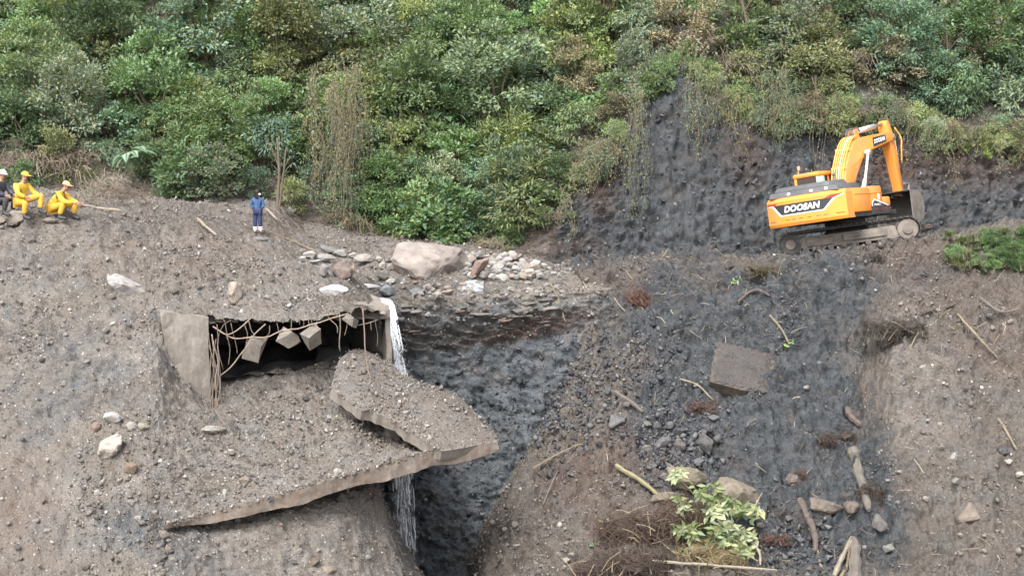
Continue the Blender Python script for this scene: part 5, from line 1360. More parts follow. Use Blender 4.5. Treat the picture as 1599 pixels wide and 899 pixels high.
for k in range(60):
    u = random.uniform(1478, 1640); v = random.uniform(372 - (u - 1482) * .1, 425); 
    tuft(u, v, random.uniform(.35, .6), random.choice([(0.15, 0.22, 0.09), (0.12, 0.19, 0.08), (0.17, 0.21, 0.11), (0.15, 0.15, 0.085)]), ('upper' if v < 398 else 'lower') + random.choice([' dense', ' thin', ' bent']) + ' grass tuft in the torn turf clump at the right', 'landslide_slope', 0.1)
turf = []
for k in range(16):
    u = random.uniform(1490, 1640); v = random.uniform(372, 420); p, n = on('landslide_slope', u, v)
    r_ = empty('turf_plant', p - Vector((0, 0, .1))); c = jit(random.choice([(0.15, 0.23, 0.10), (0.12, 0.19, 0.085), (0.18, 0.22, 0.12)]), .15)
    cm, sm = PROTO[(random.choice(['fine', 'narrow']), random.randrange(4))]; z = random.uniform(.26, .42)
    for nm, me in (('crown', cm), ('stem', sm)): link(nm, me, r_, None, (0.3, 0, random.uniform(0, 6)), (z * 1.2, z * 1.2, z * .8), c)
    turf.append((r_, ('upper ' if v < 396 else 'lower ') + 'leafy plant in the torn turf clump at the right', u))
label_set(turf, 'plant', 'plants in the torn turf clump')
for u, v in [(1515, 235), (1530, 228), (1502, 240), (1560, 240), (1470, 228), (1590, 245), (1445, 215), (1380, 205), (1540, 250), (1450, 235), (1310, 200), (1225, 205), (1180, 185), (1150, 165), (1290, 205), (1350, 200)]:
    tuft(u, v, random.uniform(.7, 1.1), random.choice([(0.17, 0.22, 0.075), (0.20, 0.20, 0.09)]), 'green tuft hanging over the scar edge ' + ('at the right' if u > 1430 else 'behind the excavator'), 'hillside', 0.05, 0.7)
for u, v in [(775, 388), (760, 385), (790, 392), (748, 383), (620, 372), (590, 366), (570, 362), (700, 385)]:
    tuft(u, v, random.uniform(.35, .6), (0.17, 0.19, 0.085), 'short grass tuft along the back of the stone row', 'gorge_cliff')
label_set(tufts, 'grass', 'grass tufts')
# ================================================================ excavator
ORANGE = simple_mat('orange_paint', (0.80, 0.27, 0.035), 0.38, 0, 0.06, 3, 0.0, (0.34, 0.22, 0.13), 0.6, 0.4)
BLACKP = simple_mat('black_paint', (0.025, 0.025, 0.027), 0.5, 0, 0.2, 4, 0.0, (0.12, 0.10, 0.09), 0.45)
GREYP = simple_mat('dark_grey_hood', (0.085, 0.088, 0.095), 0.45, 0, 0.15, 3, 0.0, (0.20, 0.19, 0.18), 0.35)
STEEL = simple_mat('worn_steel', (0.20, 0.185, 0.17), 0.55, 0.4, 0.3, 5, 0.2, (0.24, 0.20, 0.16), 0.6)
MUDDY = simple_mat('muddy_steel', (0.19, 0.165, 0.14), 0.85, 0, 0.4, 3, 0.5, (0.06, 0.058, 0.058), 0.85)
TRACKM = simple_mat('track_steel', (0.045, 0.044, 0.043), 0.6, 0.3, 0.3, 5, 0.2, (0.11, 0.10, 0.095), 0.6)
CHROME = simple_mat('chrome_rod', (0.75, 0.75, 0.76), 0.25, 0.6, 0.05, 4)
CYLM = simple_mat('cylinder_grey', (0.50, 0.49, 0.48), 0.4, 0, 0.1, 4, 0, (0.35, 0.3, 0.25), 0.3)
HOSE = simple_mat('hydraulic_pipe', (0.72, 0.36, 0.10), 0.45, 0, 0.15, 4)
HOSEB = simple_mat('rubber_hose', (0.10, 0.095, 0.09), 0.6, 0, 0.2, 4)
WHITEP = simple_mat('white_decal', (0.85, 0.85, 0.84), 0.45, 0, 0.04, 4)
REDP = simple_mat('red_decal', (0.42, 0.035, 0.03), 0.45, 0, 0.08, 4)
DECALB = simple_mat('black_decal', (0.035, 0.037, 0.042), 0.45, 0, 0.1, 4)
def glass_mat():
    m, nt, b = new_mat('cab_glass')
    b.inputs['Base Color'].default_value = (0.06, 0.045, 0.04, 1); b.inputs['Roughness'].default_value = 0.08; b.inputs['Specular IOR Level'].default_value = 0.6
    return m
GLASS = glass_mat()
LAMP = simple_mat('beacon_lens', (0.75, 0.30, 0.20), 0.3, 0, 0.1, 4)

TR_YAW, TR_PITCH, TR_ROLL, HEAD = R(-10), R(-8.5), R(-4.5), R(53)       # heading of the upper structure measured from the image plane
ex_pos = P(1325, 391, 47.6)
ex = empty('excavator', ex_pos)
ex.rotation_mode = 'XYZ'
ex.rotation_euler = (Matrix.Rotation(TR_YAW, 3, 'Z') @ Matrix.Rotation(TR_PITCH, 3, 'Y') @ Matrix.Rotation(TR_ROLL, 3, 'X')).to_euler()
ex.scale = (0.93,) * 3
tag(ex, 'orange crawler excavator with raised boom parked on the dark bench', 'excavator')
def ep(name, mb, mat, bevel=0.0, smooth=False, parent=ex, seg=2): return mb.build(name, mat, parent, bevel, smooth, None, seg)
# undercarriage (x along the tracks)
def stadium(n, half, r, z):                # closed path of a track in (x, z), with its outward angle
    per = 4 * half + 2 * math.pi * r; out = []
    for i in range(n):
        s = i / n * per
        if s < 2 * half: out.append((-half + s, z - r, math.pi))
        elif s < 2 * half + math.pi * r:
            a = (s - 2 * half) / r; out.append((half + r * math.sin(a), z - r * math.cos(a), math.pi - a))
        elif s < 4 * half + math.pi * r: out.append((half - (s - 2 * half - math.pi * r), z + r, 0.0))
        else:
            a = (s - 4 * half - math.pi * r) / r; out.append((-half - r * math.sin(a), z + r * math.cos(a), -a))
    return out
shoe_me = MB().box(-0.092, 0.092, -0.3, 0.3, 0.0, 0.035).box(-0.085, -0.06, -0.3, 0.3, 0.035, 0.065).box(0.02, 0.045, -0.3, 0.3, 0.035, 0.065).mesh('track_shoe', TRACKM)
for side in (-1, 1):
    ty = side * 1.28
    mb = MB()
    path = stadium(60, 2.02, 0.40, 0.47)
    V = []; 
    for (x, z, a) in path:
        for dy in (-0.14, 0.14):
            V += [(x, ty + dy, z), (x * 0.97, ty + dy, 0.47 + (z - 0.47) * 0.86)]
    n4 = len(path); Fc = []
    for i in range(n4):
        a, b = i * 4, ((i + 1) % n4) * 4
        Fc += [(a, b, b + 2, a + 2), (a + 1, a + 3, b + 3, b + 1), (a, a + 1, b + 1, b), (a + 2, b + 2, b + 3, a + 3)]
    track = ep('track', MB().add(np.array(V), Fc), TRACKM)
    ns = 50
    for (x, z, a) in stadium(ns, 2.02, 0.405, 0.47):
        link('track_shoe', shoe_me, track, (x, ty, z), (0, a, 0))
    fr = MB().prism([(-1.75, ty - 0.16, 0.22), (1.75, ty - 0.16, 0.22), (1.75, ty + 0.16, 0.22), (-1.75, ty + 0.16, 0.22)], [(-1.6, ty - 0.13, 0.66), (1.6, ty - 0.13, 0.66), (1.6, ty + 0.13, 0.66), (-1.6, ty + 0.13, 0.66)])
    fr.box(-1.45, -0.55, ty - 0.24, ty + 0.24, 0.30, 0.56).box(-0.2, 1.3, ty - 0.22, ty + 0.22, 0.34, 0.58)
    ep('track_frame', fr, MUDDY, 0.025)
    for nm, x, r_ in (('sprocket', -2.02, 0.36), ('idler', 2.02, 0.35)):
        a = np.linspace(0, 2 * math.pi, 25)[:-1]
        rr_ = np.where(np.arange(24) % 2 == 0, r_, r_ * (0.93 if nm == 'sprocket' else 1))
        w = MB().prism([(x + q * math.cos(t), ty - 0.2, 0.47 + q * math.sin(t)) for q, t in zip(rr_, a)], [(x + q * math.cos(t), ty + 0.2, 0.47 + q * math.sin(t)) for q, t in zip(rr_, a)])
        wh = ep(nm, w, MUDDY if nm == 'idler' else TRACKM)
        h = MB().prism([(x + 0.17 * math.cos(t), ty - 0.26, 0.47 + 0.17 * math.sin(t)) for t in a], [(x + 0.17 * math.cos(t), ty + 0.26, 0.47 + 0.17 * math.sin(t)) for t in a])
        ep('hub', h, MUDDY, parent=wh)
    for k in range(8):
        x = -1.5 + k * 3.0 / 7
        a = np.linspace(0, 2 * math.pi, 13)[:-1]
        ep('roller', MB().prism([(x + 0.1 * math.cos(t), ty - 0.2, 0.2 + 0.1 * math.sin(t)) for t in a], [(x + 0.1 * math.cos(t), ty + 0.2, 0.2 + 0.1 * math.sin(t)) for t in a]), MUDDY)
ep('car_body', MB().prism([(-0.9, -1.1, 0.45), (0.9, -1.1, 0.45), (0.9, 1.1, 0.45), (-0.9, 1.1, 0.45)], [(-0.6, -0.6, 0.95), (0.6, -0.6, 0.95), (0.6, 0.6, 0.95), (-0.6, 0.6, 0.95)]), TRACKM, 0.03)
a32 = np.linspace(0, 2 * math.pi, 33)[:-1]
ep('slewing_ring', MB().prism([(0.72 * math.cos(t), 0.72 * math.sin(t), 0.94) for t in a32], [(0.72 * math.cos(t), 0.72 * math.sin(t), 1.12) for t in a32]), TRACKM)

# upper structure: parts live in a frame turned about the slewing axis (x forward, y left)
UP = Matrix.Rotation(HEAD - TR_YAW, 4, 'Z')
def uz(o):
    o.matrix_parent_inverse = UP; return o
def up_part(name, mb, mat, bevel=0.0, smooth=False, parent=None, seg=2):
    o = ep(name, mb, mat, bevel, smooth, parent or ex, seg)
    if parent is None: uz(o)
    return o
HW = 1.49
def rear_x(y): return -3.22 + 0.30 * (abs(y) / HW) ** 2.6        # gently rounded tail
ys = np.linspace(-HW, HW, 25)
# revolving deck
up_part('deck', MB().box(-2.6, 1.35, -HW + 0.06, HW - 0.06, 1.10, 1.26), BLACKP, 0.02)
# counterweight
mbc = MB()
out = [(rear_x(y), y) for y in ys] + [(-2.42, HW), (-2.42, -HW)]
mbc.prism([(x + 0.05, y, 1.10) for x, y in out], [(x, y, 1.20) for x, y in out])
mbc.prism([(x, y, 1.201) for x, y in out], [(x, y, 1.98) for x, y in out])
mbc.prism([(x, y, 1.981) for x, y in out], [(x + 0.10 if x < -2.5 else x, y * 0.985, 2.10) for x, y in out])
cw = up_part('counterweight', mbc, ORANGE, 0.0, False)
cw.data.polygons.foreach_set('use_smooth', np.ones(len(cw.data.polygons), bool)); cw.data.set_sharp_from_angle(angle=R(30))
# decals on the curved tail: polygon in (y from left, z), laid on the tail's own curve, a few millimetres proud
def tail_decal(name, poly, mat, lift, parent=cw):
    """poly: convex (s, z) outline, s running from the left end (0) to the right end (2*HW) as seen from behind; sliced into narrow strips"""
    ss = sorted({round(p[0], 4) for p in poly} | {round(x, 4) for x in np.arange(min(p[0] for p in poly), max(p[0] for p in poly), 0.05)})
    V = []; Fd = []
    for s_ in ss:
        zz = []
        for (a0, b0), (a1, b1) in zip(poly, poly[1:] + poly[:1]):
            if abs(a0 - s_) < 1e-6: zz.append(b0)
            if (a0 - s_) * (a1 - s_) < 0: zz.append(b0 + (b1 - b0) * (s_ - a0) / (a1 - a0))
        y = HW - s_
        V += [(rear_x(y) - lift, y, min(zz)), (rear_x(y) - lift, y, max(zz))]
    Fd = [(2 * i, 2 * i + 2, 2 * i + 3, 2 * i + 1) for i in range(len(ss) - 1)]
    return link(name, mesh_of(name, np.array(V), Fd, [mat]), parent)
z0 = 1.27
banner = [(0.32, 1.83), (0.62, 1.52), (2.22, 1.52), (2.60, 1.83)]
def grow(p, d):
    c = (sum(a for a, b in p) / len(p), sum(b for a, b in p) / len(p))
    return [(c[0] + (a - c[0]) * (1 + d * 0.8), c[1] + (b - c[1]) * (1 + d * 3.2)) for a, b in p]
tail_decal('decal', [(0.05, 1.86), (0.33, 1.86), (0.66, 1.47), (0.56, 1.47), (0.28, 1.80)], WHITEP, 0.005)
tail_decal('decal', [(0.58, 1.465), (2.26, 1.465), (2.30, 1.51), (0.56, 1.51)], WHITEP, 0.005)
tail_decal('decal', [(2.20, 1.465), (2.26, 1.465), (2.68, 1.85), (2.58, 1.85)], WHITEP, 0.005)
tail_decal('decal', [(0.32, 1.86), (0.64, 1.50), (2.22, 1.50), (2.60, 1.86)], DECALB, 0.009)
tail_decal('decal', [(0.03, 1.935), (0.50, 1.935), (0.40, 1.86), (0.03, 1.875)], REDP, 0.004)
tail_decal('decal', [(2.28, 1.86), (2.50, 1.955), (2.94, 1.975), (2.60, 1.865)], REDP, 0.004)
tail_decal('decal', [(2.66, 1.875), (2.93, 1.955), (2.93, 1.93), (2.76, 1.868)], WHITEP, 0.004)
for s_ in (0.78, 1.02, 1.30, 1.62, 1.95, 2.2):
    tail_decal('reflector', [(s_, 1.30), (s_ + 0.15, 1.30), (s_ + 0.15, 1.325), (s_, 1.325)], REDP, 0.004)
for s_ in (0.06, 2.62):
    tail_decal('reflector', [(s_, 1.295), (s_ + 0.28, 1.295), (s_ + 0.28, 1.32), (s_, 1.32)], REDP, 0.004)
def text_mesh(txt, size, shear=0.2, bold=0.03):
    cu = bpy.data.curves.new('text', 'FONT'); cu.body = txt; cu.size = size; cu.shear = shear; cu.offset = bold * size; cu.align_x = 'CENTER'; cu.align_y = 'CENTER'; cu.resolution_u = 4; cu.space_character = 1.04
    o = bpy.data.objects.new('text', cu); COL.objects.link(o)
    me = bpy.data.meshes.new_from_object(o.evaluated_get(bpy.context.evaluated_depsgraph_get()))
    bpy.data.objects.remove(o); return me
tm = text_mesh('DOOSAN', 0.36, 0.22, 0.035)
bm = bmesh.new(); bm.from_mesh(tm); bmesh.ops.triangulate(bm, faces=bm.faces[:])
for _ in range(3): bmesh.ops.subdivide_edges(bm, edges=[e for e in bm.edges if e.calc_length() > 0.07], cuts=1); bmesh.ops.triangulate(bm, faces=bm.faces[:])
bm.to_mesh(tm); bm.free()
w_ = max(v.co.x for v in tm.vertices) - min(v.co.x for v in tm.vertices)
for v in tm.vertices:
    s_ = 1.43 + v.co.x * 1.36 / w_; y = HW - s_; v.co = Vector((rear_x(y) - 0.016, y, 1.675 + v.co.y * 0.80))
tm.materials.clear(); tm.materials.append(WHITEP)
link('lettering', tm, cw)
# engine hood and its grey covers
up_part('engine_hood', MB().prism([(-3.05, -1.3, 2.10), (-1.2, -1.3, 2.10), (-1.2, 1.36, 2.10), (-3.05, 1.36, 2.10)], [(-2.95, -1.2, 2.30), (-1.25, -1.2, 2.34), (-1.25, 1.3, 2.34), (-2.95, 1.3, 2.30)]), GREYP, 0.05, True)
up_part('hood_cover', MB().prism([(-2.9, -0.95, 2.30), (-1.35, -0.95, 2.30), (-1.35, 1.2, 2.30), (-2.9, 1.2, 2.30)], [(-2.8, -0.85, 2.46), (-1.45, -0.85, 2.50), (-1.45, 1.1, 2.50), (-2.8, 1.1, 2.46)]), GREYP, 0.04, True)
for y in (0.55, -0.3, -0.85):
    up_part('hood_latch', MB().box(-3.06, -3.0, y - 0.05, y + 0.05, 2.15, 2.24), WHITEP, 0.01)
up_part('exhaust_pipe', MB().tube([(-1.9, -0.7, 2.4), (-1.9, -0.7, 2.62), (-1.96, -0.7, 2.72)], 0.06, 10), STEEL)
# right-hand side: tall tank housing, lower tool box, black skirt
sp_ = up_part('side_panel', MB().box(-2.415, -0.9, -HW, -0.55, 1.262, 2.10), ORANGE, 0.05, True)
tank = up_part('fuel_tank', MB().box(-0.895, 0.15, -HW, -0.50, 1.40, 2.14), ORANGE, 0.08, True)
up_part('tool_box', MB().box(0.155, 0.82, -HW + 0.01, -0.55, 1.40, 1.74), ORANGE, 0.06, True)
sk = up_part('skirt', MB().box(-0.895, 0.81, -HW - 0.004, -0.6, 1.12, 1.398), BLACKP, 0.02)
for x in (-0.6, -0.15, 0.25, 0.62):
    up_part('reflector', MB().box(x, x + 0.12, -HW - 0.012, -HW - 0.006, 1.30, 1.33), REDP, parent=sk)
up_part('panel_seam', MB().box(-2.2, 0.13, -HW - 0.007, -HW - 0.003, 1.86, 1.885), simple_mat('seam_shadow', (0.45, 0.13, 0.02), 0.5), parent=tank)
up_part('sticker', MB().box(-0.30, -0.14, -HW - 0.008, -HW - 0.004, 1.64, 1.86), WHITEP, parent=tank)
def flat_side(poly, d0, d1): return MB().prism([(x, -HW - d0, z) for x, z in poly], [(x, -HW - d1, z) for x, z in poly])
up_part('decal', flat_side([(-0.88, 1.42), (0.62, 1.42), (-0.62, 1.68), (-0.80, 1.60)], 0.003, 0.006), WHITEP, parent=tank)
up_part('decal', flat_side([(-0.84, 1.425), (0.46, 1.425), (-0.61, 1.63), (-0.75, 1.565)], 0.007, 0.010), DECALB, parent=tank)
tm = text_mesh('DX300LC', 0.13, 0.15, 0.03)
for v in tm.vertices: v.co = Vector((-0.42 + v.co.x * 1.1, -HW - 0.013, 1.475 + v.co.y * 0.75))
tm.materials.clear(); tm.materials.append(WHITEP); link('lettering', tm, tank)
# left-hand side panel and cab
up_part('side_panel', MB().box(-2.415, -0.75, 0.6, HW, 1.262, 2.10), ORANGE, 0.05, True)
CX0, CX1, CY0, CY1 = -0.70, 1.15, 0.45, 1.43
cab = up_part('cab', MB().box(CX0, CX1, CY0, CY1, 1.262, 2.02), ORANGE, 0.05, True)
for x, y in ((CX0 + .06, CY0 + .06), (CX0 + .06, CY1 - .06), (CX1 - .06, CY0 + .06), (CX1 - .06, CY1 - .06), (0.3, CY1 - .05), (0.15, CY0 + .05)):
    up_part('cab_pillar', MB().prism([(x - .07, y - .05, 2.0), (x + .07, y - .05, 2.0), (x + .07, y + .05, 2.0), (x - .07, y + .05, 2.0)], [(x - .06, y - .05, 2.80), (x + .06, y - .05, 2.80), (x + .06, y + .05, 2.80), (x - .06, y + .05, 2.80)]), ORANGE, 0.02, parent=cab)
up_part('cab_roof', MB().box(CX0 - .03, CX1 + .03, CY0 - .03, CY1 + .03, 2.80, 2.97), ORANGE, 0.07, True, parent=cab)
up_part('rear_sill', MB().box(CX0 - .01, CX0 + .08, CY0, CY1, 2.30, 2.45), ORANGE, 0.02, parent=cab)
for bx in ((CX0 + .02, CX0 + .03, CY0 + .1, CY1 - .1), (CX1 - .03, CX1 - .02, CY0 + .1, CY1 - .1), (CX0 + .1, CX1 - .1, CY0 + .02, CY0 + .03), (CX0 + .1, CX1 - .1, CY1 - .03, CY1 - .02)):
    up_part('window', MB().box(*bx, 2.02, 2.80), GLASS, parent=cab)
up_part('beacon', MB().tube([(-0.55, 1.30, 2.97), (-0.55, 1.25, 3.12)], 0.02, 6).tube([(-0.55, 1.25, 3.12), (-0.55, 1.25, 3.26)], 0.055, 10), LAMP, parent=cab)
up_part('air_filter', MB().box(-1.15, -0.95, 0.1, 0.35, 2.34, 2.75), simple_mat('pale_green_box', (0.35, 0.50, 0.45), 0.5), 0.02)
# handrails
for pts in ([(-0.8, -1.4, 2.14), (-0.8, -1.4, 2.38), (0.05, -1.4, 2.38), (0.05, -1.4, 2.14)],):
    up_part('handrail', MB().tube(pts, 0.02, 6), BLACKP)
# boom: side profile in (x, z), 0.62 wide
def plate(profile, y0, y1): return MB().prism([(x, y0, z) for x, z in profile], [(x, y1, z) for x, z in profile])
BW = 0.28
boom_prof = [(-0.20, 1.95), (-0.22, 2.2), (0.10, 2.90), (0.62, 3.52), (1.12, 3.90), (1.65, 4.06), (4.65, 4.34), (5.0, 4.24), (5.0, 4.0), (4.7, 3.98), (2.6, 3.60), (1.74, 3.30), (0.98, 2.66), (0.22, 1.85)]
boom = up_part('boom', plate(boom_prof, -BW, BW), ORANGE, 0.03, True)
def boom_side(poly, d0, d1): return MB().prism([(x, -BW - d0, z) for x, z in poly], [(x, -BW - d1, z) for x, z in poly])
up_part('plate', boom_side([(2.80, 3.74), (4.05, 3.95), (4.05, 4.21), (2.80, 4.08)], 0.004, 0.012), DECALB, parent=boom)
tm = text_mesh('DOOSAN', 0.25, 0.15, 0.04)
w_ = max(v.co.x for v in tm.vertices) - min(v.co.x for v in tm.vertices)
for v in tm.vertices:
    x = 3.40 + v.co.x * 1.08 / w_; v.co = Vector((x, -BW - 0.018, 3.99 + (x - 3.40) * 0.14 + v.co.y * 0.85))
tm.materials.clear(); tm.materials.append(WHITEP); link('lettering', tm, boom)
for k in range(6):      # pipes along the back of the boom
    y = -0.22 + k * 0.085
    up_part('hydraulic_pipe', MB().tube(smooth_line([(-0.24, y, 2.35 + .02 * k), (0.04, y, 3.0), (0.55, y, 3.62), (1.06, y, 4.02), (1.6, y, 4.18)], 16), 0.026, 6), HOSE if k != 2 else CYLM, smooth=True, parent=boom)
for x, z in ((0.08, 2.98), (0.62, 3.66)):
    up_part('pipe_clamp', MB().box(x - .03, x + .03, -0.27, 0.27, z - .06, z + .05), HOSE, parent=boom)
for k in range(3):
    y = -0.12 + 0.12 * k
    up_part('hose', MB().tube(smooth_line([(1.3, y, 4.08), (1.5, y, 4.38), (1.9, y, 4.46), (2.1, y, 4.34)], 12), 0.028, 6), HOSEB, smooth=True, parent=boom)
for y in (-BW - 0.16, BW + 0.16):
    up_part('boom_cylinder', MB().tube([(0.45, y, 1.5), (1.25, y, 2.48)], 0.085, 12), CYLM, smooth=True)
    up_part('cylinder_rod', MB().tube([(1.25, y, 2.48), (1.85, y, 3.48)], 0.05, 10).tube([(1.85, y - .1, 3.50), (1.85, y + .1, 3.50)], 0.10, 12), CHROME)
up_part('boom_pin', MB().tube([(1.85, -BW - .30, 3.50), (1.85, BW + .30, 3.50)], 0.06, 10), STEEL)
up_part('arm_cylinder', MB().tube([(1.75, 0, 4.30), (3.75, 0, 4.56)], 0.105, 14), CYLM, smooth=True)
up_part('cylinder_rod', MB().tube([(3.75, 0, 4.56), (4.68, 0, 4.68)], 0.055, 10), STEEL)
for y in (-.13, .13):
    up_part('cylinder_lug', MB().prism([(1.5, y - .02, 4.0), (2.0, y - .02, 4.05), (1.82, y - .02, 4.42), (1.66, y - .02, 4.42)], [(1.5, y + .02, 4.0), (2.0, y + .02, 4.05), (1.82, y + .02, 4.42), (1.66, y + .02, 4.42)]), ORANGE)
# arm
arm_prof = [(4.50, 4.66), (4.68, 4.80), (4.90, 4.70), (5.16, 4.18), (5.24, 3.80), (5.42, 1.98), (5.30, 1.84), (5.14, 1.96), (4.84, 3.30), (4.66, 3.80), (4.58, 4.2)]
AWd = 0.175
arm = up_part('arm', plate(arm_prof, -AWd, AWd), ORANGE, 0.03, True)
up_part('boom_pin', MB().tube([(4.86, -BW - .05, 4.10), (4.86, BW + .05, 4.10)], 0.09, 12), STEEL)
up_part('hose', MB().tube(smooth_line([(5.25, -0.2, 4.5), (5.55, -0.28, 4.1), (5.42, -0.3, 3.7), (5.5, -0.2, 3.1)], 14), 0.03, 6), HOSE, smooth=True, parent=arm)
up_part('bucket_cylinder', MB().tube([(5.42, 0, 4.2), (5.56, 0, 2.9)], 0.085, 12), CYLM, smooth=True)
up_part('cylinder_rod', MB().tube([(5.56, 0, 2.9), (5.66, 0, 2.28)], 0.05, 10), CHROME)
for y in (-.28, .28):
    up_part('bucket_link', MB().tube([(5.28, y, 2.3), (5.68, y, 2.28)], 0.05, 8).tube([(5.68, y, 2.28), (5.62, y, 1.9)], 0.05, 8), STEEL)
# bucket: curved shell open towards the machine
BKW = 0.72
ang = np.linspace(R(100), R(-95), 15)
cx, cz, br = 5.25, 1.36, 0.62
shell = [(4.66, 2.02)] + [(cx + br * math.cos(t) * (0.95), cz + br * math.sin(t)) for t in ang] + [(4.62, 0.74)]
inner = [(4.66, 1.98)] + [(cx + (br - .04) * math.cos(t) * .95, cz + (br - .04) * math.sin(t)) for t in ang] + [(4.64, 0.78)]
mb = MB()
prof = shell + inner[::-1]
nS = len(shell)
V = [(x, -BKW, z) for x, z in shell] + [(x, BKW, z) for x, z in shell] + [(x, -BKW, z) for x, z in inner] + [(x, BKW, z) for x, z in inner]
Fb = []
for i in range(nS - 1):
    Fb += [(i, i + 1, nS + i + 1, nS + i), (2 * nS + i, 3 * nS + i, 3 * nS + i + 1, 2 * nS + i + 1)]
Fb += [(0, nS, 3 * nS, 2 * nS), (nS - 1, 3 * nS - 1, 4 * nS - 1, 2 * nS - 1)]
mb.add(np.array(V), Fb)
bucket = up_part('bucket', mb, simple_mat('dark_bucket_steel', (0.06, 0.056, 0.052), 0.6, 0.2, 0.3, 4, 0.2, (0.12, 0.105, 0.09), 0.4))
for s_ in (-1, 1):
    up_part('bucket_side', plate(shell, s_ * BKW - .022, s_ * BKW + .022), MUDDY, 0.0, parent=bucket)
up_part('cutting_edge', MB().box(4.52, 4.76, -BKW - .03, BKW + .03, 0.70, 0.74), MUDDY, parent=bucket)
for k in range(5):
    y = -BKW + 0.1 + k * (2 * BKW - 0.2) / 4
    up_part('tooth', MB().prism([(4.58, y - .06, .67), (4.58, y + .06, .67), (4.58, y + .06, .77), (4.58, y - .06, .77)], [(4.34, y - .03, .71), (4.34, y + .03, .71), (4.34, y + .03, .74), (4.34, y - .03, .74)]), STEEL, parent=bucket)
for y in (-.2, .2):
    up_part('bucket_ear', plate([(5.0, 1.80), (5.72, 1.75), (5.72, 1.98), (5.3, 2.08), (5.08, 2.02)], y - .03, y + .03), STEEL, parent=bucket)
# ================================================================ people
def skin_mesh(name, chains, mat, sub=2):
    """chains: lists of (x, y, z, r); equal points join. One continuous skin."""
    pts, rad, edges, idx = [], [], [], {}
    def vid(p):
        k = tuple(round(c, 4) for c in p[:3])
        if k not in idx:
            idx[k] = len(pts); pts.append(p[:3]); rad.append(p[3] if isinstance(p[3], tuple) else (p[3], p[3]))
        return idx[k]
    for ch in chains:
        for a, b in zip(ch[:-1], ch[1:]): edges.append((vid(a), vid(b)))
    me = bpy.data.meshes.new(name); me.from_pydata(pts, edges, [])
    o = bpy.data.objects.new(name, me); COL.objects.link(o)
    m = o.modifiers.new('skin', 'SKIN'); m.use_smooth_shade = True; m.branch_smoothing = 0.4
    sv = me.skin_vertices[0].data
    for i, r in enumerate(rad): sv[i].radius = r; sv[i].use_root = (i == 0)
    ss = o.modifiers.new('sub', 'SUBSURF'); ss.levels = sub; ss.render_levels = sub
    bpy.context.view_layer.update()
    out = bpy.data.meshes.new_from_object(o.evaluated_get(bpy.context.evaluated_depsgraph_get()))
    bpy.data.objects.remove(o)
    out.materials.clear(); out.materials.append(mat); out.name = name
    return out
def cloth(name, colr, rough=0.7, var=0.12): return simple_mat(name, colr, rough, 0, var, 5, 0.9, tuple(c * 0.55 for c in colr), 0.55)
SKIN = simple_mat('skin', (0.36, 0.20, 0.135), 0.55, 0, 0.08, 9)
YEL = cloth('yellow_rainwear', (0.66, 0.42, 0.055), 0.5); YELP = cloth('orange_yellow_trousers', (0.60, 0.33, 0.045), 0.55)
ORCAP = cloth('orange_cap', (0.80, 0.33, 0.02)); BOOT = cloth('rubber_boot', (0.05, 0.055, 0.06), 0.4)
NAVYJ = cloth('dark_rain_jacket', (0.055, 0.065, 0.09), 0.45); BLUEJ = cloth('blue_jacket', (0.050, 0.098, 0.21), 0.8); NAVYT = cloth('navy_trousers', (0.032, 0.042, 0.10), 0.8)
HAIR = simple_mat('black_hair', (0.015, 0.014, 0.014), 0.5, 0, 0.3, 14, 0.4); WHITEC = cloth('white_cloth', (0.78, 0.77, 0.75)); REDC = cloth('red_cloth', (0.50, 0.06, 0.05)); LEG = cloth('dark_trousers', (0.04, 0.042, 0.05))
FACE_DARK = simple_mat('eye_dark', (0.02, 0.015, 0.012), 0.4); LIP = simple_mat('lip', (0.26, 0.10, 0.08), 0.5)
def vec(a): return np.array(a, float)
def lerp(a, b, t): return tuple(vec(a) * (1 - t) + vec(b) * t)
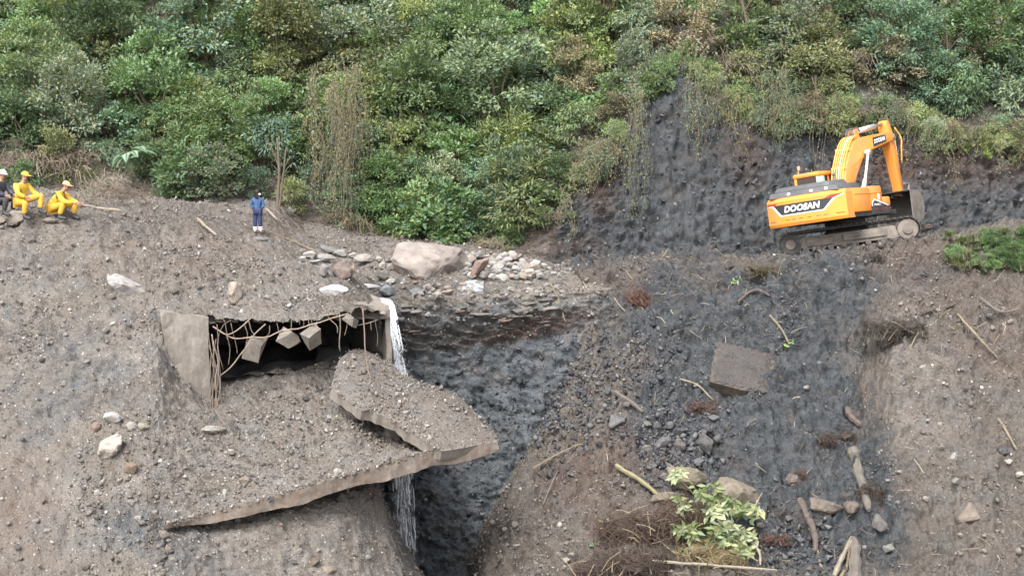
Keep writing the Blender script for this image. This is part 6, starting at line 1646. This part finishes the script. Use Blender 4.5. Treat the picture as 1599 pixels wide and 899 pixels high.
def person(name, loc, J, fwd, skin=SKIN, jacket=None, trousers=None, boots=BOOT, label='', scale=1.0, hood=False, fat=1.0):
    """J: joints (pelvis, chest, neck, head centre, per side shoulder/elbow/wrist and hip/knee/ankle/toe)"""
    root = empty(name, loc); root.scale = (scale,) * 3
    tag(root, label, 'person')
    f = norm(vec(fwd)); hd = vec(J['head'])
    r_arm = lambda k: (0.060, 0.045, 0.032)[k]
    body = [[(*J['pelvis'], 0.13), (*lerp(J['pelvis'], J['chest'], .5), 0.125), (*J['chest'], (0.15, 0.125)), (*J['neck'], 0.055), (*(hd - vec((0, 0, .05))), 0.078), (*(hd + vec((0, 0, .055))), 0.082)]]
    for s in 'LR':
        sh, el, wr, hp, kn, an, to = (J[s + q] for q in ('sh', 'el', 'wr', 'hip', 'kn', 'an', 'toe'))
        hdir = norm(vec(J.get(s + 'hand', vec(wr) - vec(el))))
        palm = tuple(vec(wr) + hdir * 0.075)
        body.append([(*J['chest'], (0.15, 0.125)), (*sh, 0.062), (*lerp(sh, el, .5), 0.052), (*el, 0.043), (*lerp(el, wr, .5), 0.040), (*wr, 0.028), (*palm, (0.036, 0.018))])
        side = norm(np.cross(hdir, vec((0.2, 0.9, 0.1))))
        for k, (o_, l_) in enumerate(((-.027, .070), (-.009, .082), (.009, .078), (.027, .062))):
            b0 = vec(palm) + side * o_; b1 = b0 + hdir * l_ * .55; b2 = b1 + hdir * l_ * .4 + vec((0, 0, -.02))
            body.append([(*palm, (0.036, 0.018)), (*b0, .010), (*b1, .0095), (*b2, .008)])
        t0 = vec(wr) + hdir * .03 - side * .035; body.append([(*wr, 0.028), (*t0, .012), (*(t0 + hdir * .045 - side * .012), .010)])
        body.append([(*J['pelvis'], 0.13), (*hp, 0.088), (*lerp(hp, kn, .5), 0.072), (*kn, 0.056), (*lerp(kn, an, .4), 0.052), (*an, 0.038), (*to, 0.034)])
    b = link('body', skin_mesh('body', body, skin), root)
    # face: nose, eyes, mouth, ears
    rt = norm(np.cross(f, vec((0, 0, 1))))
    fp = hd + f * 0.083
    link('nose', MB().tube([fp + vec((0, 0, .02)) - f * .01, fp + vec((0, 0, -.015)) + f * .022, fp + vec((0, 0, -.03))], [.008, .014, .010], 6).mesh('nose', skin, smooth=True), root)
    for s in (-1, 1):
        e = fp + rt * .032 * s + vec((0, 0, .015)) - f * .012
        link('eye', MB().tube([e - rt * .010, e + rt * .010], [.007, .007], 6).mesh('eye', FACE_DARK, smooth=True), root)
        ea = hd + rt * .083 * s + vec((0, 0, -.005)); link('ear', MB().tube([ea + vec((0, 0, .03)), ea + rt * s * .012, ea - vec((0, 0, .03))], [.010, .014, .008], 6).mesh('ear', skin, smooth=True), root)
    mo = fp + vec((0, 0, -.055)) - f * .010; link('mouth', MB().tube([mo - rt * .02, mo + f * .004, mo + rt * .02], .006, 5).mesh('mouth', LIP, smooth=True), root)
    # clothes
    jk = [[(*lerp(J['pelvis'], J['chest'], -.12), 0.165 * fat), (*lerp(J['pelvis'], J['chest'], .4), 0.160 * fat), (*J['chest'], (0.19 * fat, 0.16 * fat)), (*lerp(J['chest'], J['neck'], .8), 0.085)]]
    for s in 'LR':
        sh, el, wr = J[s + 'sh'], J[s + 'el'], J[s + 'wr']
        jk.append([(*J['chest'], (0.19 * fat, 0.16 * fat)), (*sh, 0.092 * fat), (*lerp(sh, el, .5), 0.080 * fat), (*el, 0.072 * fat), (*lerp(el, wr, .5), 0.066 * fat), (*lerp(el, wr, .95), 0.054)])
    link('jacket', skin_mesh('jacket', jk, jacket), root)
    tr = [[(*J['pelvis'], 0.160)]]
    tr = []
    for s in 'LR':
        hp, kn, an = J[s + 'hip'], J[s + 'kn'], J[s + 'an']
        tr.append([(*J['pelvis'], 0.155), (*hp, 0.118), (*lerp(hp, kn, .5), 0.105), (*kn, 0.092), (*lerp(kn, an, .5), 0.080), (*lerp(kn, an, .86), 0.074)])
    link('trousers', skin_mesh('trousers', tr, trousers), root)
    for s in 'LR':
        kn, an, to = J[s + 'kn'], J[s + 'an'], J[s + 'toe']
        heel = vec(an) + vec((0, 0, -.045)) - norm(vec(to) - vec(an)) * .03
        link('boot', skin_mesh('boot', [[(*lerp(kn, an, .62), 0.066), (*an, 0.056), (*tuple(vec(to) + norm(vec(to) - vec(an)) * .03), 0.046)], [(*an, 0.056), (*heel, 0.045)]], boots), root)
    return root, hd, f, rt
def cap(root, hd, f, rt, mat, brim=0.11, helmet=False):
    V = []; nu, nv = 16, 7
    for j in range(nv):
        ph = j / (nv - 1) * math.pi / 2
        for i in range(nu):
            th = i / nu * 2 * math.pi
            r_ = 0.104 + (0.012 if helmet else 0)
            q = hd + vec((0, 0, .035)) + (f * math.cos(th) * 1.08 + rt * math.sin(th)) * r_ * math.cos(ph) + vec((0, 0, 1)) * r_ * 0.98 * math.sin(ph)
            V.append(q)
    Fq = [(j * nu + i, j * nu + (i + 1) % nu, (j + 1) * nu + (i + 1) % nu, (j + 1) * nu + i) for j in range(nv - 1) for i in range(nu)]
    c = link('cap', mesh_of('cap', np.array(V), Fq, [mat], True), root)
    Vb = []
    for i in range(9):
        th = (i / 8 - .5) * math.pi * .85
        d = f * math.cos(th) + rt * math.sin(th)
        Vb += [hd + vec((0, 0, .036)) + d * .100, hd + vec((0, 0, .022)) + d * .100 + f * brim * math.cos(th)]
    Vb = np.array(Vb); Vb = np.concatenate([Vb, Vb - vec((0, 0, .008))])
    Fb = [(i * 2, i * 2 + 2, i * 2 + 3, i * 2 + 1) for i in range(8)] + [(18 + i * 2, 18 + i * 2 + 1, 18 + i * 2 + 3, 18 + i * 2 + 2) for i in range(8)] + [(i * 2 + 1, i * 2 + 3, 18 + i * 2 + 3, 18 + i * 2 + 1) for i in range(8)]
    link('visor', mesh_of('visor', Vb, Fb, [mat], True), c)
SEATH = 0.44
def seat_rock(u, v, w, h, label): return stone_px(u, v, w, h, (0.36, 0.31, 0.27), label, 'debris_mound', 0, True, cat='rock', name='rock', sink=0.2)
# local axes: x to the right of the picture, y away, z up; z = 0 at the feet
g1 = on('debris_mound', 40, 341)[0]
J1 = dict(pelvis=(-.18, .05, .50), chest=(-.10, .05, .86), neck=(-.05, .04, 1.05), head=(.02, .03, 1.20),
          Rsh=(-.16, -.16, .95), Rel=(-.10, -.26, .70), Rwr=(.10, -.22, .62), Rhand=(1, 0, -.2), Lsh=(.02, .22, .95), Lel=(.16, .26, .72), Lwr=(.34, .20, .66), Lhand=(1, -.2, -.3),
          Rhip=(-.15, -.08, .48), Rkn=(.12, -.34, .46), Ran=(.08, -.36, .08), Rtoe=(.26, -.42, .04), Lhip=(-.13, .14, .50), Lkn=(.42, .16, .66), Lan=(.36, .12, .22), Ltoe=(.54, .10, .17))
r = person('person', g1 + Vector((-.02, 0, -.02)), J1, (1, -.25, -.1), jacket=YEL, trousers=YELP, label='seated person in yellow rainwear and yellow cap with one knee raised', scale=1.02, fat=1.05)
cap(*r, YEL)
g2 = on('debris_mound', 98, 340)[0]
J2 = dict(pelvis=(-.32, .05, .30), chest=(-.10, .04, .62), neck=(.02, .03, .78), head=(.12, .02, .92),
          Rsh=(-.08, -.17, .70), Rel=(.12, -.28, .48), Rwr=(.36, -.18, .45), Rhand=(1, .1, -.1), Lsh=(-.02, .22, .70), Lel=(.20, .26, .48), Lwr=(.40, .12, .44), Lhand=(1, -.1, -.1),
          Rhip=(-.28, -.08, .30), Rkn=(.10, -.26, .42), Ran=(-.02, -.30, .06), Rtoe=(.18, -.36, .03), Lhip=(-.27, .14, .30), Lkn=(.34, .10, .44), Lan=(.26, .06, .06), Ltoe=(.44, .04, .02))
r = person('person', g2 + Vector((.02, 0, .0)), J2, (1, -.2, -.15), jacket=YEL, trousers=YELP, label='person in yellow rainwear and pale orange cap crouching forward, right of the other', scale=1.04, fat=1.08)
cap(*r, cloth('pale_orange_cap', (0.80, 0.45, 0.25)))
g0 = on('debris_mound', 4, 338)[0]
J0 = dict(pelvis=(-.10, .05, .46), chest=(-.02, .05, .82), neck=(.03, .04, 1.00), head=(.08, .03, 1.14),
          Rsh=(-.06, -.18, .90), Rel=(.04, -.26, .64), Rwr=(.22, -.20, .56), Rhand=(1, 0, -.2), Lsh=(.08, .22, .90), Lel=(.20, .24, .66), Lwr=(.34, .14, .58), Lhand=(1, -.1, -.2),
          Rhip=(-.07, -.08, .44), Rkn=(.26, -.26, .46), Ran=(.18, -.28, .08), Rtoe=(.36, -.32, .04), Lhip=(-.06, .14, .44), Lkn=(.34, .16, .48), Lan=(.28, .14, .10), Ltoe=(.44, .12, .06))
r = person('person', g0 + Vector((-.08, .1, .02)), J0, (1, -.3, -.1), jacket=NAVYJ, trousers=LEG, label='person in dark rain jacket and white cap cut off at the left edge', scale=1.02, fat=1.15)
cap(*r, WHITEC, 0.07, True)
seat_rock(24, 336, 34, 24, 'rock that the person in the yellow cap sits on'); seat_rock(-4, 338, 26, 20, 'rock that the person in the dark jacket sits on'); seat_rock(78, 341, 28, 12, 'low stone under the crouching person in yellow')
# standing person
gs = on('debris_mound', 402, 364)[0]
JS = dict(pelvis=(0, .0, .86), chest=(0, .02, 1.22), neck=(.02, .0, 1.40), head=(.04, -.03, 1.53),
          Rsh=(-.17, -.03, 1.30), Rel=(-.24, .02, 1.04), Rwr=(-.17, -.05, .92), Rhand=(.5, .5, -.9), Lsh=(.17, .03, 1.30), Lel=(.22, .03, 1.04), Lwr=(.17, -.04, .92), Lhand=(-.5, .5, -.9),
          Rhip=(-.09, 0, .84), Rkn=(-.10, -.02, .46), Ran=(-.11, .02, .08), Rtoe=(-.10, -.14, .04), Lhip=(.09, 0, .84), Lkn=(.09, -.02, .46), Lan=(.10, .02, .08), Ltoe=(.14, -.14, .04))
hs = 66 * gs.y / F_PX / 1.64
r = person('person', gs + Vector((0, 0, .03)), JS, (.75, -.65, -.05), jacket=BLUEJ, trousers=NAVYT, boots=cloth('worn_shoe', (0.30, 0.24, 0.21)), label='person in blue jacket and navy trousers standing with hands in pockets', scale=hs, fat=1.0)
root, hd, f, rt = r
V = []; nu, nv = 22, 14
for j in range(nv):
    ph = math.pi * (0.02 + 0.98 * j / (nv - 1))                # from the crown down to the nape
    for i in range(nu):
        th = (0.11 + 0.78 * i / (nu - 1)) * 2 * math.pi if ph > 1.05 else i / (nu - 1) * 2 * math.pi
        d = f * math.cos(th) + rt * math.sin(th)
        r_ = 0.145 * math.sin(min(ph, 1.75)) + 0.012 * math.sin(i * 2.7 + j)
        V.append(hd + vec((0, 0, .03)) - f * .015 + d * r_ + vec((0, 0, 1)) * (0.130 * math.cos(ph) if ph < 1.6 else -0.15 * (ph - 1.6)))
Fh = [(j * nu + i, j * nu + i + 1, (j + 1) * nu + i + 1, (j + 1) * nu + i) for j in range(nv - 1) for i in range(nu - 1)]
hm = mesh_of('hair', np.array(V), Fh, [HAIR], True)
ho = link('hair', hm, root); sm_ = ho.modifiers.new('thick', 'SOLIDIFY'); sm_.thickness = 0.02
mk = hd + f * .088 + vec((0, 0, -.045)); link('face_mask', MB().tube([mk - rt * .05 - f * .02, mk + f * .012, mk + rt * .05 - f * .02], [.03, .042, .03], 8).mesh('face_mask', WHITEC, smooth=True), root)
for s in 'RL':
    kn, an = JS[s + 'kn'], JS[s + 'an']
    for (t0, t1, m_) in ((.62, .72, WHITEC), (.72, .80, REDC), (.80, .92, WHITEC)):
        a, b = lerp(kn, an, t0), lerp(kn, an, t1)
        link('hem_stripe', MB().tube([a, b], .088, 12).mesh('hem_stripe', m_, smooth=True), root)
# ================================================================ timber, roots and uprooted plants
WOODC = {'pale': (0.27, 0.235, 0.185), 'tan': (0.21, 0.175, 0.125), 'grey': (0.135, 0.12, 0.105), 'dark': (0.10, 0.08, 0.07), 'green': (0.24, 0.22, 0.13)}
def stick(pts, w, colr, label, sheetn='landslide_slope', name='branch', lift=0.05, cat='branch', sides=6, twigs=0):
    L0 = []
    for u, v in pts:
        p, n = on(sheetn, u, v); L0.append(p + n * lift + Vector((0, -0.04, 0)))
    # a stick is stiff: keep it near the line between its ends
    if len(L0) == 2: L0.insert(1, L0[0].lerp(L0[1], .5) + Vector((0, -.03, .03)))
    k = L0[0].y / F_PX; r_ = w * k / 2
    base = L0[0].copy(); L = smooth_line([p - base for p in L0], 10, r_ * 0.35 + 0.006, int(pts[0][0]))
    rad = np.linspace(r_ * 1.05, r_ * 0.7, 11) * (1 + 0.16 * np.sin(np.arange(11) * 2.1 + pts[0][0])); rad[0] *= .8; rad[-1] *= .5
    root = link(name, MB().tube(L, rad, sides).mesh(name, TWIG), None, base, color=jit(colr, .12))
    tag(root, label, cat)
    for q in range(twigs):
        a = Vector(L[3 + q * 2].tolist()); e = a + Vector((random.uniform(-.3, .3), -.1, random.uniform(-.25, .3)))
        link('twig', MB().tube(smooth_line([a, a.lerp(e, .5), e], 5, .02, q), np.linspace(r_ * .5, r_ * .2, 6), 4).mesh('twig', TWIG), root, color=jit(colr, .12))
    return root
for pts, w, c, lab, kw in [
    ([(962, 727), (1028, 774)], 8, 'green', 'long straight greenish pole left of the brown boulders', {}),
    ([(962, 614), (1004, 644)], 8, 'grey', 'short grey log in the shale rubble', {}),
    ([(830, 732), (902, 690)], 3, 'tan', 'thin straight stick crossing the earth by the gorge', {}),
    ([(848, 784), (870, 733)], 3, 'grey', 'thin upright stick below the crossing one', {}),
    ([(1203, 490), (1220, 510), (1233, 538)], 4, 'tan', 'bent twig on the dark slope above the concrete block', dict(twigs=2)),
    ([(1232, 520), (1262, 508)], 3, 'grey', 'small dark twig right of the bent twig', {}),
    ([(1060, 590), (1090, 600), (1110, 625)], 3, 'tan', 'thin curved root left of the concrete block', {}),
    ([(1332, 705), (1345, 745), (1358, 800)], 18, 'grey', 'thick grey log left of the dark root ball', dict(lift=.12, sides=9)),
    ([(1250, 780), (1264, 820), (1274, 862)], 12, 'dark', 'dark half buried log among the dead timber', dict(lift=.08, sides=8)),
    ([(1262, 818), (1276, 860), (1286, 905)], 6, 'tan', 'thin pale pole crossing the dark half buried log', {}),
    ([(1298, 905), (1312, 870), (1326, 836)], 9, 'pale', 'pale splintered timber at the bottom edge', dict(lift=.1)),
    ([(1308, 905), (1322, 874), (1330, 848)], 7, 'tan', 'second splintered timber right of the palest', dict(lift=.14)),
    ([(1331, 910), (1333, 875), (1330, 842)], 22, 'grey', 'broad grey stump of wood right of the splintered timber', dict(lift=.12, sides=9)),
    ([(1495, 372), (1515, 398), (1538, 428)], 8, 'grey', 'grey branch fallen below the turf clump', dict(lift=.12)),
    ([(1483, 388), (1500, 408), (1512, 428)], 5, 'dark', 'dark root beside the fallen grey branch', {}),
    ([(1494, 492), (1520, 520), (1552, 558)], 4, 'tan', 'long pale root on the right slope', {}),
    ([(1440, 488), (1465, 482), (1490, 474)], 7, 'dark', 'dark crooked root on the upper right slope', {}),
    ([(1560, 654), (1572, 675), (1586, 702)], 5, 'tan', 'thin stick at the right edge above the dark slate stone', {}),
    ([(1530, 465), (1560, 490), (1595, 480)], 4, 'grey', 'curved root under the turf clump', {}),
    ([(1010, 882), (1100, 886), (1215, 902)], 5, 'pale', 'long pale stick along the bottom under the leafy plant', dict(lift=.25)),
    ([(1160, 840), (1180, 860), (1192, 890)], 5, 'pale', 'pale bare stem sticking out right of the leafy plant', dict(lift=.2)),
    ([(700, 882), (722, 876), (745, 872)], 5, 'pale', 'pale piece of wood at the gorge bottom', {}),
    ([(1322, 640), (1332, 655), (1345, 665)], 12, 'dark', 'dark curled bark piece on the dark slope', dict(lift=.08)),
    ([(1150, 470), (1180, 455), (1200, 462)], 5, 'dark', 'dark root below the bench lip', {}),
    ([(860, 440), (872, 470), (880, 500)], 3, 'tan', 'thin dry stem hanging at the right end of the terrace', dict(sheetn='gorge_cliff')),
    ([(308, 344), (322, 358), (336, 371)], 5, 'pale', 'pale stick lying left of the person in blue', dict(sheetn='debris_mound', lift=.12)),
    ([(415, 330), (426, 340), (438, 351)], 4, 'pale', 'pale stick lying just right of the person in blue', dict(sheetn='debris_mound', lift=.1)),
    ([(420, 362), (465, 380), (512, 402)], 3, 'tan', 'long thin pole on the bench right of the person in blue', dict(sheetn='debris_mound')),
    ([(130, 322), (160, 326), (190, 330)], 5, 'pale', 'pale driftwood at the foot of the brush pile', dict(sheetn='debris_mound')),
    ([(5, 343), (28, 338), (50, 340)], 4, 'pale', 'pale stick at the feet of the seated workers', dict(sheetn='debris_mound')),
    ([(1438, 345), (1444, 335), (1450, 325)], 12, 'dark', 'dark stump standing right of the excavator bucket', dict(sheetn='landslide_slope', lift=.1)),
]:
    stick(pts, w, WOODC[c], lab, **kw)
# litter of small twigs on the right slope, too small to count
s = SHEETS['landslide_slope']
ok = (s['U'] > 880) & (s['U'] < 1700) & (s['V'] > 395) & (s['V'] < 960)
w = ok * s['A'] * (0.35 + blob(s['U'], s['V'], 1150, 460, 130, 60) + blob(s['U'], s['V'], 1440, 440, 90, 70) + .8 * blob(s['U'], s['V'], 1300, 800, 120, 100) + .8 * blob(s['U'], s['V'], 960, 860, 130, 60))
mb = MB(); kk = RNG.choice(len(w), 1100, p=w / w.sum())
for q in kk:
    p = s['W'][q]; n = s['N'][q]
    d = norm(RNG.normal(size=3) * np.array((1, .5, .7)) + np.array((0, -.3, -.4))) * RNG.uniform(.12, .55)
    tn = np.array(random.choice([(0.26, 0.22, 0.16), (0.14, 0.11, 0.09), (0.08, 0.065, 0.055), (0.33, 0.29, 0.22), (0.12, 0.085, 0.06)]))
    mb.tube(smooth_line([p + n * .02, p + d * .5 + n * RNG.uniform(.03, .10), p + d + n * .03], 4), RNG.uniform(.004, .013), 3, tint=tn)
o = mb.build('twig_litter', STONES); o['kind'] = 'stuff'; o['label'] = 'litter of small twigs and roots on the landslide slope'
# ---- clumps of roots
def root_clump(u, v, w, h, colr, label, sheetn='landslide_slope', hairs=220, sd=1, hang=0.5, depth=.6):
    p, n = on(sheetn, u, v); k = p.y / F_PX; rx, rz = w * k / 2, h * k / 2; ry = (rx + rz) / 2 * depth * 1.3
    root = empty('root_clump', p + n * ry * .3); tag(root, label, 'root clump')
    r3 = random.Random(sd)
    lobes = [np.array((r3.uniform(-.85, .85) * rx, r3.uniform(-.2, .2) * ry, r3.uniform(-.55, .55) * rz)) for _ in range(3)]
    for q, lb in enumerate(lobes):
        link('soil_core', BIGROCKS[(sd + q) % 8], root, lb.tolist(), (0.2, r3.uniform(-.5, .5), r3.uniform(0, 1)), (rx * .55, ry * .7, rz * .6), tuple(c * .75 for c in colr))
    rr2 = random.Random(sd * 31 + int(u)); mb = MB()
    for q in range(hairs):
        d = norm(np.array((rr2.gauss(0, 1), rr2.gauss(-.4, .8), rr2.gauss(0.1, .8))))
        a = d * np.array((rx, ry, rz)) * .52 + lobes[q % 3] * 1.1
        t = np.cross(d, norm(np.array((rr2.gauss(0, 1), rr2.gauss(0, 1), rr2.gauss(0, 1))))) * (rx + rz) * rr2.uniform(.2, .55) + np.array((0, -.02, -hang * .5)) * (rx + rz) * rr2.uniform(0, .5)
        mb.tube(smooth_line([a, a + d * .07 + t * .5 + np.array([rr2.gauss(0, .03) for _ in range(3)]), a + t], 6, .03, q), rr2.uniform(.004, .010), 3)
    link('root_fibres', mb.mesh('root_fibres', TWIG), root, color=jit(colr, .1))
    if w > 100:
        for q in range(14):
            a = np.array((rr2.uniform(-1, 1) * rx, -ry * .6, rr2.uniform(-.9, .6) * rz)); e = a + norm(np.array((rr2.gauss(0, 1), -.4, rr2.gauss(0, .8)))) * rr2.uniform(.3, .9)
            link('dead_stem', MB().tube(smooth_line([a, (a + e) / 2 + np.array((0, 0, .05)), e], 5, .04, q), rr2.uniform(.008, .018), 4).mesh('dead_stem', TWIG), root, color=jit((0.24, 0.20, 0.14), .3))
    return root
root_clump(1012, 470, 44, 46, (0.115, 0.062, 0.048), 'reddish root clump hanging on the slope left of centre bench', sd=1)
root_clump(1102, 640, 42, 26, (0.10, 0.065, 0.055), 'small reddish root clump above the shale rubble', sd=2)
root_clump(1379, 768, 46, 62, (0.055, 0.040, 0.036), 'dark round root ball on the lower right slope', sd=3, hairs=320)
root_clump(1306, 684, 44, 20, (0.075, 0.055, 0.045), 'flat dark root tuft on the dark slope', sd=4, hang=1.0)
root_clump(1212, 846, 30, 16, (0.10, 0.055, 0.045), 'little reddish root clump right of the leafy plant', sd=5, hairs=120)
root_clump(1192, 424, 60, 22, (0.11, 0.095, 0.06), 'mossy dark sod hanging on the bench lip', sd=6)
root_clump(1425, 512, 120, 20, (0.060, 0.052, 0.046), 'dark mat of roots overhanging the pale earth ridge', sd=7, hairs=520, hang=.9)
root_clump(1005, 815, 140, 78, (0.085, 0.058, 0.046), 'big reddish-brown root mass left of the leafy plant', sd=8, hairs=900, hang=.3)
root_clump(950, 882, 160, 50, (0.068, 0.052, 0.044), 'dark root heap at the bottom left of the leafy plant', sd=9, hairs=800)
root_clump(1120, 872, 110, 44, (0.22, 0.175, 0.09), 'heap of straw-coloured stems under the leafy plant', sd=10, hairs=520, hang=.7)
root_clump(1250, 742, 22, 16, (0.085, 0.06, 0.05), 'small dark root knot left of the dead timber', sd=11, hairs=90)
root_clump(1370, 402, 26, 16, (0.07, 0.065, 0.06), 'dark sod under the right end of the excavator track', sd=12, hairs=120)
# ---- the uprooted plant with pale leaves
p, n = on('landslide_slope', 1104, 818)
up_ = empty('uprooted_plant', p + Vector((0, -.3, .2))); up_.scale = (1, 1, 1); tag(up_, 'uprooted leafy plant with pale lime leaves beside the brown boulders', 'plant')
rr2 = random.Random(77); heads = []
for k in range(44):
    tip = np.array((rr2.uniform(-1.05, 1.15), rr2.uniform(-.6, .1), rr2.uniform(-.75, .95)))
    tip[2] -= tip[0] * .45
    heads.append(tip)
    L = smooth_line([(-.4, .1, -.2), tip * .5 + np.array((0, -.15, .1)), tip], 6, .04, k)
    link('stem', MB().tube(L, np.linspace(.018, .007, 7), 4).mesh('stem', TWIG), up_, color=(0.22, 0.24, 0.11))
for k, h in enumerate(heads):
    nL = 24; a = RNG.uniform(0, 6.28, nL)
    ax = np.stack([np.cos(a), -0.3 - .3 * RNG.random(nL), np.sin(a) * .9 - .1], -1)
    V, Ft, T = leaves(np.tile(h, (nL, 1)) + RNG.normal(size=(nL, 3)) * .06, ax, RNG.normal(size=(nL, 3)) * .45 + np.array((0, -.8, .5)), RNG.uniform(.14, .28, nL), RNG.uniform(.07, .13, nL), leaf_tints(nL, .2, .08), .1)
    link('leaf_cluster', mesh_of('leaf_cluster', V, Ft, [LEAF], False, {'tint': T}), up_, color=random.choice([(0.30, 0.33, 0.19), (0.25, 0.29, 0.155), (0.34, 0.36, 0.23), (0.20, 0.25, 0.12)]))
for u, v, lab, c in [(948, 818, 'few white-green leaves left of the big root mass', (0.36, 0.42, 0.24)), (925, 850, 'pale leaf spray at the bottom left root heap', (0.26, 0.33, 0.18)), (1065, 858, 'single pale leaves between root mass and leafy plant', (0.36, 0.44, 0.24)), (1234, 538, 'fresh green leaves at the tip of the bent twig', (0.22, 0.32, 0.12)), (1148, 440, 'pale green sprig on the bench lip', (0.24, 0.32, 0.16))]:
    p, n = on('landslide_slope', u, v); nL = 12
    V, Ft, T = leaves(np.linspace(-1, 1, nL)[:, None] * np.array((.15, .0, .08)), RNG.normal(size=(nL, 3)) + np.array((0, -.4, 0)), RNG.normal(size=(nL, 3)) * .4 + np.array((0, -.8, .5)), RNG.uniform(.08, .2, nL), RNG.uniform(.04, .08, nL), leaf_tints(nL, .2), .1)
    st = MB().tube(smooth_line([(-.15, 0, -.08), (0, -.03, .02), (.15, 0, .08)], 4), .006, 3)
    V = np.concatenate([V, st.v[0]]); T = np.concatenate([T, np.ones((len(st.v[0]), 3))]); Ft = [tuple(f) for f in Ft.tolist()] + [tuple(i + len(V) - len(st.v[0]) for i in f) for f in st.f]
    tag(link('leafy_sprig', mesh_of('leafy_sprig', V, Ft, [LEAF], False, {'tint': T}), None, p + n * .1, color=c), lab, 'leaves')
